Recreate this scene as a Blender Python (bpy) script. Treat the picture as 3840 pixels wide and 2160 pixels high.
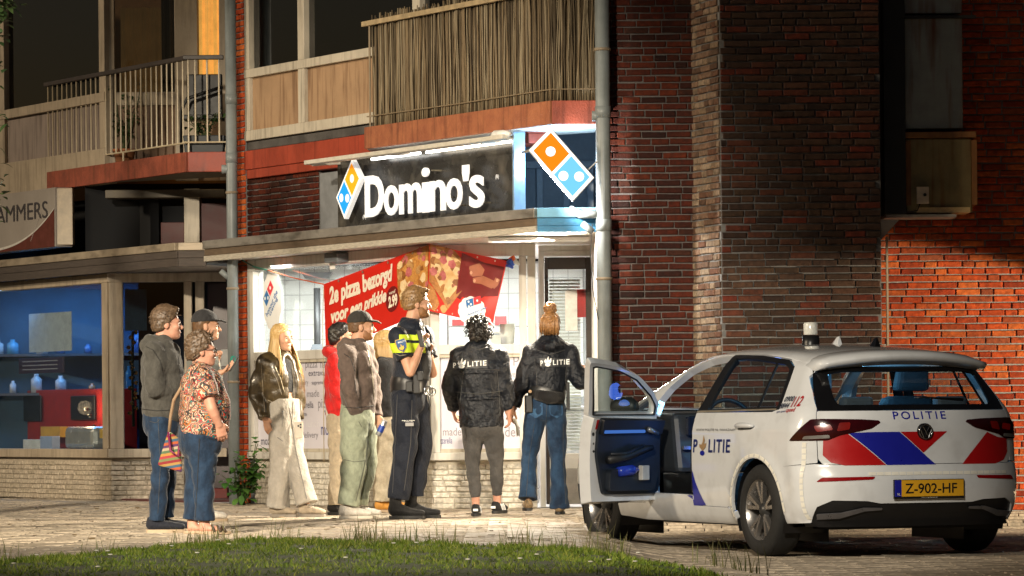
import bpy, bmesh, math, random
import numpy as np
from mathutils import Vector, Matrix
from mathutils.bvhtree import BVHTree
from mathutils.geometry import delaunay_2d_cdt
random.seed(7); RNG = np.random.default_rng(11)
R = math.radians
scene = bpy.context.scene
for o in list(bpy.data.objects): bpy.data.objects.remove(o)
COL = scene.collection

# ------------------------------------------------------------------ camera
F, CX, CY, ROLL, CAMH = 15000., 1920., 1572., R(.5), .83      # lens in photograph pixels, horizon row, eye height
cam = bpy.data.cameras.new('camera'); camo = bpy.data.objects.new('camera', cam); COL.objects.link(camo)
cam.sensor_width = 36; cam.lens = 36 * F / 3840; cam.shift_y = (CY - 1080) / 3840
cam.clip_start = .5; cam.clip_end = 2000
camo.matrix_world = Matrix.Translation((0, 0, CAMH)) @ Matrix.Rotation(R(90), 4, 'X') @ Matrix.Rotation(-ROLL, 4, 'Z')
# the lens shift is along the rolled sensor: keep the optical centre in the middle column
scene.camera = camo
# ------------------------------------------------------------------ night sky, street light, exposure
world = bpy.data.worlds.new('World'); scene.world = world; world.use_nodes = True
wn = world.node_tree; bg = wn.nodes['Background']
sky = wn.nodes.new('ShaderNodeTexSky'); sky.sky_type = 'NISHITA'; sky.sun_disc = False
SUN_DIR = Vector((-.86, -.30, .36)).normalized()      # towards the light
sky.sun_elevation = R(-4); sky.sun_rotation = math.atan2(SUN_DIR.x, SUN_DIR.y)
wn.links.new(sky.outputs[0], bg.inputs[0]); bg.inputs[1].default_value = .75
sun = bpy.data.lights.new('street_glow', 'SUN'); sun.energy = 1.35; sun.angle = R(6); sun.color = (1, .80, .55)  # assumed street lighting, unseen, cast by a sun lamp
suno = bpy.data.objects.new('street_glow', sun); COL.objects.link(suno)
suno.rotation_euler = SUN_DIR.to_track_quat('Z', 'Y').to_euler()
vs = scene.view_settings; vs.view_transform = 'Standard'; vs.look = 'None'; vs.exposure = .18; vs.gamma = 1
scene.render.engine = 'CYCLES'; scene.cycles.use_denoising = True
scene.cycles.max_bounces = 6; scene.cycles.transparent_max_bounces = 12
scene.cycles.sample_clamp_indirect = 4; scene.cycles.caustics_reflective = False; scene.cycles.caustics_refractive = False

def light(name, kind, loc, energy, color, aim=None, size=.3, size_y=None, spot=None, blend=.3):
    l = bpy.data.lights.new(name, kind); l.energy = energy; l.color = color
    if kind == 'AREA':
        l.size = size
        if size_y: l.shape = 'RECTANGLE'; l.size_y = size_y
    else:
        l.shadow_soft_size = size
    if kind == 'SPOT': l.spot_size = R(spot); l.spot_blend = blend
    o = bpy.data.objects.new(name, l); COL.objects.link(o); o.location = loc
    if aim is not None:
        o.rotation_euler = (Vector(aim) - Vector(loc)).to_track_quat('-Z', 'Y').to_euler()
    return o
light('porch_light', 'AREA', (.25, 35.75, 2.40), 95, (1, .90, .74), (-.2, 34.9, 0), .9, .25)  # assumed unseen lamp under the canopy, read off the bright porch
light('porch_side_light', 'SPOT', (.35, 35.0, 2.38), 1700, (1, .86, .66), (-3.2, 31.6, .4), .12, None, 105, .6)  # assumed unseen spot, after the shadows running left over the paving
light('kitchen_light', 'AREA', (-1.6, 40.2, 2.38), 115, (1, .97, .90), (-1.6, 40.2, 0), 1.6, 1.4)
light('kitchen_light_rear', 'AREA', (.1, 39.2, 2.38), 175, (1, .97, .92), (.1, 39.2, 0), 1.2, 1.6)
light('headlamp_beam', 'SPOT', (9.6, 31.0, .72), 3600, (1, .80, .55), (3.2, 34.9, -.45), .05, None, 44, .10)  # assumed headlamp of an unseen car, lighting the far brick wall
light('street_lamp', 'SPOT', (-7.5, 13.5, 7.0), 24000, (1, .86, .66), (-2.75, 33.6, 1.3), .25, None, 27, .6)  # assumed street lamp out of view, lighting the people and shop fronts
light('street_lamp_rear', 'SPOT', (-2.5, 9.0, 7.5), 10500, (1, .90, .74), (-.2, 26.8, .0), .25, None, 24, .75)  # unseen spot added to brighten the car's rear and the grass
light('sign_floodlight', 'SPOT', (.15, 34.28, 2.80), 170, (1, .95, .88), (1.65, 34.25, 3.0), .03, None, 125, .5)  # unseen spot added to light the chimney breast's slanting cheek
light('light_box_spill', 'POINT', (.42, 35.15, 3.1), 26, (.45, .72, 1), None, .12)  # added point for the light box's bluish glow on the wall behind
light('neighbour_shop_light', 'AREA', (-5.0, 45.5, 2.40), 62, (.16, .48, 1), (-5.0, 45.9, 0), 1.8, .9)
light('display_lamp', 'POINT', (-4.75, 44.35, 1.0), 9, (1, .72, .42), None, .08)  # unseen warm point added to light the red block in the window
light('orange_room_light', 'AREA', (-3.2, 44.0, 5.2), 40, (1, .55, .14), (-3.2, 42.9, 4.6), .8, .8)

# ------------------------------------------------------------------ camera maths: photograph pixel -> place
_c, _s = math.cos(ROLL), math.sin(ROLL)
def ray(px, py):
    u, v = px - CX, py - CY
    return (u * _c - v * _s) / F, (u * _s + v * _c) / F
def at(px, py, Y):
    a, b = ray(px, py); return Vector((a * Y, Y, CAMH - b * Y))
def ground(px, py, z=0):
    a, b = ray(px, py); Y = (CAMH - z) / b; return Vector((a * Y, Y, z))
class Plane:
    """a vertical plane: t runs to the right along it, z up, o out towards the street"""
    def __init__(s, C, d):
        s.C, s.d = (C[0], C[1]), d; s.n = (d[1], -d[0])
    def tz(s, px, py):
        a, b = ray(px, py); C, d = s.C, s.d
        t = (a * C[1] - C[0]) / (d[0] - a * d[1]); return t, CAMH - b * (C[1] + t * d[1])
    def t(s, px, py=1200): return s.tz(px, py)[0]
    def z(s, px, py): return s.tz(px, py)[1]
    def p(s, t, z, o=0):
        return Vector((s.C[0] + t * s.d[0] + o * s.n[0], s.C[1] + t * s.d[1] + o * s.n[1], z))
    def shifted(s, o): return Plane(s.p(0, 0, o), s.d)
E60 = (.5, -math.sqrt(.75)); FR = (1., 0.)

# ------------------------------------------------------------------ object helpers
def world_loc(o):
    v = Vector((0, 0, 0))
    while o is not None: v += o.location; o = o.parent
    return v
def tag(o, label=None, cat=None, group=None, kind=None):
    if label: o['label'] = label
    if cat: o['category'] = cat
    if group: o['group'] = group
    if kind: o['kind'] = kind
    return o
def thing(name, label, cat, loc=(0, 0, 0), group=None, rz=0):
    o = bpy.data.objects.new(name, None); COL.objects.link(o); o.location = loc; o.rotation_euler[2] = rz
    o.empty_display_size = .1
    return tag(o, label, cat, group)
def link(name, me, m=None, parent=None):
    o = bpy.data.objects.new(name, me); COL.objects.link(o)
    if m is not None and not me.materials: me.materials.append(m)
    o.parent = parent
    return o
def smooth(me):
    me.polygons.foreach_set('use_smooth', np.ones(len(me.polygons), bool)); me.update()
class MB:
    def __init__(s): s.v, s.f = [], []
    def add(s, vs, fs):
        n = len(s.v); s.v += [tuple(v) for v in vs]; s.f += [tuple(i + n for i in f) for f in fs]; return s
    def hexa(s, b, t):
        return s.add(list(b) + list(t), [(3, 2, 1, 0), (4, 5, 6, 7), (0, 1, 5, 4), (1, 2, 6, 5), (2, 3, 7, 6), (3, 0, 4, 7)])
    def box(s, a, b):
        (x0, y0, z0), (x1, y1, z1) = a, b
        return s.hexa([(x0, y0, z0), (x1, y0, z0), (x1, y1, z0), (x0, y1, z0)], [(x0, y0, z1), (x1, y0, z1), (x1, y1, z1), (x0, y1, z1)])
    def pbox(s, P, t0, t1, z0, z1, o0, o1):
        q = [P.p(t0, 0, o1), P.p(t1, 0, o1), P.p(t1, 0, o0), P.p(t0, 0, o0)]
        return s.hexa([(v.x, v.y, z0) for v in q], [(v.x, v.y, z1) for v in q])
    def prism(s, poly, vec):
        n = len(poly); a = [Vector(p) for p in poly]; b = [p + Vector(vec) for p in a]
        return s.add(a + b, [tuple(range(n))[::-1], tuple(range(n, 2 * n))] + [(i, (i + 1) % n, n + (i + 1) % n, n + i) for i in range(n)])
    def tube(s, pts, r, n=8, cap=True):
        pts = [Vector(p) for p in pts]; rs = r if isinstance(r, (list, tuple)) else [r] * len(pts); rings = []
        up0 = None
        for i, p in enumerate(pts):
            d = (pts[min(i + 1, len(pts) - 1)] - pts[max(i - 1, 0)]).normalized()
            if up0 is None: up0 = Vector((0, 0, 1)) if abs(d.z) < .9 else Vector((0, 1, 0))
            a = d.cross(up0).normalized(); b = a.cross(d).normalized(); up0 = b
            rings.append([p + (a * math.cos(2 * math.pi * k / n) + b * math.sin(2 * math.pi * k / n)) * rs[i] for k in range(n)])
        vs = [v for rg in rings for v in rg]; fs = []
        for i in range(len(pts) - 1):
            for k in range(n): fs.append((i * n + k, i * n + (k + 1) % n, (i + 1) * n + (k + 1) % n, (i + 1) * n + k))
        if cap: fs += [tuple(range(n))[::-1], tuple(range((len(pts) - 1) * n, len(pts) * n))]
        return s.add(vs, fs)
    def lathe(s, prof, c=(0, 0, 0), n=24, axis='z'):
        vs, fs = [], []
        for r, h in prof:
            for k in range(n):
                a = 2 * math.pi * k / n; x, y = r * math.cos(a), r * math.sin(a)
                q = (x, y, h) if axis == 'z' else ((x, h, y) if axis == 'y' else (h, x, y))
                vs.append((q[0] + c[0], q[1] + c[1], q[2] + c[2]))
        for i in range(len(prof) - 1):
            for k in range(n): fs.append((i * n + k, i * n + (k + 1) % n, (i + 1) * n + (k + 1) % n, (i + 1) * n + k))
        return s.add(vs, fs)
    def build(s, name, m, parent=None, sm=False, bevel=0, local=False):
        me = bpy.data.meshes.new(name)
        off = Vector((0, 0, 0)) if (parent is None or local) else world_loc(parent)
        me.from_pydata([tuple(Vector(v) - off) for v in s.v], [], s.f); me.update()
        bm = bmesh.new(); bm.from_mesh(me); bmesh.ops.recalc_face_normals(bm, faces=bm.faces); bm.to_mesh(me); bm.free()
        o = link(name, me, m, parent)
        if sm: smooth(me)
        if bevel:
            b = o.modifiers.new('bevel', 'BEVEL'); b.width = bevel; b.segments = 2; b.limit_method = 'ANGLE'
        return o
def top(o, label, cat, group=None, kind=None):
    """give a one-mesh top-level thing its origin at its base"""
    me = o.data; n = len(me.vertices); co = np.empty(n * 3, 'f'); me.vertices.foreach_get('co', co); co = co.reshape(-1, 3)
    c = np.array([(co[:, 0].min() + co[:, 0].max()) / 2, (co[:, 1].min() + co[:, 1].max()) / 2, co[:, 2].min()])
    me.vertices.foreach_set('co', (co - c).astype('f').ravel()); me.update(); o.location = o.location + Vector(c)
    return tag(o, label, cat, group, kind)
def np_mesh(name, v, f, m=None, parent=None, sm=True, local=False):
    """fast mesh from numpy quads or triangles"""
    v = np.asarray(v, 'f'); f = np.asarray(f, 'i')
    if parent is not None and not local: v = v - np.array(world_loc(parent), 'f')
    me = bpy.data.meshes.new(name); k = f.shape[1]
    me.vertices.add(len(v)); me.vertices.foreach_set('co', v.ravel())
    me.loops.add(f.size); me.loops.foreach_set('vertex_index', f.ravel())
    me.polygons.add(len(f)); me.polygons.foreach_set('loop_start', np.arange(0, f.size, k, dtype='i'))
    me.polygons.foreach_set('loop_total', np.full(len(f), k, 'i'))
    if sm: me.polygons.foreach_set('use_smooth', np.ones(len(f), bool))
    me.update(calc_edges=True); me.validate()
    return link(name, me, m, parent)

# ------------------------------------------------------------------ materials
def nodes(m): return m.node_tree.nodes, m.node_tree.links
def base(name):
    m = bpy.data.materials.new(name); m.use_nodes = True
    return m, m.node_tree.nodes['Principled BSDF']
def hexc(h):
    return tuple(((int(h[i:i + 2], 16) / 255) ** 2.2) for i in (0, 2, 4))
def M(name, col, rough=.6, metal=0, var=.18, scale=9, bump=0, bscale=60, spec=.5, emit=0, coat=0, streak=0, stretch=(1, 1, 1), col2=None, dirt=None, sheen=0, rvar=.1, bdist=.01):
    if isinstance(col, str): col = hexc(col)
    m, b = base(name); N, L = nodes(m)
    b.inputs['Metallic'].default_value = metal; b.inputs['Specular IOR Level'].default_value = spec
    b.inputs['Coat Weight'].default_value = coat; b.inputs['Coat Roughness'].default_value = .04
    if sheen: b.inputs['Sheen Weight'].default_value = sheen
    g = N.new('ShaderNodeNewGeometry'); mp = N.new('ShaderNodeMapping'); mp.inputs['Scale'].default_value = stretch
    L.new(g.outputs['Position'], mp.inputs['Vector'])
    n = N.new('ShaderNodeTexNoise'); n.inputs['Scale'].default_value = scale; n.inputs['Detail'].default_value = 6; n.inputs['Roughness'].default_value = .65
    L.new(mp.outputs[0], n.inputs['Vector'])
    mix = N.new('ShaderNodeMix'); mix.data_type = 'RGBA'
    c2 = col2 if col2 else tuple(min(1, c * (1 + var)) for c in col)
    if isinstance(c2, str): c2 = hexc(c2)
    c1 = col if col2 else tuple(c * (1 - var) for c in col)
    mix.inputs[6].default_value = (*c1, 1); mix.inputs[7].default_value = (*c2, 1)
    rm = N.new('ShaderNodeMapRange'); rm.inputs[1].default_value = .3; rm.inputs[2].default_value = .7
    L.new(n.outputs[0], rm.inputs[0]); L.new(rm.outputs[0], mix.inputs[0])
    out = mix.outputs[2]
    if dirt:      # vertical run-off streaks and blotches of grime
        dc = hexc(dirt[0]) if isinstance(dirt[0], str) else dirt[0]
        mp2 = N.new('ShaderNodeMapping'); mp2.inputs['Scale'].default_value = dirt[2] if len(dirt) > 2 else (14, 14, 1.2)
        L.new(g.outputs['Position'], mp2.inputs['Vector'])
        n2 = N.new('ShaderNodeTexNoise'); n2.inputs['Scale'].default_value = 1.3; n2.inputs['Detail'].default_value = 8
        L.new(mp2.outputs[0], n2.inputs['Vector'])
        r2 = N.new('ShaderNodeMapRange'); r2.inputs[1].default_value = .5; r2.inputs[2].default_value = .78; r2.inputs[4].default_value = dirt[1]
        L.new(n2.outputs[0], r2.inputs[0])
        mx = N.new('ShaderNodeMix'); mx.data_type = 'RGBA'; mx.inputs[7].default_value = (*dc, 1)
        L.new(r2.outputs[0], mx.inputs[0]); L.new(out, mx.inputs[6]); out = mx.outputs[2]
    L.new(out, b.inputs['Base Color'])
    rr = N.new('ShaderNodeMapRange'); rr.inputs[3].default_value = max(0, rough - rvar); rr.inputs[4].default_value = min(1, rough + rvar)
    L.new(n.outputs[0], rr.inputs[0]); L.new(rr.outputs[0], b.inputs['Roughness'])
    if bump:
        nb = N.new('ShaderNodeTexNoise'); nb.inputs['Scale'].default_value = bscale; nb.inputs['Detail'].default_value = 5
        L.new(mp.outputs[0], nb.inputs['Vector'])
        bp = N.new('ShaderNodeBump'); bp.inputs['Strength'].default_value = bump; bp.inputs['Distance'].default_value = bdist
        L.new(nb.outputs[0], bp.inputs['Height']); L.new(bp.outputs[0], b.inputs['Normal'])
    if emit:
        L.new(out, b.inputs['Emission Color']); b.inputs['Emission Strength'].default_value = emit
    return m
def glow(name, col, strength):
    m, b = base(name); N, L = nodes(m); e = N.new('ShaderNodeEmission'); e.inputs[0].default_value = (*col, 1); e.inputs[1].default_value = strength
    L.new(e.outputs[0], N['Material Output'].inputs[0]); return m
def glass(name, tint=(.9, .95, .95), ior=1.45, rough=0.0, refl=(1, 1, 1)):
    m, b = base(name); N, L = nodes(m); N.remove(b)
    t = N.new('ShaderNodeBsdfTransparent'); t.inputs[0].default_value = (*tint, 1)
    g = N.new('ShaderNodeBsdfGlossy'); g.inputs['Roughness'].default_value = rough; g.inputs[0].default_value = (*refl, 1)
    lw = N.new('ShaderNodeLayerWeight'); lw.inputs[0].default_value = .5; r0 = ((ior - 1) / (ior + 1)) ** 2 * 2
    pw = N.new('ShaderNodeMath'); pw.operation = 'POWER'; pw.inputs[1].default_value = 4; L.new(lw.outputs['Facing'], pw.inputs[0])
    fr = N.new('ShaderNodeMath'); fr.operation = 'MULTIPLY_ADD'; fr.inputs[1].default_value = 1 - r0; fr.inputs[2].default_value = r0; L.new(pw.outputs[0], fr.inputs[0])
    mx = N.new('ShaderNodeMixShader'); L.new(fr.outputs[0], mx.inputs[0]); L.new(t.outputs[0], mx.inputs[1]); L.new(g.outputs[0], mx.inputs[2])
    L.new(mx.outputs[0], N['Material Output'].inputs[0]); return m
def brick_mat(name, cols, rough=.8, bump=.5, dirt=0):
    m, b = base(name); N, L = nodes(m)
    oi = N.new('ShaderNodeObjectInfo'); g = N.new('ShaderNodeNewGeometry')
    ad = N.new('ShaderNodeMath'); ad.operation = 'ADD'; L.new(oi.outputs['Random'], ad.inputs[0]); L.new(g.outputs['Random Per Island'], ad.inputs[1])
    fr = N.new('ShaderNodeMath'); fr.operation = 'FRACT'; L.new(ad.outputs[0], fr.inputs[0])
    cr = N.new('ShaderNodeValToRGB'); cr.color_ramp.interpolation = 'LINEAR'; e = cr.color_ramp.elements
    while len(e) < len(cols): e.new(.5)
    for i, c in enumerate(cols):
        e[i].position = i / (len(cols) - 1); e[i].color = (*(hexc(c) if isinstance(c, str) else c), 1)
    L.new(fr.outputs[0], cr.inputs[0])
    n = N.new('ShaderNodeTexNoise'); n.inputs['Scale'].default_value = 26; n.inputs['Detail'].default_value = 7; L.new(g.outputs['Position'], n.inputs['Vector'])
    rm = N.new('ShaderNodeMapRange'); rm.inputs[1].default_value = .3; rm.inputs[2].default_value = .7; rm.inputs[3].default_value = .55; rm.inputs[4].default_value = 1.25; L.new(n.outputs[0], rm.inputs[0])
    mx = N.new('ShaderNodeMix'); mx.data_type = 'RGBA'; mx.blend_type = 'MULTIPLY'; mx.inputs[0].default_value = 1
    L.new(cr.outputs[0], mx.inputs[6]); L.new(rm.outputs[0], mx.inputs[7]); L.new(mx.outputs[2], b.inputs['Base Color'])
    b.inputs['Roughness'].default_value = rough; b.inputs['Specular IOR Level'].default_value = .3
    nb = N.new('ShaderNodeTexNoise'); nb.inputs['Scale'].default_value = 70; nb.inputs['Detail'].default_value = 6; L.new(g.outputs['Position'], nb.inputs['Vector'])
    bp = N.new('ShaderNodeBump'); bp.inputs['Strength'].default_value = bump; bp.inputs['Distance'].default_value = .012; L.new(nb.outputs[0], bp.inputs['Height']); L.new(bp.outputs[0], b.inputs['Normal'])
    return m
MAT = {}
def mat(k, *a, **kw):
    if k not in MAT: MAT[k] = M(k, *a, **kw)
    return MAT[k]

# ------------------------------------------------------------------ lettering
_tc = {}
def text_mesh(s, bold=0., extrude=0., shear=0., spacing=1.):
    k = (s, bold, extrude, shear, spacing)
    if k not in _tc:
        cu = bpy.data.curves.new('t', 'FONT'); cu.body = s; cu.size = 1; cu.offset = bold; cu.extrude = extrude; cu.shear = shear
        cu.space_character = spacing; cu.resolution_u = 4; cu.fill_mode = 'BOTH' if extrude else 'FRONT'
        ob = bpy.data.objects.new('t', cu); me = bpy.data.meshes.new_from_object(ob)
        v = np.array([p.co[:] for p in me.vertices]); f = [tuple(p.vertices) for p in me.polygons]
        bpy.data.objects.remove(ob); bpy.data.curves.remove(cu); bpy.data.meshes.remove(me)
        _tc[k] = (v, f)
    return _tc[k]
def lettering(name, s, fn, w, h, m, parent, bold=0., extrude=0., shear=0., spacing=1., local=False, capz=.69, base0=None):
    """text filling the box w x h (h = height of its ink); fn maps (x, y, z) of that box to a point"""
    v, f = text_mesh(s, bold, extrude, shear, spacing); v = v.copy()
    x0, x1 = v[:, 0].min(), v[:, 0].max(); y0, y1 = v[:, 1].min(), v[:, 1].max()
    v[:, 0] = (v[:, 0] - x0) / (x1 - x0) * w; v[:, 1] = (v[:, 1] - y0) / (y1 - y0) * h
    mb = MB(); mb.add([fn(*q) for q in v], f)
    return mb.build(name, m, parent, local=local)
def plane_text(name, s, P, px0, py0, px1, py1, o, m, parent, ink=None, **kw):
    """lettering between two photograph pixels (left-bottom, right-top of the ink) on a plane"""
    t0, z0 = P.tz(px0, py0); t1 = P.t(px1, (py0 + py1) / 2); z1 = P.z(px0, py1)
    return lettering(name, s, lambda x, y, z: P.p(t0 + x, z0 + y, o + z), t1 - t0, z1 - z0, m, parent, **kw)

# ------------------------------------------------------------------ bricks
def brick_meshes(L, Hh, D, n, jit, seed):
    out = []; rg = random.Random(seed)
    for k in range(n):
        b = .006; mb = MB(); j = lambda a=jit: rg.uniform(-a, a)
        fr = [(-L / 2 + b + j(), -Hh / 2 + b + j(), D + j() * 1.2), (L / 2 - b + j(), -Hh / 2 + b + j(), D + j() * 1.2), (L / 2 - b + j(), Hh / 2 - b + j(), D + j() * 1.2), (-L / 2 + b + j(), Hh / 2 - b + j(), D + j() * 1.2)]
        md = [(-L / 2 + j(), -Hh / 2 + j(), D - b), (L / 2 + j(), -Hh / 2 + j(), D - b), (L / 2 + j(), Hh / 2 + j(), D - b), (-L / 2 + j(), Hh / 2 + j(), D - b)]
        bk = [(x, y, 0) for x, y, z in md]
        mb.add(fr + md + bk, [(0, 1, 2, 3)] + [(4 + i, 4 + (i + 1) % 4, (i + 1) % 4, i) for i in range(4)] + [(8 + i, 8 + (i + 1) % 4, 4 + (i + 1) % 4, 4 + i) for i in range(4)])
        out.append(mb)
    return out
def brick_run(parent, P, t0, t1, z0, z1, course, Ls, m, mortar, D=.016, o=0., nind=300, holes=(), seed=1, joint=.011, jit=.0022, focus=None, part='brick', wild=True, mortar_name='mortar'):
    """a field of bricks on plane P: the nind that show largest as parts, the rest as one part"""
    rg = random.Random(seed); mb = MB(); mb.pbox(P, t0, t1, z0, z1, o - .05, o); mb.build(mortar_name, mortar, parent)
    mesh = {}
    for L in Ls:
        mesh[L] = []
        for q in brick_meshes(L, course - joint, D, 4, jit, seed * 31 + int(L * 1000)):
            me = bpy.data.meshes.new(part); me.from_pydata(q.v, [], q.f); me.update(); me.materials.append(m); mesh[L].append((me, q))
    items = []
    z = z0 + course / 2; row = 0
    while z + course / 2 - joint <= z1 + .002:
        x = t0 - rg.uniform(0, Ls[0]) if wild else t0 - (Ls[0] / 2 if row % 2 else 0)
        while x < t1:
            L = rg.choices(Ls, [2] + [1] * (len(Ls) - 1))[0] if wild else Ls[0]
            a, b = max(x, t0 + joint / 2), min(x + L, t1 - joint / 2)
            if b - a > .03:
                zz = z + rg.uniform(-.0025, .0025)
                if not any(h[0] < (a + b) / 2 < h[1] and h[2] < zz < h[3] for h in holes):
                    items.append(((a + b) / 2, zz, b - a, L, rg.randrange(4), rg.uniform(-.012, .012), rg.uniform(-.002, .003)))
            x += L + joint
        z += course; row += 1
    if focus is None: focus = lambda t, z: z
    items.sort(key=lambda q: focus(q[0], q[1]))
    right = Vector((P.d[0], P.d[1], 0)); out = Vector((P.n[0], P.n[1], 0)); off = world_loc(parent)
    vs, fs, nv = [], [], 0
    for i, (t, zz, w, L, k, rot, dd) in enumerate(items):
        me, q = mesh[L][k]; X = right * math.cos(rot) + Vector((0, 0, 1)) * math.sin(rot); U = Vector((0, 0, 1)) * math.cos(rot) - right * math.sin(rot)
        c = P.p(t, zz, o + dd) - off; s = w / L
        if i < nind:
            ob = bpy.data.objects.new(part, me); COL.objects.link(ob); ob.parent = parent
            ob.matrix_local = Matrix(((X.x * s, U.x, out.x, c.x), (X.y * s, U.y, out.y, c.y), (X.z * s, U.z, out.z, c.z), (0, 0, 0, 1)))
        else:
            vs += [tuple(c + X * (v[0] * s) + U * v[1] + out * v[2]) for v in q.v]; fs += [tuple(j + nv for j in f) for f in q.f]; nv += len(q.v)
    if vs:
        me = bpy.data.meshes.new(part + 's'); me.from_pydata(vs, [], fs); me.update()
        tag(link('further_' + part + 's', me, m, parent), kind='stuff')
# ================================================================== the place: planes of the saw-toothed front
K1 = (-.75, 37.1); K2 = (-4.28, 42.6)
L1 = Plane(K1, E60); F1 = Plane(K1, FR)                 # pizza shop: slanted window, window facing the street
LC = Plane((.23, 34.7), E60); FC = Plane((.23, 34.7), FR)    # canopy edges
LB = Plane((.356, 34.5), E60); FB = Plane((.356, 34.5), FR)  # balcony edges
WA = Plane((0, 34.62), FR); WC = Plane((0, 34.0), FR); WD = Plane((0, 34.66), FR); FD = Plane((0, 37.45), FR)
L2 = Plane(K2, E60); F2 = Plane(K2, FR); LC2 = L2.shifted(.17)
_b2 = at(700, 645, 40.75); LB2 = Plane((_b2.x, _b2.y), E60); FB2 = Plane((_b2.x, _b2.y), FR)

white_paint = M('white_paint', (.62, .60, .55), .5, var=.10, scale=3, bump=.12, bscale=30, dirt=('6b5c48', .45))
cream_paint = M('cream_paint', (.50, .45, .36), .55, var=.12, scale=4, bump=.15, bscale=40, dirt=('3c3020', .6))
beige_frame = M('beige_frame', (.40, .33, .24), .55, var=.15, scale=4, bump=.2, bscale=50, dirt=('2a2016', .5))
tan_panel = M('tan_panel', (.36, .23, .13), .7, var=.12, scale=3, bump=.25, bscale=120, dirt=('4d2c14', .75))
grey_panel = M('grey_panel', (.27, .22, .19), .7, var=.12, scale=3, bump=.25, bscale=120, dirt=('3a2c24', .75))
red_beam = M('red_beam', (.30, .045, .02), .55, var=.25, scale=3, bump=.2, bscale=40, dirt=('30100a', .5))
rust_slab = M('rust_slab', (.22, .065, .03), .75, var=.4, scale=6, bump=.6, bscale=50, col2=(.36, .13, .055), dirt=('2a120a', .6))
dark_trim = M('dark_trim', (.05, .045, .04), .6, var=.4, scale=6, bump=.5, bscale=60)
zinc = M('zinc', (.55, .52, .47), .38, metal=.7, var=.2, scale=3, bump=.15, bscale=20, dirt=('5a5348', .8, (3, 3, 9)))
fascia_white = M('fascia_white', (.50, .46, .38), .75, var=.3, scale=14, bump=1.0, bscale=35, stretch=(1, 1, 8))
fascia_brown = M('fascia_brown', (.12, .085, .055), .6, var=.3, scale=8, bump=.3, stretch=(1, 1, 8))
blue_paint = M('blue_paint', (.03, .18, .34), .45, var=.25, scale=5, bump=.5, bscale=30, stretch=(1, 1, 5))  # blue spill of the light box painted on the right-hand fascia
blue_paint_pale = M('blue_paint_pale', (.16, .40, .58), .4, var=.15, scale=5)  # the same spill, painted paler on the gutter
soffit_mat = M('soffit', (.72, .68, .62), .42, var=.06, scale=2)
mortar_grey = M('mortar_grey', (.15, .15, .15), .9, var=.25, scale=30, bump=.4)
mortar_pale = M('mortar_pale', (.27, .28, .275), .9, var=.25, scale=30, bump=.4)
mortar_dark = M('mortar_dark', (.12, .11, .105), .9, var=.25, scale=30, bump=.4)
brick_red = brick_mat('brick_red', ['2c130b', '512010', '40190b', '5a2611', '26100b', '481d0e', '3a2016'])
brick_orange = brick_mat('brick_orange', ['97391a', 'b54d22', 'a3421d', '7c2e17', 'c4652f', '9c4522', '8a4a30'])
brick_brown = brick_mat('brick_brown', ['33241c', '423026', '2b1e19', '483428', '5a2416', '3c2d21', '35271f'])
brick_pale = brick_mat('brick_pale', ['74624f', '8a7866', '5c4032', '7c6554', '4e3b30', '948470'])
brick_white = brick_mat('brick_white', [(.62, .58, .50), (.70, .66, .58), (.66, .62, .54), (.58, .54, .46)], .55, .35)
brick_cream = brick_mat('brick_cream', [(.46, .39, .30), (.52, .45, .35), (.42, .36, .27)], .6, .4)
mortar_white = M('mortar_white', (.50, .46, .38), .8, var=.15, scale=20, bump=.3)
pipe_grey = M('pipe_grey', (.20, .225, .23), .45, var=.18, scale=5, dirt=('4a4a40', .5))
window_glass = glass('window_glass', (.93, .96, .96)); dark_glass = glass('dark_glass', (.14, .17, .20), 1.5)
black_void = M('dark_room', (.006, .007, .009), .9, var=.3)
film_grey = M('window_film', (.64, .62, .69), .45, var=.06, scale=2)
text_grey = M('film_lettering_grey', (.24, .23, .27), .5, var=.05); text_dark = M('film_lettering_dark', (.05, .05, .09), .5, var=.05); text_pale = M('film_lettering_pale', (.72, .71, .75), .5, var=.03)
text_blue = M('film_lettering_blue', (.05, .06, .22), .5, var=.05)

# ------------------------------------------------------------------ brick gable: recessed wall, chimney breast, far wall
def inframe(P):      # bricks nearest the middle of what the photograph shows come first
    return lambda t, z: abs(z - 2.2) + (3 if z > 4.45 else 0)
xa = WA.t(2245, 900); xb = WA.t(2600, 700); xc = WC.t(2703, 700); xd = WC.t(3302, 700); xe = WD.t(3302, 700)
gw = thing('brick_wall', 'dark red brick wall between the grey drainpipe and the brown brick chimney breast', 'brick wall', (.9, 34.62, 0))
brick_run(gw, WA, xa, xb + .05, -.12, 5.3, .0602, [.205, .205, .10, .15], brick_red, mortar_dark, seed=3, focus=inframe(WA))
cw = thing('brick_chimney_breast', 'brown brick chimney breast standing proud of the red brick wall', 'chimney', (2.2, 34.2, 0))
brick_run(cw, WC, xc, xd, -.12, 5.3, .0602, [.205, .205, .10, .17], brick_brown, mortar_grey, seed=5, focus=inframe(WC))
_d = (xc - xb, WC.C[1] - WA.C[1]); _l = math.hypot(*_d)
WBr = Plane((xb, WA.C[1]), (_d[0] / _l, _d[1] / _l))      # slanting left cheek of the chimney breast
brick_run(cw, WBr, 0, _l, -.12, 5.3, .0602, [.205, .10, .15], brick_pale, mortar_grey, seed=6, focus=inframe(WBr), part='cheek_brick', mortar_name='cheek_mortar', nind=280)
mb = MB(); mb.box((xd - .05, 34.05, -.12), (xd - .002, 34.72, 5.3)); mb.build('right_cheek', mortar_dark, cw)
dw = thing('brick_wall', 'orange lit brick wall behind the police car right of the chimney breast', 'brick wall', (4.2, 34.66, 0))
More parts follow.
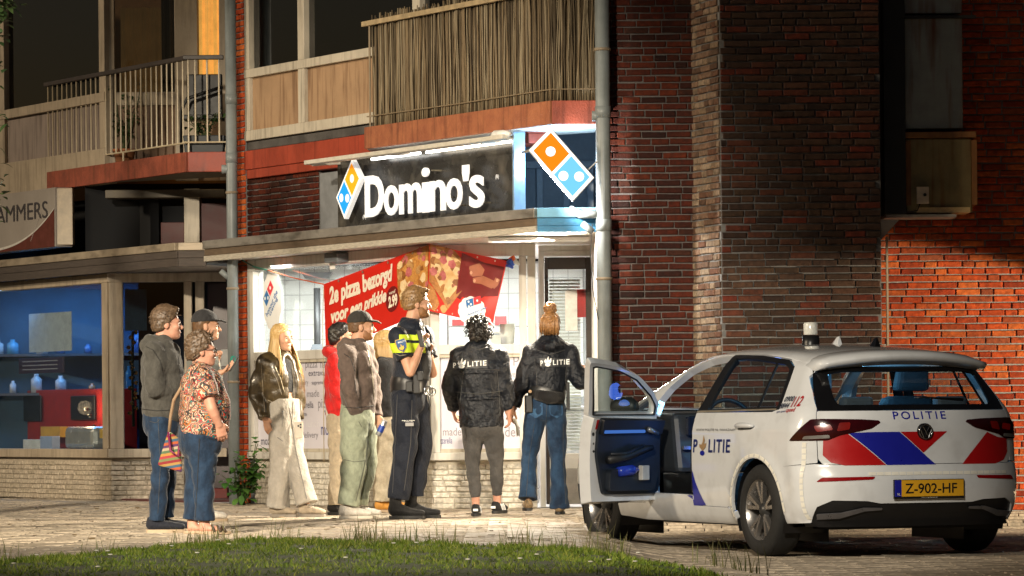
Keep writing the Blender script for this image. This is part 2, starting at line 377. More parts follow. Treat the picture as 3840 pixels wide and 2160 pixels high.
brick_run(dw, WD, xe - .02, 5.9, -.12, 5.3, .0602, [.205, .205, .10, .17], brick_orange, mortar_pale, seed=9, focus=lambda t, z: abs(z - 2.2) + (3 if (z > 4.45 or t > 4.55) else 0))

# ------------------------------------------------------------------ extractor duct on the far wall
duct_mat = M('duct_steel', (.30, .32, .30), .45, metal=.5, var=.2, scale=4, dirt=('6a3410', .9, (9, 9, 1.0)))
rust = M('rusty_steel', (.32, .14, .035), .6, var=.5, scale=9, col2=(.12, .05, .02), stretch=(1, 1, .25))
black_metal = M('black_metal', (.012, .012, .012), .5, var=.2)
dt = thing('extractor_duct', 'rust streaked metal extractor duct hanging on the brick wall above the police car', 'duct', (4.0, 34.4, 2.4))
def wd(px, py): return WD.tz(px, py)
t0, z0 = wd(3378, 500); t1, _ = wd(3593, 500)
mb = MB(); mb.box((t0, 34.28, WD.z(3400, 495)), (t1, 34.63, WD.z(3400, 82))); mb.build('duct_run', duct_mat, dt, bevel=.008)
mb = MB(); mb.box((t0, 34.28, WD.z(3400, 68)), (t1, 34.63, 5.3)); mb.build('upper_duct_run', duct_mat, dt, bevel=.008)
mb = MB(); mb.box((t0 - .03, 34.25, WD.z(3400, 88)), (wd(3640, 80)[0], 34.30, WD.z(3400, 76))); mb.build('strap', black_metal, dt)
mb = MB(); mb.box((t0 - .01, 34.24, WD.z(3400, 530)), (wd(3640, 500)[0], 34.64, WD.z(3400, 508))); mb.build('flange', rust, dt, bevel=.004)
bx0, bx1 = wd(3380, 600)[0], wd(3625, 600)[0]
mb = MB(); mb.box((bx0, 34.26, WD.z(3400, 806)), (bx1, 34.63, WD.z(3400, 532))); mb.build('fan_box', M('stained_steel', (.24, .19, .09), .5, metal=.3, var=.3, scale=4, dirt=('6a3a12', 1, (13, 13, .8))), dt, bevel=.012)
for a, b in ((3380, 3398), (3624, 3643)):
    mb = MB(); mb.box((wd(a, 600)[0], 34.25, WD.z(3400, 780)), (wd(b, 600)[0], 34.60, WD.z(3400, 540))); mb.build('edge_strip', rust, dt)
mb = MB(); mb.box((wd(3418, 600)[0], 34.24, WD.z(3400, 808)), (wd(3616, 600)[0], 34.6, WD.z(3400, 788))); mb.build('bottom_lip', M('lip_steel', (.55, .40, .20), .5, var=.3), dt)
mb = MB(); mb.box((wd(3298, 600)[0], 34.20, WD.z(3400, 812)), (t0 - .004, 34.64, 5.3)); mb.build('black_side_duct', black_metal, dt)
sw = MB(); sw.box((wd(3418, 740)[0], 34.19, WD.z(3400, 775)), (wd(3463, 740)[0], 34.245, WD.z(3400, 712)))
so = sw.build('isolator_switch', M('switch_plastic', (.55, .47, .36), .5), dt, bevel=.004)
mb = MB(); mb.lathe([(0, -.018), (.014, -.018), (.014, 0)], (wd(3447, 742)[0], 34.19, WD.z(3447, 742)), 12, 'y'); mb.build('knob', black_metal, so)
mb = MB(); mb.tube([(wd(3430, 775)[0], 34.215, WD.z(3430, 775)), (wd(3420, 800)[0], 34.2, WD.z(3420, 800)), (wd(3370, 812)[0], 34.21, WD.z(3370, 808))], .005, 6); mb.build('cable', black_metal, so)
br = thing('wall_bracket', 'grey steel bracket with triangular plate under the extractor duct', 'bracket', (3.5, 34.4, 2.2))
mb = MB(); mb.box((wd(3304, 820)[0], 34.22, WD.z(3304, 826)), (wd(3565, 820)[0], 34.62, WD.z(3304, 815))); mb.build('shelf_arm', M('bracket_steel', (.48, .46, .42), .5), br)
q = [at(3302, 822, 34.2), at(3372, 824, 34.2), at(3303, 900, 34.2)]
mb = MB(); mb.prism(q, (0, .006, 0)); mb.build('gusset_plate', MAT.setdefault('br', M('bracket_plate', (.50, .48, .44), .5)), br)
mb = MB(); mb.box((wd(3302, 900)[0], 34.14, .2), (wd(3309, 900)[0], 34.2, WD.z(3302, 898))); mb.build('upright', M('upright_steel', (.35, .28, .2), .6), br)

# ------------------------------------------------------------------ pizza shop building
sb = thing('shop_building', 'white fronted pizza shop with slanting window, canopy and flat above', 'building', (-1.2, 37.6, 0))
tL = L1.t(951, 1700); tP = L1.t(884, 1300)
zb = L1.z(1620, 1727)                 # top of the painted brick base
tR = F1.t(2012, 1500)
pb = MB(); pb.box((-3.4, 40.0, -.05), (-3.39, 40.01, 0))
base1 = MB().pbox(L1, tL, -.02, 0, zb, -.25, -.06).build('base_wall', mortar_white, sb)
brick_run(base1, L1, tL, 0, .0, zb, .0525, [.19, .19, .09, .14], brick_white, mortar_white, D=.014, seed=21, joint=.009, jit=.003, nind=250, o=-.02)
base2 = MB().pbox(F1, .0, tR, 0, zb, -.25, -.06).build('base_wall', mortar_white, sb)
brick_run(base2, F1, .0, tR, .0, zb, .0525, [.19, .19, .09, .14], brick_white, mortar_white, D=.014, seed=22, joint=.009, jit=.003, nind=250, o=-.02)
# sills, rails, posts
zs = L1.z(1620, 1698); zt0 = L1.z(1219, 1345); zt1 = L1.z(1219, 1310); zg = L1.z(1003, 1013); zf = 2.455
def strip(P, t0, t1, z0, z1, o0, o1, name, m, parent, bevel=.006): return MB().pbox(P, t0, t1, z0, z1, o0, o1).build(name, m, parent, bevel=bevel)
for P, a, b in ((L1, tL - .05, .02), (F1, -.02, tR)):
    strip(P, a, b, zb, zs, -.10, .05, 'sill', white_paint, sb)
    strip(P, a, b, zt0, zt1, -.08, .025, 'transom', white_paint, sb)
    strip(P, a, b, zg, zf, -.10, .03, 'head_frame', white_paint, sb)
for P, a, b in ((L1, tL - .06, tL + .07), (L1, -.13, -.002), (F1, .0, .085), (F1, F1.t(1948, 1300), F1.t(1976, 1300)), (F1, F1.t(1980, 1300), tR)):
    strip(P, a, b, zs, zg, -.09, .028, 'window_post', white_paint, sb)
for P, a, b in ((L1, tL + .07, -.13), (F1, .085, F1.t(1948, 1300))):
    zz = zs
    strip(P, a, b, zs, zs + .035, -.06, .012, 'bead', cream_paint, sb, .003); strip(P, a, b, zt0 - .03, zt0, -.06, .012, 'bead', cream_paint, sb, .003)
    f = strip(P, a, b, zs + .035, zt0 - .03, -.05, -.02, 'film_panel', film_grey, sb, 0)
    g = MB().pbox(P, a, b, zt1, zg, -.045, -.037).build('pane', window_glass, sb)
# lettering on the film
wl = L1.shifted(-.018); wf = F1.shifted(-.018)
for s, x0, y0, x1, y1, m in (('pizza', 1145, 1390, 1190, 1352, text_grey), ('hand', 1201, 1380, 1242, 1348, text_grey), ('extravaganza', 1157, 1418, 1262, 1392, text_dark), ('delivery', 1113, 1450, 1156, 1424, text_grey), ('supreme', 1169, 1447, 1214, 1432, text_dark), ('hand made', 1104, 1490, 1197, 1464, text_grey), ('mozzarella', 1103, 1531, 1175, 1506, text_dark), ('pizza', 1193, 1541, 1240, 1496, text_grey), ('pizza', 1120, 1563, 1150, 1546, text_dark), ('extra', 1216, 1547, 1240, 1537, text_dark), ('pasta', 1117, 1597, 1138, 1580, text_grey), ('lunch', 1150, 1602, 1198, 1574, text_pale), ('delivery', 1133, 1649, 1193, 1619, text_grey), ('mozz', 1204, 1632, 1252, 1600, text_blue), ('mozz', 979, 1668, 1020, 1648, text_dark), ('box', 1188, 1480, 1214, 1472, text_pale), ('extravaganza', 1388, 1356, 1440, 1334, text_dark), ('oz', 1585, 1668, 1604, 1650, text_dark), ('pizza', 990, 1600, 1030, 1570, text_pale), ('deal', 1470, 1420, 1500, 1390, text_grey)):
    plane_text('lettering', s, wl, x0, y0, x1, y1, .0, m, sb)
for s, x0, y0, x1, y1, m in (('and', 1657, 1344, 1705, 1325, text_grey), ('sup', 1665, 1418, 1705, 1392, text_dark), ('soup', 1870, 1354, 1908, 1330, text_pale), ('p', 1925, 1372, 1947, 1330, text_grey), ('pizza', 1681, 1530, 1730, 1486, text_grey), ('made', 1661, 1634, 1730, 1604, text_grey), ('mozzarella', 1630, 1664, 1696, 1640, text_blue), ('deli', 1894, 1638, 1950, 1600, text_grey), ('every', 1905, 1424, 1950, 1398, text_grey), ('pasta', 1714, 1665, 1740, 1650, text_pale), ('doli', 1880, 1540, 1948, 1500, text_pale)):
    plane_text('lettering', s, wf, x0, y0, x1, y1, .0, m, sb)
# kitchen behind the glass: tiled walls, floor, ceiling, counter
tile_white = M('wall_tile', (.74, .76, .74), .18, var=.05, scale=2); grout = M('grout', (.36, .37, .37), .8)
TW = Plane((0, 41.6), FR); back = MB().pbox(TW, -2.70, .86, 0, 2.47, -.1, 0).build('kitchen_wall', grout, sb)
tw = .155; tme = MB().box((-tw / 2 + .003, -tw / 2 + .003, 0), (tw / 2 - .003, tw / 2 - .003, .006)); me = bpy.data.meshes.new('tile'); me.from_pydata(tme.v, [], tme.f); me.materials.append(tile_white)
for i in range(22):
    for j in range(7, 16):
        c = Vector((-2.66 + (i + .5) * tw, 41.599, (j + .5) * tw - .03)) - world_loc(back)
        ob = bpy.data.objects.new('tile', me); COL.objects.link(ob); ob.parent = back; ob.matrix_local = Matrix(((1, 0, 0, c.x), (0, 0, -1, c.y), (0, 1, 0, c.z), (0, 0, 0, 1)))
mb = MB(); mb.add([(-2.75, 41.7, 2.50), (-2.75, 40.6, 2.50), (-.75, 37.2, 2.50), (.85, 37.2, 2.50), (.85, 41.7, 2.50)], [(0, 1, 2, 3, 4)]); mb.build('kitchen_ceiling', M('kitchen_ceiling', (.8, .8, .78), .7), sb)
mb = MB(); mb.box((.845, 37.5, 0), (.9, 41.6, 2.46)); mb.build('kitchen_side_wall', MAT.setdefault('ks', M('kitchen_side', (.6, .58, .55), .5)), sb)
mb = MB(); mb.add([(-3.2, 41.2, .004), (-.7, 37.2, .004), (.85, 37.4, .004), (.85, 41.6, .004), (-3.2, 41.6, .004)], [(0, 1, 2, 3, 4)]); mb.build('kitchen_floor', M('kitchen_floor', (.25, .24, .23), .5), sb)
# door
dfr = F1
t0, t1 = FD.t(2022, 1300), FD.t(2250, 1300); ztop = FD.z(2100, 941)
for a, b, z0_, z1_ in ((t0, t0 + .05, 0, ztop), (t1 - .06, t1, 0, ztop), (t0 + .05, t1 - .06, ztop - .05, ztop)): strip(FD, a, b, z0_, z1_, -.1, .03, 'door_frame', white_paint, sb)
strip(FD, t0, t1, ztop, 2.455, -.1, .025, 'door_head', white_paint, sb)
brown_door = M('brown_door_paint', (.045, .035, .03), .22, var=.2, scale=4)
da, db = t0 + .055, t1 - .065; ga, gb = FD.t(2058, 1300), FD.t(2198, 1300); gz1, gz0 = FD.z(2100, 1010), FD.z(2100, 1700)
door = strip(FD, da, ga, .03, ztop - .06, -.05, .01, 'door', brown_door, sb)
strip(FD, gb, db, .03, ztop - .06, -.05, .01, 'door_stile', brown_door, door); strip(FD, ga, gb, gz1, ztop - .06, -.05, .01, 'door_rail', brown_door, door)
strip(FD, ga, gb, .03, .36, -.05, .008, 'kick_panel', M('kick_panel', (.30, .28, .25), .5), door); strip(FD, ga, gb, .36, gz0, -.05, .01, 'door_rail', white_paint, door)
MB().pbox(FD, ga, gb, gz0, gz1, -.03, -.024).build('door_pane', window_glass, door)
MB().tube([FD.p(da + .035, .95, .01), FD.p(da + .035, .95, .05), FD.p(da + .10, .95, .05)], .009, 8).build('handle', zinc, door)
blind = M('blind_slat', (.60, .60, .57), .5); k = 0
z = gz0 + .03
while z < gz1 - .1:
    strip(FD, ga + .01, gb - .05, z, z + .020, -.10 - .004 * (k % 3), -.095 - .004 * (k % 3), 'slat', blind, door, 0); z += .031; k += 1
strip(FD, FD.t(2120, 1200), FD.t(2165, 1200), FD.z(2100, 1240), FD.z(2100, 1090), -.022, -.020, 'notice', M('paper', (.75, .74, .70), .7), door, 0)
strip(FD, FD.t(2165, 1200), FD.t(2198, 1200), FD.z(2100, 1190), FD.z(2100, 1085), -.032, -.030, 'red_poster', M('red_poster', (.55, .03, .03), .5), door, 0)
# reveal between door and gable
mb = MB(); mb.box((xa - .012, 34.70, 0), (xa - .002, 37.5, 2.46)); mb.build('porch_side_wall', white_paint, sb)
# ---- canopy
tcl = LC.t(768, 930)
fcr = xa - .004
pts = [LC.p(tcl, 0, -.02), LC.p(0, 0, -.02), Vector((fcr, 34.72, 0)), Vector((fcr, 37.5, 0)), Vector((-.75, 37.25, 0)), L1.p(tP - .05, 0, -.05)]
cp = MB(); cp.prism([(p.x, p.y, 2.46) for p in pts], (0, 0, .14)); can = cp.build('canopy', soffit_mat, sb)
zz1, zz2, zz3, zz4 = 2.45, 2.505, 2.575, 2.66
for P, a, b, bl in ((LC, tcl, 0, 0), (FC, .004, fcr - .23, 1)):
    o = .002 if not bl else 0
    strip(P, a, b, zz1, zz2, -.03, .012 + o, 'fascia', blue_paint if bl else fascia_white, can, .004)  # blue_paint is the light box's spill painted on
    strip(P, a, b, zz2 + .001, zz3, -.03, .004 + o, 'fascia_band', blue_paint if bl else fascia_brown, can, .004)  # blue_paint is the light box's spill painted on
    strip(P, a, b, zz3 + .001, zz4, -.05, .028 + o, 'gutter', blue_paint_pale if bl else zinc, can, .006)  # blue_paint_pale is the light box's spill painted on
# ---- wall over the canopy, flat above
tw0 = L1.t(905, 800); 
uw = MB().pbox(L1, tP, L1.t(1192, 780), 2.6, L1.z(930, 668), -.2, -.03).build('upper_wall', mortar_dark, sb)
brick_run(uw, L1, tw0 + .02, L1.t(1192, 780), 2.62, L1.z(930, 668), .0602, [.205, .10, .15], brick_red, mortar_dark, seed=31, nind=200, o=-.02)
strip(L1, L1.t(1193, 780), L1.t(1900, 780), 2.6, L1.z(1190, 650), -.1, -.02, 'grey_board', M('grey_board', (.20, .21, .22), .5), sb)
strip(L1, L1.t(935, 600), L1.t(2000, 600), L1.z(935, 638), L1.z(935, 568), -.2, .06, 'red_beam', red_beam, sb)
strip(L1, L1.t(938, 600), L1.t(2000, 600), L1.z(938, 672), L1.z(935, 639), -.2, .045, 'red_beam', red_beam, sb)
strip(L1, L1.t(935, 540), L1.t(2000, 540), L1.z(935, 566), L1.z(930, 536), -.2, .03, 'lead_flashing', M('lead', (.07, .065, .06), .6, var=.4, scale=5, bump=.4), sb)
UA = L1.shifted(.02)
za, zb_, zc_, zd = UA.z(930, 530), UA.z(930, 492), UA.z(930, 294), UA.z(930, 262)
tA, tB, tC2 = UA.t(925, 400), UA.t(1125, 400), UA.t(1145, 400); tE = 0.
strip(UA, tA, tE, za, zb_, -.12, .03, 'bottom_rail', cream_paint, sb); strip(UA, tA, tE, zc_, zd, -.12, .03, 'middle_rail', cream_paint, sb)
for a, b in ((tA, tA + .10), (tB, tC2 + .02), (UA.t(1553, 30), UA.t(1580, 30))): strip(UA, a, b, zb_, zc_, -.10, .022, 'mullion', cream_paint, sb); strip(UA, a, b, zd, 5.6, -.10, .022, 'mullion', cream_paint, sb)
for a, b in ((tA + .10, tB), (tC2 + .02, tE)):
    strip(UA, a, b, zb_, zc_, -.08, -.02, 'tan_panel', tan_panel, sb, 0); MB().pbox(UA, a, b, zd, 5.6, -.05, -.04).build('pane', dark_glass, sb)
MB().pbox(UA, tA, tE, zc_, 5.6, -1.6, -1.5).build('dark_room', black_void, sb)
# armchair arms seen through the flat's window
chw = M('armchair_cover', (.35, .32, .27), .8)
ac = thing('armchair', 'pale upholstered armchair just inside the upstairs window', 'armchair', UA.p(UA.t(1040, 140), zd - .3, -.4))
for x0, y0, x1, y1, r in ((960, 112, 1020, 108, .035), (1052, 150, 1115, 152, .04)):
    a_, b_ = UA.shifted(-.3).tz(x0, y0), UA.shifted(-.3).tz(x1, y1); MB().tube([UA.p(a_[0], a_[1], -.32), UA.p((a_[0] + b_[0]) / 2, a_[1] + .008, -.32), UA.p(b_[0], b_[1], -.32)], [r * .8, r, r * .8], 10).build('armrest', chw, ac, True)
for x, y0, y1 in ((946, 120, 60), (1040, 160, 90)):
    a_ = UA.tz(x, y0); MB().tube([UA.p(a_[0], a_[1] - .3, -.34), UA.p(a_[0], a_[1], -.34), UA.p(a_[0] + .01, UA.z(x, y1), -.36)], .018, 8).build('arm_post', chw, ac, True)
a_ = UA.tz(1060, 170); b_ = UA.tz(1200, 190); MB().tube([UA.p(a_[0], a_[1], -.42), UA.p((a_[0] + b_[0]) / 2, a_[1] - .03, -.42), UA.p(b_[0], b_[1], -.42)], [.03, .05, .03], 10).build('seat_edge', chw, ac, True)
# frontal wall over the porch, behind the light box
slate = M('slate_paint', (.10, .13, .17), .5, var=.2, scale=4); slate2 = M('slate_frame', (.16, .20, .25), .45)
strip(F1, .15, tR + .9, 2.605, 3.5, -.1, 0, 'porch_upper_wall', slate, sb, 0)
strip(F1, .15, tR + .9, 3.15, 3.22, .0, .05, 'porch_rail', slate2, sb)
for x in (2010, 2110, 2200): strip(F1, F1.t(x, 620), F1.t(x + 26, 620), 2.61, 3.15, 0, .05, 'porch_mullion', slate2, sb)
strip(F1, .5, tR + .9, 2.605, 2.72, .0, .9, 'porch_shelf', slate2, sb)
# balcony
tbl = LB.t(1369, 520); zs0, zs1 = 3.372, 3.575
xr = FB.t(2243, 420)
pts = [LB.p(tbl, 0, -.012), Vector((.37, 34.512, 0)), Vector((xr + .35, 34.512, 0)), Vector((xr + .35, 35.6, 0)), L1.p(0.3, 0, .02), L1.p(L1.t(1400, 520), 0, .02)]
slab = MB().prism([(p.x, p.y, zs0 + .004) for p in pts], (0, 0, zs1 - zs0 - .02)).build('balcony_slab', white_paint, sb)
strip(LB, tbl, 0, zs0, zs1, -.04, .01, 'slab_edge', rust_slab, slab); strip(FB, .012, xr, zs0, zs1, -.04, .0, 'slab_side', M('slab_red', (.28, .06, .035), .7, var=.3, scale=5, bump=.4, dirt=('30120a', .6)), slab)
# brick pier left of the shop
pw = thing('brick_pier', 'narrow orange brick pier behind the left drainpipe', 'brick pier', L1.p(tL - .3, 0, 0))
tq = L1.t(955, 400) - .02
brick_run(pw, L1, tP - .02, tL - .065, 0, 2.46, .0602, [.205, .10], brick_orange, mortar_grey, seed=41, nind=150, o=.0)
brick_run(pw, L1, L1.t(872, 300), L1.t(922, 300), 2.66, 5.4, .0602, [.205, .10], brick_orange, mortar_grey, seed=42, nind=150, o=.005, part='upper_brick', mortar_name='upper_mortar')
# ================================================================== neighbouring building
nb = thing('neighbouring_building', 'beige neighbouring shop with blue lit window and balcony flat above', 'building', (-4.3, 42.8, 0))
t0n = L2.t(-160, 1500); zbn = L2.z(414, 1717); tRn = F2.t(850, 1500)
b1 = MB().pbox(L2, t0n, -.02, 0, zbn, -.25, -.06).build('base_wall', mortar_white, nb)
brick_run(b1, L2, t0n, 0, 0, zbn, .0525, [.21, .21, .21], brick_cream, M('mortar_cream', (.40, .34, .26), .8, bump=.3), D=.014, seed=51, joint=.009, jit=.003, nind=200, o=-.02)
b2 = MB().pbox(F2, 0, F2.t(690, 1700), 0, zbn, -.25, -.06).build('base_wall', mortar_white, nb)
brick_run(b2, F2, 0, F2.t(690, 1700), 0, zbn, .0525, [.19, .19, .10], brick_cream, MAT.setdefault('mc', M('mortar_cream_2', (.40, .34, .26), .8, bump=.3)), D=.014, seed=52, joint=.009, jit=.003, nind=150, o=-.02)
zsn = L2.z(414, 1684); ztn = L2.z(400, 1060); zhn = 2.42
for P, a, b in ((L2, t0n, .02), (F2, -.02, tRn)):
    strip(P, a, b, zbn, zsn, -.1, .05, 'sill', beige_frame, nb); strip(P, a, b, ztn, zhn, -.1, .03, 'head_frame', beige_frame, nb)
for P, a, b in ((L2, -.14, -.002), (F2, 0, F2.t(462, 1400)), (F2, F2.t(692, 1400), F2.t(722, 1400)), (F2, F2.t(735, 1400), F2.t(768, 1400))): strip(P, a, b, zsn, ztn, -.09, .028, 'window_post', beige_frame, nb)
MB().pbox(L2, t0n, -.14, zsn, ztn, -.05, -.042).build('pane', window_glass, nb); MB().pbox(F2, F2.t(462, 1400), F2.t(692, 1400), zsn, ztn, -.05, -.042).build('pane', glass('shop_glass', (.6, .7, .8), 1.5), nb)
strip(F2, F2.t(768, 1400), tRn, 0, ztn, -.5, -.42, 'recessed_door', M('maroon_door', (.03, .008, .010), .35), nb); strip(F2, F2.t(768, 1400), tRn, 0, .12, -.42, .02, 'step', M('red_step', (.16, .02, .015), .6), nb)
strip(L2, t0n, -.02, L2.z(0, 1055) + .02, L2.z(0, 1055) + .055, .03, .05, 'led_strip', glow('blue_led', (.06, .32, 1), 2.2), nb, 0)
# room behind
mb = MB(); mb.box((-10, 46.3, 0), (-2.9, 46.4, 2.45)); mb.build('shop_back_wall', M('blue_wall', (.03, .08, .14), .7, var=.3, scale=2), nb)
mb = MB(); mb.box((-10, 46.9, .0), (-9.9, 47, .02)); mb.pbox(L2, t0n, 1.8, 0, .02, -2.6, -.1); mb.build('shop_floor', M('shop_floor', (.10, .03, .03), .4), nb)
mb = MB(); mb.pbox(L2, t0n - 2, 2.6, 2.435, 2.45, -3.6, -.1); mb.build('shop_ceiling', M('shop_ceiling', (.1, .12, .14), .7), nb)
MB().box((-4.12, 44.2, 0), (-1.9, 44.3, 2.44)).build('shop_partition', M('dark_partition', (.02, .022, .03), .7), nb)  # added black panel that keeps the narrow window dark
# canopy of the neighbour
tc2 = LC2.t(668, 930); FC2 = Plane(LC2.p(tc2, 0), FR); rx = FC2.t(772, 930)
pts = [LC2.p(t0n, 0, -.02), LC2.p(tc2, 0, -.02), FC2.p(rx, 0, -.02), FC2.p(rx + .6, 0, -2.5), L2.p(0, 0, -.1), L2.p(t0n, 0, -.1)]
c2 = MB().prism([(p.x, p.y, 2.43) for p in pts], (0, 0, .14)).build('canopy', M('soffit_grey', (.30, .26, .22), .6), nb)
brownf = M('fascia_dark', (.075, .06, .05), .6, var=.3, scale=8, bump=.4, stretch=(1, 1, 8)); gut = M('gutter_tan', (.36, .30, .22), .5, metal=.2, var=.2, scale=5, dirt=('2a2016', .7, (3, 3, 9)))
for P, a, b in ((LC2, t0n, tc2), (FC2, .004, rx)):
    strip(P, a, b, 2.415, 2.50, -.03, .012, 'fascia', brownf, c2, .004); strip(P, a, b, 2.501, 2.575, -.03, .02, 'fascia_band', brownf, c2, .004); strip(P, a, b, 2.576, 2.655, -.05, .04, 'gutter', gut, c2, .006)
# storey between canopy and balcony
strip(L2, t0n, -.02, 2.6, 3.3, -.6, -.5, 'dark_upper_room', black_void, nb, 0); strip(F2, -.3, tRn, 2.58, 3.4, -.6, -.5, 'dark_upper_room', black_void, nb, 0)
strip(F2, F2.t(690, 800), F2.t(748, 800), 2.58, F2.z(700, 708), -.3, .0, 'post', cream_paint, nb); strip(F2, F2.t(395, 730), tRn, F2.z(500, 742), F2.z(500, 712), -.3, .01, 'lintel', M('dim_lintel', (.14, .12, .09), .6), nb)
strip(F2, F2.t(600, 860), F2.t(688, 860), 2.58, F2.z(640, 832), -.3, -.1, 'low_partition', M('maroon_board', (.07, .02, .02), .6), nb); strip(F2, F2.t(750, 860), F2.t(850, 860), 2.58, F2.z(790, 760), -.3, -.1, 'low_partition', MAT.setdefault('mb2', M('maroon_board_2', (.07, .02, .02), .6)), nb)
strip(L2, t0n, .05, L2.z(100, 700), L2.z(100, 665), -.3, .02, 'red_beam', red_beam, nb)
# flat above: slanting window part, then the part facing the street
UL = L2.shifted(.02)
zA, zB, zC, zD = 3.38, UL.z(30, 612), UL.z(30, 446), UL.z(30, 412)
for z0_, z1_ in ((zA, zB), (zC, zD)): strip(UL, t0n, .02, z0_, z1_, -.12, .03, 'rail', beige_frame, nb)
for a, b in ((UL.t(3, 400), UL.t(22, 400)), (-.12, .02)): strip(UL, a, b, zB, zC, -.1, .022, 'mullion', beige_frame, nb); strip(UL, a, b, zD, 5.6, -.1, .022, 'mullion', beige_frame, nb)
strip(UL, UL.t(22, 500), -.12, zB, zC, -.08, -.02, 'grey_panel', grey_panel, nb, 0); strip(UL, t0n, UL.t(3, 500), zB, zC, -.08, -.02, 'grey_panel', grey_panel, nb, 0)
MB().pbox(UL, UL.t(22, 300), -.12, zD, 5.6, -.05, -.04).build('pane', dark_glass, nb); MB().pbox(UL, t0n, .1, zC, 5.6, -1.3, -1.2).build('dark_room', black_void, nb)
FU = Plane(UL.p(0, 0), FR)
def fu(x): return FU.t(x, 250)
tq1 = fu(848)
for a, b in ((0.0, fu(430)), (fu(655), fu(742)), (fu(822), tq1)): strip(FU, a, b, 3.4, 5.6, -.1, 0, 'frame_post', beige_frame, nb)
strip(FU, fu(430), fu(655), FU.z(500, 600), FU.z(500, 395), -.06, -.02, 'door_panel', M('door_panel', (.20, .12, .07), .6, dirt=('2a160a', .6)), nb, .003); strip(FU, fu(430), fu(655), FU.z(500, 395), FU.z(500, 345), -.06, .0, 'door_rail', beige_frame, nb)
strip(FU, fu(742), fu(822), 3.4, FU.z(500, 362), -.08, -.02, 'lower_panel', tan_panel, nb, .003)
MB().pbox(FU, fu(430), fu(655), FU.z(500, 345), 5.6, -.05, -.042).build('pane', glass('amber_glass', (.75, .75, .75)), nb); MB().pbox(FU, fu(742), fu(822), FU.z(500, 362), 5.6, -.05, -.042).build('pane', window_glass, nb)
def curtain(x0, x1, z0, z1, m, o, folds, name='curtain'):
    n = 60; v, f = [], []
    for i in range(n + 1):
        u = i / n; t = fu(x0) + (fu(x1) - fu(x0)) * u; d = .03 * math.sin(u * folds * 6.28) + .012 * math.sin(u * folds * 15 + 1)
        v += [FU.p(t, z0, o + d), FU.p(t, z1, o + d * .7)]
    for i in range(n): f.append((2 * i, 2 * i + 2, 2 * i + 3, 2 * i + 1))
    o = MB().add(v, f).build(name, m, nb, True); return o
curtain(445, 600, FU.z(500, 345) - .05, FU.z(500, 20), M('curtain_ochre', (.34, .19, .06), .8, var=.2, scale=3, emit=.12), -.25, 4); curtain(600, 655, FU.z(500, 345) - .05, FU.z(500, -80), M('curtain_dark', (.06, .05, .03), .8), -.22, 2)  # ochre curtain given a faint glow in place of room light
curtain(742, 822, FU.z(500, 362) - .05, 5.5, M('curtain_amber', (.62, .30, .06), .8, var=.15, emit=1.0), -.18, 3)  # room light put into the curtain as its own glow
MB().pbox(FU, -.1, tq1, 3.4, 5.6, -1.7, -1.6).build('room_wall', M('amber_room', (.25, .14, .06), .8), nb)
# balcony of the neighbour
tb2 = LB2.t(178, 680); fx2 = FB2.t(849, 645); z20, z21 = LB2.z(700, 645), LB2.z(700, 570)
pts = [LB2.p(tb2, 0, -.012), FB2.p(.012, 0, -.012), FB2.p(fx2, 0, -.012), FB2.p(fx2, 0, -.9), FU.p(0, 0, .02), UL.p(UL.t(260, 600), 0, .02)]
sl2 = MB().prism([(p.x, p.y, z20 + .004) for p in pts], (0, 0, z21 - z20 - .02)).build('balcony_slab', M('slab_grey', (.2, .17, .14), .8), nb)
strip(LB2, tb2, 0, z20, z21, -.04, .01, 'slab_edge', M('slab_red_worn', (.26, .06, .03), .7, var=.35, scale=6, bump=.5, dirt=('50301a', .7)), sl2); strip(FB2, .012, fx2, z20, z21, -.04, .0, 'slab_side', red_beam, sl2)
railm = M('railing_paint', (.52, .44, .30), .45, var=.15); handm = M('handrail', (.05, .04, .035), .5)
rl = thing('balcony_railing', 'pale upright bar railing with dark handrail on the left balcony', 'railing', LB2.p(tb2 / 2, z21, 0))
LR = LB2.shifted(-.04); FRr = FB2.shifted(-.04); zr = LR.z(693, 210); zl = LR.z(700, 535)
ta, tb_ = LR.t(180, 310), -.03
strip(LR, ta - .06, tb_, zr - .045, zr, -.03, .03, 'handrail', handm, rl); strip(FRr, -.03, FRr.t(838, 215), zr - .045, zr, -.03, .03, 'handrail', handm, rl)
MB().tube([LR.p(ta, zl), LR.p(tb_, zl)], .009, 6).build('bottom_rail', railm, rl); MB().tube([FRr.p(-.03, zl), FRr.p(FRr.t(848, 540), zl)], .009, 6).build('bottom_rail', railm, rl)
barz = MB().tube([(0, 0, 0), (0, 0, zr - .04 - zl)], .0085, 6); bme = bpy.data.meshes.new('bar'); bme.from_pydata(barz.v, [], barz.f); bme.materials.append(railm)
def bar(p):
    o = bpy.data.objects.new('bar', bme); COL.objects.link(o); o.parent = rl; o.location = p - world_loc(rl)
nbar = 29
for i in range(nbar): bar(LR.p(ta + (tb_ - ta) * i / (nbar - 1), zl))
for i in range(1, 4): bar(FRr.p(-.03 + (FRr.t(838, 215) + .03) * i / 3.4, zl))
for t in (ta, (ta + tb_) * .45, tb_): MB().tube([LR.p(t, z21 - .02), LR.p(t, zl)], .011, 6).build('foot', railm, rl)
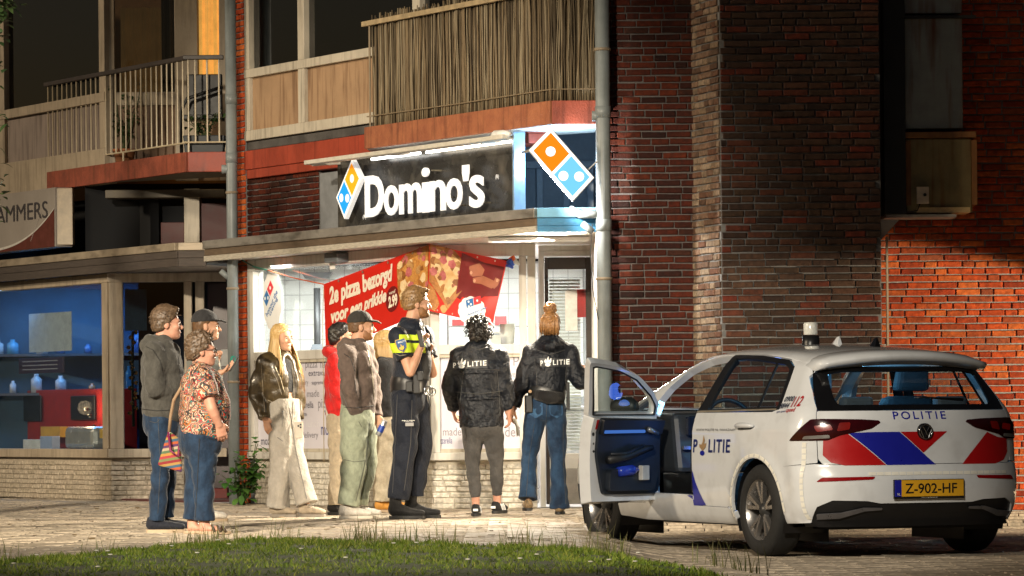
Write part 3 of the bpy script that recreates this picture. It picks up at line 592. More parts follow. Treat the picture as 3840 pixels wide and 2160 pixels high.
# reed screen on the shop's balcony
rs = thing('reed_screen', 'weathered brown reed screen tied round the balcony over the pizza sign', 'reed screen', LB.p(tbl / 2, zs1, 0))
reedm = []
for i, (c, c2) in enumerate((((.10, .07, .036), (.20, .145, .078)), ((.05, .035, .018), (.11, .08, .042)), ((.16, .125, .075), (.27, .22, .14)))): reedm.append(M('reed_%d' % i, c, .75, col2=c2, scale=14, bump=.4, bscale=90, stretch=(1, 1, .2)))
LS_ = LB.shifted(-.03); FS_ = FB.shifted(-.03)
ztop_l = LS_.z(1395, 60); 
rz0 = zs1 - .02; rzt = LS_.z(1420, 62)
rg = random.Random(4); meshes = []
for k in range(12):
    r = rg.uniform(.005, .0075); q = MB(); n = 5; hgt = rzt - rz0
    pts = [(rg.uniform(-.004, .004) + .006 * math.sin(i * 1.3 + k), rg.uniform(-.002, .002), hgt * i / n) for i in range(n + 1)]
    q.tube(pts, r, 5); me = bpy.data.meshes.new('reed'); me.from_pydata(q.v, [], q.f); me.materials.append(reedm[k % 3]); smooth(me); meshes.append(me)
tl_, nre = LS_.t(1397, 250), 0
t = tl_; items = []
while t < -.005: items.append((LS_, t)); t += rg.uniform(.0165, .023)
t = .0
while t < FS_.t(2236, 200): items.append((FS_, t)); t += rg.uniform(.010, .014)
rest = []
back = []
for i, (P, t) in enumerate(items):
    o = bpy.data.objects.new('reed', meshes[rg.randrange(12)]); p = P.p(t, rz0 + rg.uniform(-.03, .015), rg.uniform(-.008, .008)) - world_loc(rs)
    o.location = p; o.scale = (1, 1, 1 + rg.uniform(-.035, .05)); o.rotation_euler = (rg.uniform(-.018, .018), rg.uniform(-.022, .022), math.atan2(P.d[1], P.d[0]))
    if i < 300: COL.objects.link(o); o.parent = rs
    else: bpy.data.objects.remove(o); rest.append((P, t))
mb = MB()
for P, t in rest: mb.tube([P.p(t, rz0, 0), P.p(t, rzt, 0)], .006, 5)
t = tl_
while t < 0: mb.tube([LS_.p(t, rz0 - .01, -.022), LS_.p(t + rg.uniform(-.02, .02), rzt + rg.uniform(-.05, .03), -.022)], .008, 5); t += .014
t = 0
while t < FS_.t(2236, 200): mb.tube([FS_.p(t, rz0, -.022), FS_.p(t, rzt, -.022)], .008, 5); t += .014
tag(mb.build('further_reeds', reedm[1], rs, True), kind='stuff')
wirem = M('tie_wire', (.20, .15, .09), .6)
zw = LS_.z(1390, 437)
MB().tube([LS_.p(tl_ - .08, zw, .02), LS_.p(tl_ / 2, zw - .006, .022), LS_.p(0, zw, .02)], .006, 6).build('tie_wire', wirem, rs); MB().tube([FS_.p(0, zw, .02), FS_.p(FS_.t(2236, 330), zw, .02)], .006, 6).build('tie_wire', wirem, rs)
zr2 = LB.z(1369, 92); MB().pbox(LB, tbl, .01, zr2 - .02, zr2 + .025, -.01, .03).build('top_rail', M('rail_wood', (.34, .26, .15), .6, var=.3, scale=10), rs)
MB().tube([LB.p(LB.t(1387, 300), zs1 - .2), LB.p(LB.t(1387, 300), zr2)], .01, 6).build('post', wirem, rs)
# drainpipes
def pipe(label, x, y, r, z0, z1, joints, brackets):
    p = thing('drainpipe', label, 'drainpipe', (x, y, z0)); MB().tube([(x, y, z0), (x, y, z1)], r, 20).build('pipe', pipe_grey, p, True)
    for z in joints: MB().tube([(x, y, z - .05), (x, y, z + .05)], r * 1.09, 20).build('socket', pipe_grey, p, True)
    for z in brackets: MB().tube([(x, y, z - .012), (x, y, z + .012)], r * 1.15, 20).build('bracket', M('bracket_rust', (.25, .2, .14), .6), p, True)
    return p
pr = at(2264, 800, 34.45); rr = .063
pp = pipe('grey drainpipe at the corner of the dark brick wall beside the light box', pr.x, 34.45, rr, -.1, 5.4, [at(0, 440, 34.45).z, at(0, 865, 34.45).z], [at(0, 1065, 34.45).z, at(0, 205, 34.45).z])
z = at(0, 455, 34.45).z; MB().tube([(pr.x - .02, 34.45, z), (pr.x - .095, 34.45, z)], .045, 14).build('inlet', pipe_grey, pp, True)
z = at(0, 822, 34.45).z; MB().tube([(pr.x - .28, 34.62, z + .05), (pr.x - .2, 34.55, z), (pr.x - .05, 34.45, z)], .035, 12).build('inlet', pipe_grey, pp, True)
z = at(0, 870, 34.45).z; MB().tube([(pr.x - .18, 34.5, z + .03), (pr.x - .10, 34.46, z - .04)], .03, 12).build('overflow_spout', pipe_grey, pp, True)
MB().tube([(pr.x - .10, 34.43, z + .02), (pr.x - .12, 34.42, z - .25), (pr.x - .10, 34.42, z - .55), (pr.x - .055, 34.4, z - .8)], .004, 6).build('cable', black_metal, pp)
yl = 40.3; pl = at(872, 1000, yl)
p2 = pipe('pale drainpipe with round green sticker left of the pizza shop', pl.x, yl, .056, 0, 5.4, [at(0, 380, yl).z, at(0, 600, yl).z], [at(0, 730, yl).z, at(0, 1090, yl).z, at(0, 1440, yl).z])
z = at(0, 642, yl).z; MB().tube([(pl.x, yl, z), (pl.x - .10, yl, z)], .045, 12).build('inlet', pipe_grey, p2, True)
z = at(0, 1060, yl).z; MB().tube([(pl.x - .12, yl, z + .1), (pl.x - .03, yl, z + .02)], .03, 10).build('overflow_spout', pipe_grey, p2, True)
zc = at(875, 1348, yl).z; mb = MB(); vs = []
for i in range(20):
    a = 6.283 * i / 20; yy = .03 * math.sin(a) * 1.25; ang = .03 * math.cos(a) / .057
    vs.append((pl.x + .0575 * math.sin(ang), yl - .0575 * math.cos(ang), zc + yy))
mb.add(vs, [tuple(range(20))]); mb.build('round_sticker', M('green_sticker', (.02, .30, .22), .5), p2)
# ================================================================== ground
def sstep(a, b, x): t = np.clip((np.asarray(x, float) - a) / (b - a), 0, 1); return t * t * (3 - 2 * t)
def gz(X, Y): return -.119 * sstep(.42, 1.15, X) * (1 - sstep(33.2, 34.3, Y))
MB().add([(-400, -60, -.30), (400, -60, -.30), (400, 900, -.30), (-400, 900, -.30)], [(0, 1, 2, 3)]).build('ground', M('asphalt', (.05, .05, .05), .85, var=.3, scale=3, bump=.5))
tag(bpy.data.objects['ground'], kind='structure')
xs = np.arange(-16, 16.01, .25); ys = np.arange(14, 50.01, .25); XX, YY = np.meshgrid(xs, ys)
ZZ = gz(XX, YY) - .012
v = np.stack([XX, YY, ZZ], -1).reshape(-1, 3); nx = len(xs); i = np.arange(len(ys) - 1)[:, None] * nx + np.arange(nx - 1)[None]; i = i.ravel()
pav = np_mesh('pavement', v, np.stack([i, i + 1, i + nx + 1, i + nx], 1), M('joint_soil', (.045, .04, .032), .9, var=.5, scale=20, bump=.5)); tag(pav, kind='structure')
slab_mat = brick_mat('paving', [(.35, .295, .225), (.40, .34, .26), (.38, .32, .245), (.44, .37, .285), (.32, .27, .205)], .72, .35)
SL, SW = .30, .15; rg = random.Random(8); meshes = []
for k in range(6):
    q = MB(); b = .005; j = lambda a: rg.uniform(-a, a); tz_ = [j(.004) for _ in range(4)]
    c = [(-SL / 2 + .005, -SW / 2 + .005), (SL / 2 - .005, -SW / 2 + .005), (SL / 2 - .005, SW / 2 - .005), (-SL / 2 + .005, SW / 2 - .005)]
    tp = [(x * (1 - .03) + j(.002), y * .95 + j(.002), tz_[n]) for n, (x, y) in enumerate(c)]; bt = [(x, y, tz_[n] - .006) for n, (x, y) in enumerate(c)]; lo = [(x, y, -.03) for x, y in c]
    q.add(tp + bt + lo, [(0, 1, 2, 3)] + [(4 + n, 4 + (n + 1) % 4, (n + 1) % 4, n) for n in range(4)] + [(8 + n, 8 + (n + 1) % 4, 4 + (n + 1) % 4, 4 + n) for n in range(4)])
    me = bpy.data.meshes.new('paving_slab'); me.from_pydata(q.v, [], q.f); me.materials.append(slab_mat); meshes.append((me, q))
cells = []
row = 0; y = 22.0
while y < 44.5:
    x = -8.0 - (SL / 2 if row % 2 else 0)
    xr = 8.0
    while x < xr:
        cells.append((x + SL / 2, y + SW / 2)); x += SL
    y += SW; row += 1
ED = [ground(p[0], p[1] + 12) for p in ((-700, 2110), (0, 2100), (300, 2078), (600, 2042), (1000, 2016), (1300, 2021), (1700, 2034), (2100, 2052), (2520, 2085), (2900, 2150), (3050, 2230))]
EX = np.array([p.x for p in ED]); EY = np.array([p.y for p in ED]); EX[-1] += .0
def edge(X): return np.where(np.asarray(X) > EX[-1], 12.0, np.interp(X, EX, EY))
cells = [c for c in cells if c[1] > float(edge(c[0])) - .3]
def score(c):
    vis = abs(c[0]) < .132 * c[1]
    return (0 if vis and -5 < c[0] < .6 else 1, abs(c[1] - 30.2))
cells.sort(key=score)
vs, fs, nv = [], [], 0
for n, (x, y) in enumerate(cells):
    me, q = meshes[rg.randrange(6)]; z = float(gz(x, y)) + rg.uniform(-.0025, .0025)
    if n < 300:
        o = bpy.data.objects.new('paving_slab', me); COL.objects.link(o); o.parent = pav; o.location = (x, y, z)
    else:
        zs_ = [float(gz(x + a, y)) - float(gz(x, y)) for a in (-SL / 2, SL / 2)]
        vs += [(x + a, y + b, z + c + (zs_[0] if a < 0 else zs_[1])) for a, b, c in q.v]; fs += [tuple(i + nv for i in f) for f in q.f]; nv += len(q.v)
me = bpy.data.meshes.new('further_paving_slabs'); me.from_pydata(vs, [], fs); tag(link('further_paving_slabs', me, slab_mat, pav), kind='stuff')
# ------------------------------------------------------------------ grass
gx = np.linspace(-9, 3.6, 90); gv = []
for x in gx:
    e = float(edge(x)) + .12 * math.sin(x * 9) * .4 + .05 * math.sin(x * 23)
    for u in np.linspace(0, 1, 14): gv.append((x, 12 + (e - 12) * u, .012 + float(gz(x, 25)) * .5 + .02 * (1 - u ** 6)))
i = (np.arange(89)[:, None] * 14 + np.arange(13)[None]).ravel()
lawn = np_mesh('lawn', np.array(gv), np.stack([i, i + 14, i + 15, i + 1], 1), M('lawn_soil', (.035, .045, .012), .95, var=.5, scale=12, bump=.8, bscale=30)); tag(lawn, kind='structure')
def blades(n, fn, h0, h1, w, lean, seed):
    rg = np.random.default_rng(seed); X, Y, Z = fn(n, rg); n = len(X)
    h = rg.uniform(h0, h1, n) * (.5 + rg.random(n)); a = rg.uniform(0, 2 * np.pi, n); l = rg.uniform(.1, lean, n) * h; ww = w * rg.uniform(.6, 1.3, n)
    dx, dy = np.cos(a), np.sin(a); px, py = -dy * ww, dx * ww * .4
    v = np.empty((n, 5, 3)); v[:, 0] = np.stack([X - px, Y - py, Z], 1); v[:, 1] = np.stack([X + px, Y + py, Z], 1)
    v[:, 2] = np.stack([X + dx * l * .4 + px * .8, Y + dy * l * .4 + py * .8, Z + h * .6], 1); v[:, 3] = np.stack([X + dx * l * .4 - px * .8, Y + dy * l * .4 - py * .8, Z + h * .6], 1)
    v[:, 4] = np.stack([X + dx * l, Y + dy * l, Z + h], 1)
    b = np.arange(n) * 5
    return v.reshape(-1, 3), np.concatenate([np.stack([b, b + 1, b + 2], 1), np.stack([b, b + 2, b + 3], 1), np.stack([b + 3, b + 2, b + 4], 1)])
def grass_mat(name, c):
    m, b = base(name); N, L = nodes(m); g = N.new('ShaderNodeNewGeometry'); cr = N.new('ShaderNodeValToRGB'); e = cr.color_ramp.elements
    while len(e) < len(c): e.new(.5)
    for k, q in enumerate(c): e[k].position = k / (len(c) - 1); e[k].color = (*q, 1)
    n = N.new('ShaderNodeTexNoise'); n.inputs['Scale'].default_value = 2.5; L.new(g.outputs['Position'], n.inputs['Vector'])
    ad = N.new('ShaderNodeMath'); ad.operation = 'ADD'; L.new(g.outputs['Random Per Island'], ad.inputs[0]); L.new(n.outputs[0], ad.inputs[1])
    mu = N.new('ShaderNodeMath'); mu.operation = 'MULTIPLY'; mu.inputs[1].default_value = .6; L.new(ad.outputs[0], mu.inputs[0]); L.new(mu.outputs[0], cr.inputs[0])
    L.new(cr.outputs[0], b.inputs['Base Color']); b.inputs['Roughness'].default_value = .6; b.inputs['Specular IOR Level'].default_value = .25
    return m
def lawn_pts(n, rg):
    Y = rg.uniform(20.6, 28.5, n); X = rg.uniform(-1, 1, n) * .145 * Y; e = edge(X) + .16 * np.sin(X * 6.3) + .12 * np.sin(X * 13 + 1) + .08 * np.sin(X * 31) - .1 + rg.normal(0, .10, n)
    clump = np.sin(X * 7 + Y * 3) + np.sin(X * 3.1 - Y * 6.3) + np.sin(X * 17 + 2) * .6
    k = (Y < e) & (rg.random(n) < .58 + .30 * clump)
    X, Y = X[k], Y[k]; return X, Y, gz(X, 25) * .5 + .012
v, f = blades(200000, lawn_pts, .012, .034, .0034, 1.5, 3)
tag(np_mesh('grass', v, f, grass_mat('grass_blades', [(.025, .052, .006), (.07, .125, .012), (.15, .21, .022), (.27, .27, .06)]), None, False), 'short mown grass verge along the bottom of the picture', 'grass', kind='stuff')
def weed_pts(n, rg):
    X = rg.uniform(-3.8, 2.2, n); c = np.sin(X * 5.3) + np.sin(X * 11.7 + 1); k = rg.random(n) < .25 + .3 * c; X = X[k]
    return X, edge(X) + rg.normal(.05, .09, len(X)), 0 * X
v, f = blades(2600, weed_pts, .06, .16, .0028, .6, 5)
tag(np_mesh('verge_weeds', v, f, grass_mat('weed_blades', [(.02, .045, .006), (.07, .10, .02), (.17, .16, .06), (.2, .18, .08)]), None, False), 'straggly weeds growing out of the paving beside the lawn', 'weeds', kind='stuff')
def daisy_pts(n, rg):
    Y = rg.uniform(21, 27.5, n); X = rg.uniform(-1, 1, n) * .13 * Y; k = Y < edge(X); return X[k], Y[k]
X, Y = daisy_pts(45, np.random.default_rng(2)); mb = MB()
for x, y in zip(X, Y): mb.lathe([(0, .055), (.012, .058), (.014, .053), (0, .05)], (x, y, 0), 6)
tag(mb.build('clover_flowers', M('clover_white', (.6, .58, .5), .7)), 'tiny pale clover flowers dotted through the grass', 'clover', kind='stuff')

# ================================================================== shop sign
LS = LC.shifted(-.12)
tr, zr0 = LS.tz(1929, 792); tl, zl0 = LS.tz(1267, 850); zt_ = (LS.z(1266, 602) + LS.z(1925, 524)) / 2; zlo = (zr0 + zl0) / 2
sg = thing('shop_sign', 'long black pizza shop sign board with white raised letters above the canopy', 'sign', LS.p((tl + tr) / 2, zlo, 0))
sign_black = M('sign_board', (.034, .033, .031), .25, var=.3, scale=5, rvar=.08, dirt=('8a8478', .35, (3, 3, 3)))
strip(LS, tl, tr, zlo, zt_, -.08, 0, 'board', sign_black, sg); strip(LS, tr, tr + .03, zlo - .02, zt_ + .06, -.10, .02, 'end_trim', M('blue_steel', (.30, .45, .62), .35, metal=.5), sg)
letter_white = M('lit_letter', (.86, .87, .88), .4, var=.03, emit=.42)
cx_ = lambda x: 825 + 1.03 * x
cy_ = lambda y: 412 + 1.03 * y
for ch, x0, y0, x1, y1 in (('D', 567, 393, 634, 243), ('o', 637, 388, 688, 278), ('m', 692, 382, 772, 272), ('n', 803, 372, 860, 260), ('o', 862, 367, 921, 253), ("'", 922, 262, 946, 203), ('s', 948, 360, 1001, 241)):
    plane_text('letter', ch, LS, cx_(x0), cy_(y0), cx_(x1), cy_(y1), .11, letter_white, sg, bold=.034 if ch in "D'" else .018, extrude=.006)
ti0, ti1 = LS.t(cx_(777), cy_(320)), LS.t(cx_(799), cy_(320)); strip(LS, ti0, ti1, LS.z(cx_(777), cy_(376)), LS.z(cx_(777), cy_(266)), .10, .12, 'letter', letter_white, sg, .002)
MB().prism([LS.p((ti0 + ti1) / 2 + .062 * math.cos(6.2832 * k / 20), LS.z(cx_(788), cy_(228)) + .042 * math.sin(6.2832 * k / 20), .10) for k in range(20)], Vector((LS.n[0], LS.n[1], 0)) * .02).build('letter_dot', letter_white, sg)
stud = M('stud_steel', (.5, .45, .35), .35, metal=.8)
for x, y in ((1445, 700), (1445, 800), (1530, 760), (1625, 745), (1700, 740), (1745, 770), (1790, 690), (1840, 760), (1655, 640)):
    t, z = LS.tz(x, y); MB().tube([LS.p(t, z, 0), LS.p(t, z, .1)], .008, 6).build('stud', stud, sg)
def dots(P, c, e1, e2, r, o, m, parent, name='dot'):
    mb = MB(); n = 20; mb.add([P.p(c[0] + r * math.cos(6.2832 * i / n), c[1] + r * math.sin(6.2832 * i / n), o) for i in range(n)], [tuple(range(n))]); return mb.build(name, m, parent)
def domino(P, T, Rr, B, L_, o, parent, mA, mB_, white, depth=.03, border=.055, side=None, holder='logo_tile'):
    """tilted two-square tile from its four corners (t, z): top, right, bottom, left; upper square between T-R and the middle"""
    T, Rr, B, L_ = [Vector(q) for q in (T, Rr, B, L_)]
    body = MB(); body.prism([P.p(*q, o) for q in (T, L_, B, Rr)], Vector((P.n[0], P.n[1], 0)) * depth); tile = body.build(holder, side or white, parent, bevel=.004)
    def uv(u, w): return (T * (1 - u) + Rr * u) * (1 - w) + (L_ * (1 - u) + B * u) * w      # u along T->R, w along T->L
    long_tr = (Rr - T).length > (L_ - T).length
    def q(a, b): return uv(a, b) if long_tr else uv(b, a)
    e = border; z = o + depth + .002
    wp = MB(); wp.add([P.p(*q(a, b), z - .001) for a, b in ((.012, .024), (.988, .024), (.988, .976), (.012, .976))], [(0, 1, 2, 3)]); wp.build('tile_face', white, tile)
    for a0, a1, m in ((e, .5 - e / 2.4, mA), (.5 + e / 2.4, 1 - e, mB_)):
        s = MB(); s.add([P.p(*q(a, b), z) for a, b in ((a0, 2 * e * .9), (a1, 2 * e * .9), (a1, 1 - 2 * e * .9), (a0, 1 - 2 * e * .9))], [(0, 1, 2, 3)]); s.build('square', m, tile)
    r = min((L_ - T).length, (Rr - T).length) * .155
    for a, b in ((.25, .5), (.64, .70), (.82, .34)): dots(P, q(a, b), 0, 0, r, z + .0015, white, tile)
    return tile
orange = M('logo_orange', (.90, .30, .01), .4, var=.05, emit=.75); sky_blue = M('logo_blue', (.01, .25, .62), .4, var=.05, emit=.75)
logo_red = M('logo_red', (.70, .03, .04), .4, var=.05); logo_blue = M('logo_blue_print', (.01, .13, .38), .4, var=.05); print_white = M('print_white', (.80, .80, .78), .45, var=.03)
LG = LS.shifted(.0)
domino(LG, LG.tz(1368, 598), LG.tz(1403, 669), LG.tz(1340, 823), LG.tz(1309, 742), .09, sg, orange, sky_blue, letter_white, .05)
plane_text('registered_mark', '(R)', LS, 1364, 824, 1376, 806, .01, letter_white, sg); plane_text('registered_mark', '(R)', LS, 1862, 675, 1874, 655, .01, letter_white, sg)
# fluorescent bar over the sign
ba, bb = LS.shifted(.34).tz(1160, 604), LS.shifted(.34).tz(1905, 520); LF = LS.shifted(.34)
zb2 = (ba[1] + bb[1]) / 2
bar_o = strip(LF, ba[0], bb[0], zb2 - .02, zb2 + .02, -.06, .06, 'light_bar', M('bar_paint', (.55, .52, .45), .5), sg, .006)
for x in (1275, 1575, 1915): t = LS.t(x, 560); MB().tube([LS.p(t, zt_ - .02, 0), LS.p(t, zb2 - .02, .30)], .012, 6).build('bar_arm', M('bar_arm', (.6, .57, .5), .5), sg)
LT = LS.shifted(.10)
for x0, x1, c, m in ((1395, 1575, (1, .98, .92), 7.), (1600, 1918, (1, .88, .70), 7.)):
    a_, b_ = LT.tz(x0, 598), LT.tz(x1, 560); MB().tube([LT.p(a_[0], zt_ - .035), LT.p(b_[0], zt_ - .035)], .013, 10).build('fluorescent_tube', glow('tube_glow', c, m), sg, True)
MB().tube([LF.p(bb[0] - .30, zb2 + .02), LF.p(bb[0] - .22, zb2 + .035), LF.p(bb[0] - .08, zb2 + .03), LF.p(bb[0] + .04, zb2 + .02)], [.012, .035, .035, .02], 12).build('lamp_head', M('lamp_head', (.75, .75, .72), .4), sg, True)
strip(LS, tl + .02, tr - .02, zlo - .10, zlo - .004, -.04, -.02, 'backing_rail', dark_trim, sg)
# light box
PB = Plane((0, 34.22), FR)
bxs = thing('light_box_sign', 'glowing orange and blue tilted domino light box under the balcony corner', 'light box', at(2105, 755, 34.3))
gw_ = glow('box_white', (1, 1, 1), 1.6); go = glow('box_orange', (1, .27, .01), 1.0); gb_ = glow('box_blue', (.16, .52, .95), 1.25)
T_, R_, B_, L_ = [PB.tz(*p) for p in ((2065, 478), (2229, 666), (2148, 755), (1982, 563))]
domino(PB, T_, R_, B_, L_, -.12, bxs, go, gb_, gw_, .12, .055, M('box_rim', (.75, .75, .72), .4), 'lamp_box')
MB().tube([PB.p(*PB.tz(1985, 563), -.06), PB.p(*PB.tz(1960, 566), -.2)], .012, 6).build('mount', zinc, bxs); MB().tube([PB.p(*PB.tz(2200, 640), -.12), PB.p(*PB.tz(2240, 600), -.2), PB.p(*PB.tz(2246, 560), -.3)], .006, 6).build('cable', print_white, bxs)
# ------------------------------------------------------------------ neighbour's sign (only its right end shows)
LL = L2.shifted(.32)
tx0, tx1 = LL.t(-420, 830), LL.t(207, 830); zt0_, zt1_ = LL.z(207, 925), LL.z(207, 702)
ls = thing('shop_sign', 'grey and maroon light box sign with dark lettering on the left', 'sign', LL.p((tx0 + tx1) / 2, zt0_, 0))
strip(LL, tx0, tx1, zt0_, zt1_, -.2, 0, 'box', M('sign_grey', (.34, .31, .28), .18, var=.1, scale=2), ls); FLL = Plane(LL.p(tx1, 0), FR); strip(FLL, .003, FLL.t(272, 830), zt0_ + .02, zt1_ - .01, -.2, -.01, 'end_cheek', M('sign_cheek', (.58, .50, .38), .5), ls)
mb = MB(); n = 24; bot, tops = [], []
for i in range(n + 1):
    u = i / n; t = LL.t(-60 + u * 265, 900); zc = zt0_ + (zt1_ - zt0_) * (.02 + .62 * u ** 2.6); bot.append(LL.p(t, zt0_ + .002, .003)); tops.append(LL.p(t, zc, .003))
mb.add(bot + tops, [(i, i + 1, n + 2 + i, n + 1 + i) for i in range(n)]); mb.build('maroon_swoosh', M('sign_maroon', (.12, .035, .03), .2), ls)
mb = MB(); a_, b_ = [], []
for i in range(n + 1):
    u = i / n; t = LL.t(-60 + u * 265, 900); zc = zt0_ + (zt1_ - zt0_) * (.02 + .62 * u ** 2.6); a_.append(LL.p(t, zc, .004)); b_.append(LL.p(t, zc + .012 + .02 * (1 - u), .004))
mb.add(a_ + b_, [(i, i + 1, n + 2 + i, n + 1 + i) for i in range(n)]); mb.build('pale_swoosh', M('sign_pale', (.62, .60, .56), .3), ls)  # a lamp's reflection painted on the sign as a pale curve
plane_text('lettering', 'LAMMERS', LL, -34, 842, 180, 780, .006, M('sign_text', (.05, .045, .05), .4), ls, bold=.0)
def diag(x, y, z, P=LL, c=LL.tz(118, 906), a=R(47)): return P.p(c[0] + x * math.cos(a) - y * math.sin(a), c[1] + x * math.sin(a) - y * -math.cos(a) * 1, .006)
lettering('small_lettering', 'MAAKT HET VERSCHIL', diag, .42, .022, M('sign_small_text', (.45, .40, .38), .5), ls)

# ================================================================== window sticker and banner
def cloud(P, c, w, h, o, m, parent, name, lobes=11, amp=.07, n=110, fn=None):
    vs = []
    for i in range(n):
        a = 6.2832 * i / n; k = 1 + amp * (abs(math.sin(a * lobes / 2)) - .6)
        vs.append(P.p(c[0] + w / 2 * k * math.cos(a), c[1] + h / 2 * k * math.sin(a), o))
    mb = MB(); mb.prism(vs, Vector((P.n[0], P.n[1], 0)) * .004); return mb.build(name, m, parent)
ws = L1.shifted(-.03); c = ws.tz(1022, 1125)
st = thing('window_sticker', 'white scalloped sticker with domino logo at the left of the shop window', 'sticker', ws.p(c[0], c[1] - .3, 0))
cloud(ws, c, .42, .60, .0, print_white, st, 'sticker')
domino(ws, ws.tz(1017, 1044), ws.tz(1031, 1076), ws.tz(1002, 1157), ws.tz(986, 1121), .005, st, logo_red, logo_blue, print_white, .001)
for s, c0, w in (('honour the', (1004, 1190), .34), ('craving', (1017, 1190), .24)):
    cc = ws.tz(*c0); lettering('lettering', s, lambda x, y, z, cc=cc: ws.p(cc[0] + (x - y) * .707, cc[1] + (x + y) * .707, .006), w, .055, logo_blue, st, bold=.02)
# banner: two sheets meeting at the corner post
BL, BR = L1.shifted(.10), F1.shifted(.10)
Lc = [BL.p(*BL.tz(*q), 0) for q in ((1214, 1066), (1611, 917), (1603, 1164), (1222, 1328))]     # TL TR BR BL
fold_top, fold_bot = Lc[1], Lc[2]
Rc = [fold_top, BR.p(*BR.tz(1902, 978), 0), BR.p(*BR.tz(1846, 1220), 0), fold_bot]
nL = Vector((L1.n[0], L1.n[1], 0)); nR = Vector((0, -1, 0))
def patch(C, nrm, amp):
    def fn(u, v, o=0.):
        p = (C[0] * (1 - u) + C[1] * u) * (1 - v) + (C[3] * (1 - u) + C[2] * u) * v
        return p + nrm * (amp * math.sin(math.pi * v) * math.sin(math.pi * u) + .010 * math.sin(u * 9 + v * 5) * math.sin(math.pi * v) * math.sin(math.pi * u) + o)
    return fn
pL, pR = patch(Lc, nL, -.02), patch(Rc, nR, -.03)
bn = thing('banner', 'red pizza offer banner tied round the corner of the shop window', 'banner', fold_bot)
banner_red = M('banner_red', (.60, .022, .012), .32, var=.08, scale=3); maroon = M('banner_maroon', (.16, .012, .012), .32, var=.1)
def sheet(fn, u0, u1, v0, v1, o, m, name, n=16, poly=None):
    mb = MB()
    if poly is None:
        vs = [fn(u0 + (u1 - u0) * i / n, v0 + (v1 - v0) * j / n, o) for j in range(n + 1) for i in range(n + 1)]
        mb.add(vs, [(j * (n + 1) + i, j * (n + 1) + i + 1, (j + 1) * (n + 1) + i + 1, (j + 1) * (n + 1) + i) for j in range(n) for i in range(n)])
    else:
        c = (sum(p[0] for p in poly) / len(poly), sum(p[1] for p in poly) / len(poly)); vs = [fn(*c, o)]; k = len(poly)
        for r in (.34, .67, 1.): vs += [fn(c[0] + (p[0] - c[0]) * r, c[1] + (p[1] - c[1]) * r, o) for p in poly]
        f = [(0, 1 + i, 1 + (i + 1) % k) for i in range(k)]
        for r in range(2): f += [(1 + r * k + i, 1 + (r + 1) * k + i, 1 + (r + 1) * k + (i + 1) % k, 1 + r * k + (i + 1) % k) for i in range(k)]
        mb.add(vs, f)
    return mb.build(name, m, bn, True)
sheet(pL, 0, 1, 0, 1, 0, banner_red, 'left_sheet'); sheet(pR, 0, 1, 0, 1, 0, banner_red, 'right_sheet')
btx = M('banner_text', (.82, .74, .62), .4, var=.04)
def btext(s, u0, v0, u1, v1, sh=.15, bold=.045, fn=pL, m=None): lettering('banner_lettering', s, lambda x, y, z: fn(u0 + (u1 - u0) * x, v0 - (v0 - v1) * y, .004), 1, 1, m or btx, bn, bold=bold, shear=sh)
btext('2e pizza bezorgd', .05, .40, .66, .07); btext('voor een prikkie', .06, .66, .60, .40); btext('elke maandag', .07, .88, .46, .72)
def circ(cu, cv, ru, rv, n=28, f=None): return [(cu + ru * math.cos(6.2832 * i / n) * (f(i / n) if f else 1), cv + rv * math.sin(6.2832 * i / n) * (f(i / n) if f else 1)) for i in range(n)]
sheet(pL, 0, 0, 0, 0, .003, maroon, 'price_badge', poly=circ(.655, .60, .062, .19))
btext('vanaf', .625, .52, .685, .47, 0, .01); btext('2.99', .618, .72, .70, .54, 0, .05)
pz = lambda n, c, c2, sc=30, r=.45: M(n, c, r, col2=c2, scale=sc, bump=.5, bscale=60)
crust = pz('pizza_crust', (.26, .085, .016), (.50, .22, .05), 22); cheese = pz('pizza_cheese', (.62, .33, .11), (.82, .62, .34), 16); ham = pz('pizza_ham', (.36, .06, .07), (.60, .20, .19), 20); toast = pz('pizza_toast', (.30, .12, .03), (.60, .36, .14), 30)
rg = random.Random(12)
def wob(p, a): return [(x + rg.uniform(-a, a), y + rg.uniform(-a, a)) for x, y in p]
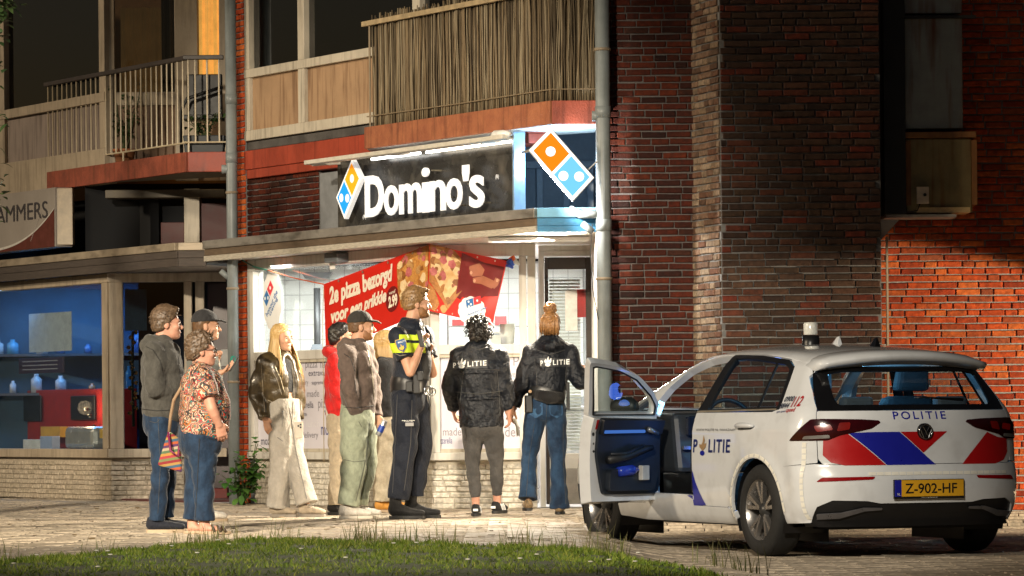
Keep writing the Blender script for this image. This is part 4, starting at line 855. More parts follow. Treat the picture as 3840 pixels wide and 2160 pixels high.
# left of the fold: standing pan crust; right: the lifted slice and the hand
sheet(pL, 0, 0, 0, 0, .003, crust, 'pizza_crust', poly=wob([(.70, .12), (.78, .02), (.90, .0), (.998, .0), (.998, .93), (.93, .97), (.80, .80), (.74, .78), (.71, .5)], .006))
sheet(pL, 0, 0, 0, 0, .005, pz('pizza_cheese_dark', (.40, .15, .03), (.66, .34, .09), 18), 'pizza_cheese', poly=wob([(.73, .30), (.80, .12), (.90, .10), (.995, .10), (.995, .62), (.90, .66), (.78, .66), (.74, .6)], .008))
burnt = pz('pizza_burnt', (.16, .05, .012), (.34, .13, .03), 30); pale_ch = pz('pizza_mozzarella', (.70, .48, .24), (.84, .68, .42), 24)
TOP = [ham, ham, toast, burnt, pale_ch]
def scatter(fn, poly, n, ru, rv, seed, lvl):
    r = random.Random(seed); P_ = np.array(poly); k = 0
    while k < n:
        u, v = r.uniform(P_[:, 0].min(), P_[:, 0].max()), r.uniform(P_[:, 1].min(), P_[:, 1].max())
        ok = False; m_ = len(poly)
        for i in range(m_):
            a_, b_ = poly[i], poly[(i + 1) % m_]
            if (a_[1] > v) != (b_[1] > v) and u < a_[0] + (v - a_[1]) / (b_[1] - a_[1]) * (b_[0] - a_[0]): ok = not ok
        if not ok: continue
        s_ = r.uniform(.6, 1.35); a0 = r.uniform(0, 6.28); q = [(u + ru * s_ * r.uniform(.7, 1.2) * math.cos(a0 + t), v + rv * s_ * r.uniform(.7, 1.2) * math.sin(a0 + t)) for t in (0, .9, 1.9, 2.9, 3.9, 5.1)]
        sheet(fn, 0, 0, 0, 0, lvl + .0004 * (k % 8), TOP[r.randrange(5)], 'topping', poly=q); k += 1
scatter(pL, [(.72, .15), (.80, .04), (.99, .03), (.99, .86), (.90, .84), (.80, .72), (.73, .65)], 34, .027, .068, 3, .0065)
sheet(pR, 0, 0, 0, 0, .002, maroon, 'dark_background', poly=[(.42, .02), (.72, .10), (.985, .10), (.985, .55), (.80, .60), (.62, .78), (.40, .70)])
sheet(pR, 0, 0, 0, 0, .003, crust, 'pizza_crust', poly=wob([(.003, .0), (.30, .0), (.48, .16), (.56, .36), (.52, .50), (.30, .93), (.22, .80), (.003, .55)], .006))
sheet(pR, 0, 0, 0, 0, .005, cheese, 'pizza_cheese', poly=wob([(.03, .04), (.28, .05), (.44, .18), (.50, .36), (.46, .46), (.28, .80), (.20, .66), (.03, .34)], .008))
sheet(pR, 0, 0, 0, 0, .004, crust, 'pizza_edge', poly=wob([(.003, .58), (.10, .66), (.18, .86), (.12, .99), (.003, .96)], .006))
scatter(pR, [(.02, .03), (.28, .03), (.45, .18), (.51, .36), (.46, .48), (.29, .82), (.20, .68), (.02, .36)], 32, .042, .056, 8, .0065)
skin_p = M('printed_hand', (.36, .12, .06), .4, var=.2, scale=8); nail = M('printed_nail', (.60, .30, .18), .4)
for q in ([(.54, .20), (.66, .12), (.74, .20), (.72, .30), (.60, .34), (.53, .32)], [(.60, .36), (.74, .30), (.90, .34), (.94, .40), (.88, .46), (.72, .42), (.62, .44)], [(.90, .28), (.965, .30), (.95, .40), (.91, .46), (.88, .40)]): sheet(pR, 0, 0, 0, 0, .006, skin_p, 'printed_finger', poly=wob(q, .004))
for cu, cv in ((.57, .29), (.63, .40), (.93, .32)): sheet(pR, 0, 0, 0, 0, .008, nail, 'printed_nail', poly=circ(cu, cv, .018, .028, 10))
sheet(pR, 0, 0, 0, 0, .004, M('printed_nugget', (.55, .28, .10), .4), 'printed_nugget', poly=wob(circ(.24, .99 - .07, .05, .06, 10), .008))
sheet(pR, 0, 0, 0, 0, .007, print_white, 'cloud_badge', poly=circ(.66, .86, .20, .22, 60, lambda a: 1 + .06 * (abs(math.sin(a * 6.2832 * 6)) - .5)) )
def prt(u, v): return pR(u, v, .011)
for q, m in (([(.55, .72), (.645, .66), (.675, .77), (.58, .83)], logo_blue), ([(.65, .655), (.745, .60), (.775, .71), (.68, .765)], logo_red)): sheet(pR, 0, 0, 0, 0, .010, m, 'logo_square', poly=q)
for cu, cv in ((.593, .73), (.632, .76), (.607, .80), (.712, .685)): sheet(pR, 0, 0, 0, 0, .013, print_white, 'logo_dot', poly=circ(cu, cv, .014, .018, 12))
for s, u0, v0, w in (('honour the', .60, .955, .25), ('craving', .64, 1.03, .17)): lettering('banner_lettering', s, lambda x, y, z, u0=u0, v0=v0, w=w: pR(u0 + w * x + .015 * y, v0 - .17 * w / .25 * x - .055 * y, .011), 1, 1, logo_blue, bn, bold=.02)
eye = M('eyelet', (.6, .55, .45), .3, metal=.8)
for u in (.15, .38, .62, .85): MB().lathe([(0, 0), (.010, 0)], (0, 0, 0), 8); sheet(pL, 0, 0, 0, 0, .006, eye, 'eyelet', poly=circ(u, .035, .008, .02, 8)); sheet(pR, 0, 0, 0, 0, .006, eye, 'eyelet', poly=circ(u, .965 if u < .5 else .04, .010, .016, 8))
cordr = M('orange_cord', (.55, .10, .02), .6); cordg = M('green_cord', (.02, .12, .08), .6); twine = M('twine', (.45, .35, .20), .8)
a_ = Lc[0]; b_ = BL.p(*BL.tz(1003, 1013)); c_ = BL.p(*BL.tz(905, 974))
MB().tube([a_, (a_ + b_) / 2 - Vector((0, 0, .012)), b_], .006, 6).build('orange_cord', cordr, bn, True); MB().tube([b_, (b_ + c_) / 2 - Vector((0, 0, .02)), c_], .008, 6).build('green_cord', cordg, bn, True)
MB().tube([a_ + Vector((0, 0, -.02)), BL.p(*BL.tz(1210, 1200)), BL.p(*BL.tz(1213, 1450)), BL.p(*BL.tz(1215, 1735))], .004, 5).build('twine', twine, bn, True)
kn = BR.p(*BR.tz(1915, 985))
for dx, dz, r, m in ((0, 0, .035, M('knot_blue', (.02, .10, .55), .4)), (.02, .03, .03, M('knot_orange', (.75, .12, .02), .5)), (.045, .0, .03, print_white), (-.01, -.03, .028, MAT.setdefault('kb2', M('knot_blue_2', (.02, .07, .42), .4)))):
    MB().tube([kn + Vector((dx - .03, -.02, dz)), kn + Vector((dx, -.04, dz + .012)), kn + Vector((dx + .03, -.02, dz - .02))], [r * .5, r, r * .4], 8).build('knotted_cloth', m, bn, True)
# ================================================================== police car
car = thing('police_car', 'white police hatchback with red and blue stripes and its front door open', 'police car', (2.469, 27.58, -.119), rz=R(113))
def catmull(pts, n=14, closed=True):
    P = np.array(pts, float); N = len(P); out = []
    for i in range(N if closed else N - 1):
        p0, p1, p2, p3 = (P[(i - 1) % N], P[i], P[(i + 1) % N], P[(i + 2) % N]) if closed else (P[max(i - 1, 0)], P[i], P[i + 1], P[min(i + 2, N - 1)])
        for t in np.linspace(0, 1, n, endpoint=False): out.append(.5 * (2 * p1 + (p2 - p0) * t + (2 * p0 - 5 * p1 + 4 * p2 - p3) * t * t + (3 * p1 - p0 - 3 * p2 + p3) * t ** 3))
    if not closed: out.append(P[-1])
    return np.array(out)
_pr = catmull([(-.62, .19), (-.72, .24), (-.785, .33), (-.805, .45), (-.80, .56), (-.778, .63), (-.772, .76), (-.765, .88), (-.735, .975), (-.69, 1.03), (-.585, 1.16), (-.485, 1.285), (-.42, 1.365), (-.25, 1.408), (.2, 1.443), (.7, 1.456), (1.1, 1.442), (1.4, 1.395), (1.7, 1.275), (2.0, 1.14), (2.27, 1.02), (2.5, .975), (2.85, .93), (3.15, .86), (3.37, .74), (3.47, .56), (3.47, .38), (3.40, .24), (3.2, .19), (1.3, .185)], 8)
_gx = np.arange(-1.3, 3.9, .02); _gz = np.arange(-.1, 1.8, .02)
def _poly_sdf(poly, X, Z):
    d = np.full(X.shape, 1e9); ins = np.zeros(X.shape, bool); n = len(poly)
    for i in range(n):
        a, b = poly[i], poly[(i + 1) % n]; ex, ez = b - a; wx, wz = X - a[0], Z - a[1]
        t = np.clip((wx * ex + wz * ez) / (ex * ex + ez * ez + 1e-12), 0, 1); d = np.minimum(d, (wx - ex * t) ** 2 + (wz - ez * t) ** 2)
        c = ((a[1] <= Z) & (b[1] > Z)) | ((b[1] <= Z) & (a[1] > Z)); xi = a[0] + (Z - a[1]) / (ez if abs(ez) > 1e-12 else 1e-12) * ex
        ins ^= c & (X < xi)
    return np.where(ins, -1, 1) * np.sqrt(d)
_PG = _poly_sdf(_pr, *np.meshgrid(_gx, _gz))
def _samp(x, z):
    u = np.clip((x - _gx[0]) / .02, 0, len(_gx) - 1.001); w = np.clip((z - _gz[0]) / .02, 0, len(_gz) - 1.001); i, j = u.astype(int), w.astype(int); u, w = u - i, w - j
    return (_PG[j, i] * (1 - u) + _PG[j, i + 1] * u) * (1 - w) + (_PG[j + 1, i] * (1 - u) + _PG[j + 1, i + 1] * u) * w
_wt = catmull([(.10, .78), (.20, .825), (.32, .868), (.45, .884), (.60, .890), (.72, .889), (.80, .883), (.875, .880), (.90, .870), (.96, .852), (1.0, .838), (1.05, .812), (1.2, .748), (1.36, .672), (1.46, .60), (1.6, .50)], 10, False)
def _W(x, z):
    w = np.interp(z, _wt[:, 0], _wt[:, 1])
    w = w - .035 * sstep(.2, -.7, x) - .085 * sstep(.5, -.6, x) * np.clip((z - 1.0) / .4, 0, 1) - .11 * sstep(2.5, 3.5, x) ** 1.5
    for cx in (0., 2.62): w = w + .014 * np.exp(-((np.hypot(x - cx, z - .316) - .365) / .055) ** 2)
    return w
def fbody(x, y, z):
    ay = np.abs(y)
    xr = x - .24 * (ay / .84) ** 3.6 * sstep(.2, -.4, x) + .34 * (ay / .85) ** 3 * sstep(2.0, 3.3, x)
    zz = z + .05 * (ay / .62) ** 2.2 * sstep(1.0, 1.36, z)
    p = _samp(xr, zz); w = ay - _W(x, z); k = .075
    h = np.clip(.5 + .5 * (w - p) / k, 0, 1); return p + (w - p) * h + k * h * (1 - h)
def _bisect(fn, lo, hi, it=26):
    lo = np.array(lo, float); hi = np.array(hi, float)
    for _ in range(it):
        m = (lo + hi) / 2; neg = fn(m) < 0; lo = np.where(neg, m, lo); hi = np.where(neg, hi, m)
    return (lo + hi) / 2
X0 = -.15
def srf_side(x, z):
    x, z = np.broadcast_arrays(np.asarray(x, float), np.asarray(z, float)); y = _bisect(lambda m: fbody(x, m, z), np.zeros(x.shape), np.full(x.shape, 1.3)); return np.stack([x, y, z], -1)
def srf_rear(y, z):
    y, z = np.broadcast_arrays(np.asarray(y, float), np.asarray(z, float)); x = _bisect(lambda m: fbody(-m, y, z), np.full(y.shape, -.2), np.full(y.shape, 1.3)); return np.stack([-x, y, z], -1)
def srf_roof(x, y):
    x, y = np.broadcast_arrays(np.asarray(x, float), np.asarray(y, float)); z = _bisect(lambda m: fbody(x, y, m), np.full(x.shape, .5), np.full(x.shape, 1.8)); return np.stack([x, y, z], -1)
def srf_phi(ph, z):
    ph, z = np.broadcast_arrays(np.asarray(ph, float) / .8, np.asarray(z, float)); r = _bisect(lambda m: fbody(X0 + m * np.cos(ph), m * np.sin(ph), z), np.zeros(ph.shape), np.full(ph.shape, 1.6)); return np.stack([X0 + r * np.cos(ph), r * np.sin(ph), z], -1)
def _nrm(p, e=.012):
    x, y, z = p[..., 0], p[..., 1], p[..., 2]
    g = np.stack([fbody(x + e, y, z) - fbody(x - e, y, z), fbody(x, y + e, z) - fbody(x, y - e, z), fbody(x, y, z + e) - fbody(x, y, z - e)], -1); return g / (np.linalg.norm(g, axis=-1, keepdims=True) + 1e-9)
def S(x, z, sg=1): p = srf_side(x, z); return (math.atan2(sg * p[1], p[0] - X0) % (2 * math.pi) * .8, z)
def Rr_(y, z): p = srf_rear(y, z); return (math.atan2(p[1], p[0] - X0) % (2 * math.pi) * .8, z)
SRF = dict(side=srf_side, phi=srf_phi, roof=srf_roof)
def fillet(poly, r):
    out = []; n = len(poly)
    for i in range(n):
        a, b, c = [np.array(poly[k % n], float) for k in (i - 1, i, i + 1)]; d1, d2 = a - b, c - b; l1, l2 = np.linalg.norm(d1), np.linalg.norm(d2)
        k = min(r, l1 * .45, l2 * .45)
        if k < 1e-4: out.append(tuple(b)); continue
        p, q = b + d1 / l1 * k, b + d2 / l2 * k
        for t in (0, .25, .5, .75, 1): out.append(tuple((1 - t) ** 2 * p + 2 * t * (1 - t) * b + t * t * q))
    return out
def densify(poly, step):
    out = []; n = len(poly)
    for i in range(n):
        a, b = np.array(poly[i], float), np.array(poly[(i + 1) % n], float); k = max(1, int(math.ceil(np.linalg.norm(b - a) / step)))
        for j in range(k): out.append(a + (b - a) * j / k)
    return np.array(out)
def inside(poly, pts):
    ins = np.zeros(len(pts), bool); n = len(poly)
    for i in range(n):
        a, b = poly[i], poly[(i + 1) % n]; c = ((a[1] <= pts[:, 1]) & (b[1] > pts[:, 1])) | ((b[1] <= pts[:, 1]) & (a[1] > pts[:, 1]))
        ins ^= c & (pts[:, 0] < a[0] + (pts[:, 1] - a[1]) / ((b[1] - a[1]) if abs(b[1] - a[1]) > 1e-12 else 1e-12) * (b[0] - a[0]))
    return ins
def panel(name, poly, m, parent=None, holes=(), mode='side', off=0., step=.04, rim=.012, sg=1, r=.012, hr=.02, shift=None, flatten=None, double=None):
    """a body panel: a polygon laid on the car's skin, with a turned-in edge"""
    parent = parent or car
    B = [densify(fillet(poly, r), step)] + [densify(fillet(h, hr), step) for h in holes]
    lo, hi = B[0].min(0), B[0].max(0); gx_, gy_ = np.meshgrid(np.arange(lo[0] + step / 2, hi[0], step), np.arange(lo[1] + step / 2, hi[1], step)); g = np.stack([gx_.ravel(), gy_.ravel()], 1)
    if len(g): g = g[inside(B[0], g)]
    for h in B[1:]:
        if len(g): g = g[~inside(h, g)]
    if len(g):
        allb = np.concatenate(B); d = np.min(np.hypot(g[:, None, 0] - allb[None, :, 0], g[:, None, 1] - allb[None, :, 1]), 1); g = g[d > step * .35]
    pts = np.concatenate(B + ([g] if len(g) else [])); edges = []; s = 0; loops = []
    for b in B:
        n = len(b); edges += [(s + i, s + (i + 1) % n) for i in range(n)]; loops.append((s, n)); s += n
    vo, eo, fo, ov, oe, of = delaunay_2d_cdt([Vector(p) for p in pts], edges, [], 0, 1e-6)
    V = np.array([v[:] for v in vo]); cen = np.array([V[list(f)].mean(0) for f in fo]); ok = inside(B[0], cen)
    for h in B[1:]: ok &= ~inside(h, cen)
    fs = [tuple(f) for f, k in zip(fo, ok) if k]
    P3 = SRF[mode](V[:, 0], V[:, 1]); N3 = _nrm(P3); P3 = P3 + N3 * off
    if flatten is not None: P3 = flatten(P3)
    nv = len(P3); vs = [tuple(p) for p in P3]; nn = [tuple(n) for n in N3]
    if rim:
        for (s, n) in loops:
            idx = [next((k for k in range(nv) if abs(V[k, 0] - pts[s + i][0]) < 1e-5 and abs(V[k, 1] - pts[s + i][1]) < 1e-5), None) for i in range(n)]
            idx = [k for k in idx if k is not None]; st = len(vs)
            for k in idx: vs.append(tuple(P3[k])); nn.append(None)
            for k in idx: vs.append(tuple(P3[k] - N3[k] * rim)); nn.append(None)
            q = len(idx)
            fs += [(st + i, st + (i + 1) % q, st + q + (i + 1) % q, st + q + i) for i in range(q)]
    vs = np.array(vs); 
    if sg < 0: vs[:, 1] *= -1
    if shift is not None: vs = vs - np.array(shift)
    me = bpy.data.meshes.new(name); me.from_pydata([tuple(v) for v in vs], [], fs); me.update(); smooth(me)
    cn = []
    # orient faces outwards so that the custom normals agree
    c = np.array([vs[list(p.vertices)].mean(0) for p in me.polygons]) if len(fs) else None
    flip = []
    for p in me.polygons:
        ns = [nn[i] for i in p.vertices if nn[i] is not None]
        if ns:
            a = np.mean(ns, 0).copy(); a[1] *= (1 if sg > 0 else -1)
            if p.normal.dot(Vector(a)) < 0: flip.append(p.index)
    if flip:
        bm = bmesh.new(); bm.from_mesh(me); bm.faces.ensure_lookup_table(); bmesh.ops.reverse_faces(bm, faces=[bm.faces[i] for i in flip]); bm.to_mesh(me); bm.free()
    me.update(); nv_ = [(0, 0, 0) if n is None else (n[0], n[1] * (1 if sg > 0 else -1), n[2]) for n in nn]
    try: me.normals_split_custom_set_from_vertices(nv_)
    except Exception: pass
    return link(name, me, m, parent)
white_car = M('car_white', (.71, .735, .765), .18, var=.03, scale=2, coat=1, rvar=.03, dirt=('77706a', .22, (5, 5, 5)))
black_trim = M('car_black_trim', (.010, .010, .011), .35, var=.2); rubber = M('tyre_rubber', (.012, .012, .012), .75, var=.3, bump=.3)
car_glass = glass('car_glass', (.78, .86, .88), 1.4); rear_glass = glass('car_rear_glass', (.72, .80, .84), 1.4)
interior = M('car_interior', (.018, .02, .024), .6, var=.2); liner = M('car_headliner', (.55, .58, .60), .8)
gloss_black = M('car_gloss_black', (.006, .006, .007), .12, var=.2)
arch = lambda cx, a0, a1, r=.355, n=14: [(cx + r * math.cos(R(a0 + (a1 - a0) * i / n)), .316 + r * math.sin(R(a0 + (a1 - a0) * i / n))) for i in range(n + 1)]
rear_door = [(.985, .335), (.46, .328), (.425, .36), (.37, .49), (.28, .60), (.185, .705), (.05, .865), (-.165, .982), (1.0, .982)]
G = .0035
for sg in (1, -1):
    rd = panel('rear_door', rear_door, white_car, sg=sg, rim=.02)
    glass_r = [(.845, 1.005), (-.19, 1.016), (-.135, 1.20), (-.105, 1.275), (-.02, 1.308), (.35, 1.345), (.735, 1.362)]
    fr_out = [(.985, .986), (-.235, .998), (-.175, 1.20), (-.145, 1.29), (-.04, 1.338), (.35, 1.374), (.80, 1.388)]
    panel('window_frame', fr_out, black_trim, rd, [glass_r], sg=sg, off=.0, rim=.02, r=.02, step=.05)
    panel('rear_side_window', glass_r, car_glass, rd, sg=sg, off=-.006, rim=0, r=.02, step=.06)
    panel('window_divider', [(.085, 1.01), (.062, 1.01), (.065, 1.315), (.085, 1.317)], black_trim, rd, sg=sg, off=.002, rim=.01, r=.002)
    panel('belt_trim', [(.985, .983), (-.20, .993), (-.205, 1.003), (.985, .995)], M('bright_trim', (.45, .38, .28), .3, metal=.6), rd, sg=sg, off=.006, rim=.006, r=.002)
    # handle
    hb = srf_side(np.linspace(.30, .03, 9), .888 + .006 * np.sin(np.linspace(0, 3.1, 9))); hb[:, 1] += .012 + .02 * np.sin(np.linspace(.1, 3.04, 9)); hb[:, 1] *= sg
    MB().tube(hb, [.008, .015, .018, .019, .019, .019, .018, .015, .008], 10).build('handle', white_car, rd, True, local=True)
    ho = panel('handle_recess', [(.27, .86), (.07, .865), (.05, .885), (.28, .885)], M('recess_grey', (.12, .12, .12), .5), rd, sg=sg, off=.002, rim=0, r=.01)
    q = [S(.447, .338), S(.43, .362), S(.376, .492), S(.286, .604), S(.19, .71), S(.055, .87), S(-.165, .986), S(-.24, 1.0), S(-.182, 1.20), S(-.152, 1.292), S(-.05, 1.343), S(.35, 1.381), S(.80, 1.395), S(.80, 1.412), S(.35, 1.40), S(-.1, 1.372), S(-.40, 1.315), Rr_(.66, 1.22), Rr_(.690, 1.12), Rr_(.714, 1.0), Rr_(.735, .90), Rr_(.735, .64)] + [S(*p) for p in arch(0, 127, -2)] + [S(.40, .30)]
    panel('quarter_panel', q, white_car, mode='phi', sg=sg, rim=.02, r=.006)
    panel('sill', [(.352, .30), (.40, .298), (.45, .325), (1.0, .331), (1.0, .40), (1.1, .408), (1.62, .412), (1.70, .47), (1.78, .47), (1.80, .34), (2.26, .33), (2.27, .24), (1.9, .215), (.4, .21), (.345, .25)], white_car, sg=sg, rim=.03)
    panel('front_fender', [(1.80, .345), (2.265, .335)] + arch(2.62, 176, 10, n=18)[0:] + [(3.05, .45), (3.30, .50), (3.34, .66), (3.2, .80), (2.9, .895), (2.5, .955), (2.27, .985), (2.22, .965), (1.78, .962), (1.755, .80), (1.75, .48)], white_car, sg=sg, rim=.02, r=.005)
    panel('a_pillar', [(.80, 1.416), (1.15, 1.402), (1.42, 1.343), (1.72, 1.22), (2.0, 1.095), (2.27, .99), (2.215, .972), (2.03, 1.04), (1.82, 1.13), (1.76, .97), (1.70, .97), (1.715, 1.08), (1.62, 1.165), (1.40, 1.283), (1.15, 1.356), (.80, 1.386)], white_car, sg=sg, rim=.05, r=.004, step=.03)
    panel('quarter_light', [(2.19, .975), (1.83, .975), (1.85, 1.10), (2.02, 1.03)], car_glass, sg=sg, off=-.01, rim=0, r=.01)
    panel('b_pillar', [(.80, 1.384), (.86, 1.384), (1.05, .99), (1.055, .42), (.99, .41), (.99, .985)], black_trim, sg=sg, off=-.02, rim=.05, r=.004)
    # tail lamp
    lens = M('tail_lamp_lens', (.028, .0012, .002), .08, var=.3, scale=12, coat=1)
    lp = [S(-.455, .787), S(-.585, .93), Rr_(.70, .932), Rr_(.45, .926), Rr_(.335, .918), Rr_(.325, .905), Rr_(.395, .865), Rr_(.60, .822), Rr_(.675, .789)]
    tl_ = panel('tail_lamp', lp, lens, mode='phi', off=.007, rim=.012, r=.012, sg=sg, step=.03)
    red = glow('lamp_red', (.9, .03, .01), .22)
    panel('lamp_element', [Rr_(.75, .885), Rr_(.655, .895), Rr_(.640, .858), Rr_(.735, .845)], M('lamp_red_element', (.22, .006, .004), .2, emit=.05), tl_, mode='phi', off=.009, rim=0, sg=sg); panel('lamp_element', [Rr_(.60, .905), Rr_(.53, .907), Rr_(.54, .86), Rr_(.62, .848)], M('lamp_red_element_2', (.16, .005, .003), .2, emit=.04), tl_, mode='phi', off=.009, rim=0, sg=sg)
    panel('reverse_lens', [Rr_(.80, .818), Rr_(.665, .826), Rr_(.66, .803), Rr_(.81, .796)], M('reverse_lens', (.35, .34, .33), .15, metal=.6), tl_, mode='phi', off=.010, rim=.003, sg=sg)
    panel('reflector', [Rr_(.755, .512), Rr_(.40, .525), Rr_(.385, .545), Rr_(.72, .541)], M('reflector_red', (.25, .004, .006), .15), mode='phi', off=.004, rim=.004, sg=sg)
    # silver trims in the valance
    panel('valance_trim', [S(-.60, .262), Rr_(.73, .262), Rr_(.60, .268), Rr_(.45, .315), Rr_(.33, .322), Rr_(.33, .335), Rr_(.46, .338), Rr_(.60, .305), Rr_(.74, .297)], M('valance_silver', (.22, .22, .24), .3, metal=.7), mode='phi', off=.006, rim=.008, r=.006, sg=sg)
mir = lambda pts: pts + [((2 * math.pi * .8 - p[0]), p[1]) for p in pts[::-1]]
panel('tailgate', mir([Rr_(.718, .985), Rr_(.731, .90), Rr_(.731, .665), Rr_(.705, .628)]), white_car, mode='phi', rim=.02)
win = mir([Rr_(.62, 1.285), Rr_(.655, 1.20), Rr_(.685, 1.12), Rr_(.708, 1.02), Rr_(.712, .99)])
gls = mir([Rr_(.47, 1.252), Rr_(.56, 1.235), Rr_(.585, 1.06), Rr_(.575, 1.025)])
wf = panel('rear_window_surround', win, gloss_black, mode='phi', holes=[gls], off=.0, rim=.01, r=.02)
panel('rear_window', gls, rear_glass, mode='phi', off=-.006, rim=0, r=.02)
panel('bumper', mir([S(*p) for p in arch(0, 126, 194, n=10)] [::1] + [S(-.45, .233), S(-.55, .238), Rr_(.745, .345), Rr_(.65, .388), Rr_(.44, .382), Rr_(.35, .365)]) if False else
      mir([Rr_(.70, .624), Rr_(.74, .632)] + [S(*p) for p in arch(0, 126, 194, n=10)] + [S(-.46, .233), S(-.56, .238), Rr_(.745, .345), Rr_(.66, .388), Rr_(.44, .382), Rr_(.35, .365)]), white_car, mode='phi', rim=.02, r=.008)
panel('valance', mir([S(-.45, .30), Rr_(.80, .40), Rr_(.40, .40), Rr_(.35, .38)]) if False else mir([Rr_(.30, .40), Rr_(.70, .41), S(-.52, .31), S(-.50, .20), Rr_(.70, .185), Rr_(.3, .185)]), black_trim, mode='phi', off=-.012, rim=0, r=.01)
panel('roof', [(-.30, .615), (.3, .635), (.9, .635), (1.40, .60), (1.40, -.60), (.9, -.635), (.3, -.635), (-.30, -.615)], white_car, mode='roof', off=.003, rim=.02, step=.08)
panel('windscreen', [(1.42, .60), (2.22, .70), (2.25, .5), (2.28, 0), (2.25, -.5), (2.22, -.70), (1.42, -.60)], car_glass, mode='roof', rim=0, step=.10)
panel('bonnet', [(2.24, .74), (2.7, .74), (3.1, .66), (3.3, .5), (3.36, 0), (3.3, -.5), (3.1, -.66), (2.7, -.74), (2.24, -.74), (2.30, 0)], white_car, mode='roof', step=.10)
panel('front_bumper', [(math.pi * 0 + .0, .5)] * 0 + [(-.60, .25), (-.60, .72), (.60, .72), (.60, .25)], white_car, mode='front', rim=0, r=.05) if False else None
ff = []
mb = MB(); ys = np.linspace(-.80, .80, 17); zs3 = np.linspace(.22, .74, 8)
for z in zs3:
    x = _bisect(lambda m: fbody(m, ys, np.full(ys.shape, z)), np.full(ys.shape, 2.0), np.full(ys.shape, 3.9)); mb.v += [(x[i], ys[i], z) for i in range(17)]
mb.f = [(j * 17 + i, j * 17 + i + 1, (j + 1) * 17 + i + 1, (j + 1) * 17 + i) for j in range(7) for i in range(16)]; mb.build('front_bumper', white_car, car, True, local=True)
panel('headliner', [(-.30, .58), (1.40, .57), (1.40, -.57), (-.30, -.58)], liner, mode='roof', off=-.035, rim=0, step=.12)
# spoiler over the rear window
mb = MB(); ys = np.linspace(-.635, .635, 25); n = 25
prof = []
for y in ys:
    a = abs(y) / .635; top0 = srf_roof(-.28, y)[2] + .004; zc = 1.365 - .055 * a ** 2.2; xc = -.600 + .10 * a ** 2.5
    prof.append([(-.27, y, top0), (-.42, y, (top0 + zc) / 2 + .012), (xc, y, zc), (xc - .006, y, zc - .022), (xc + .03, y, zc - .045), (-.46 + .06 * a ** 2, y, 1.285 - .03 * a ** 2)])
k = len(prof[0]); mb.v = [p for r_ in prof for p in r_]; mb.f = [(i * k + j, (i + 1) * k + j, (i + 1) * k + j + 1, i * k + j + 1) for i in range(n - 1) for j in range(k - 1)] + [tuple(range(k)), tuple(range((n - 1) * k, n * k))]
sp = mb.build('roof_spoiler', white_car, car, True, local=True)
# decals on the tailgate
dred = M('decal_red', (.42, .008, .010), .3, var=.05, coat=.5); dblue = M('decal_blue', (.012, .016, .30), .3, var=.05, coat=.5); dnavy = M('decal_navy', (.012, .02, .13), .35)
def rp(pts): return [Rr_(*p) for p in pts]
for pts, m in (([(.70, .800), (.62, .816), (.555, .834), (.296, .620), (.575, .620), (.66, .640), (.705, .69)], dred), ([(.548, .836), (.40, .842), (.190, .842), (-.079, .620), (.289, .620)], dblue), ([(.183, .842), (-.173, .842), (.012, .700)], dred), ([(-.50, .835), (-.60, .80), (-.70, .79), (-.705, .70), (-.66, .645), (-.57, .62), (-.284, .620)], dred)):
    panel('stripe', rp(pts), m, mode='phi', off=.003, rim=0, r=.004)
def rear_map(y0, z0, w, h, off=.004):
    def fn(x, y, z):
        p = srf_rear(y0 - x * w, z0 + y * h); q = p + _nrm(p) * (off + z); return tuple(q)
    return fn
def side_map(x0, z0, w, h, off=.004, tilt=0.):
    def fn(x, y, z):
        p = srf_side(x0 - x * w, z0 + y * h + tilt * x); q = p + _nrm(p) * (off + z); return tuple(q)
    return fn
def phi_map(a, b, h, off=.004):
    (p0, z0), (p1, z1) = a, b
    def fn(x, y, z):
        p = srf_phi(p0 + (p1 - p0) * x, z0 + (z1 - z0) * x + y * h); q = p + _nrm(p) * (off + z); return tuple(q)
    return fn
lettering('lettering', 'POLITIE', rear_map(.225, .925, .40, .052), 1, 1, dblue, car, bold=.01, spacing=1.35, local=True)
lettering('lettering', 'P', side_map(.965, .705, .065, .092), 1, 1, dnavy, car, bold=.02, local=True); lettering('lettering', 'LITIE', side_map(.72, .705, .34, .092), 1, 1, dnavy, car, bold=.02, spacing=1.15, local=True)
gold = M('emblem_gold', (.34, .22, .11), .4)
def flame(fn, parent, m1, m2=None):
    for k, pts in enumerate(([(.50, 0), (.10, .30), (.05, .55), (.30, .48), (.45, .70), (.52, 1.25), (.70, .85), (.62, .55), (.92, .62), (.85, .30)],)):
        MB().add([fn(x, y, 0) for x, y in pts], [tuple(range(len(pts)))]).build('flame_emblem', m1, parent, local=True)
    MB().add([fn(.45 + .28 * math.cos(a), -.16 + .20 * math.sin(a), 0) for a in np.linspace(0, 6.0, 14)], [tuple(range(14))]).build('flame_emblem_base', m2 or m1, parent, local=True)
flame(side_map(.875, .715, .13, .09), car, gold, dblue)
mb_ = lettering('small_lettering', 'WWW POLITIE NL WAAKZAAM', side_map(.93, .855, .62, .016), 1, 1, M('decal_grey', (.10, .10, .11), .5), car, local=True)
panel('blue_stripe', [(.984, .58), (.984, .338), (.80, .336), (.88, .42), (.94, .50)], dblue, off=.003, rim=0, r=.01)
panel('blue_stripe', [(1.0, .332), (1.0, .40), (1.05, .404), (1.09, .40), (.84, .332)], dblue, off=.003, rim=0, r=.004)
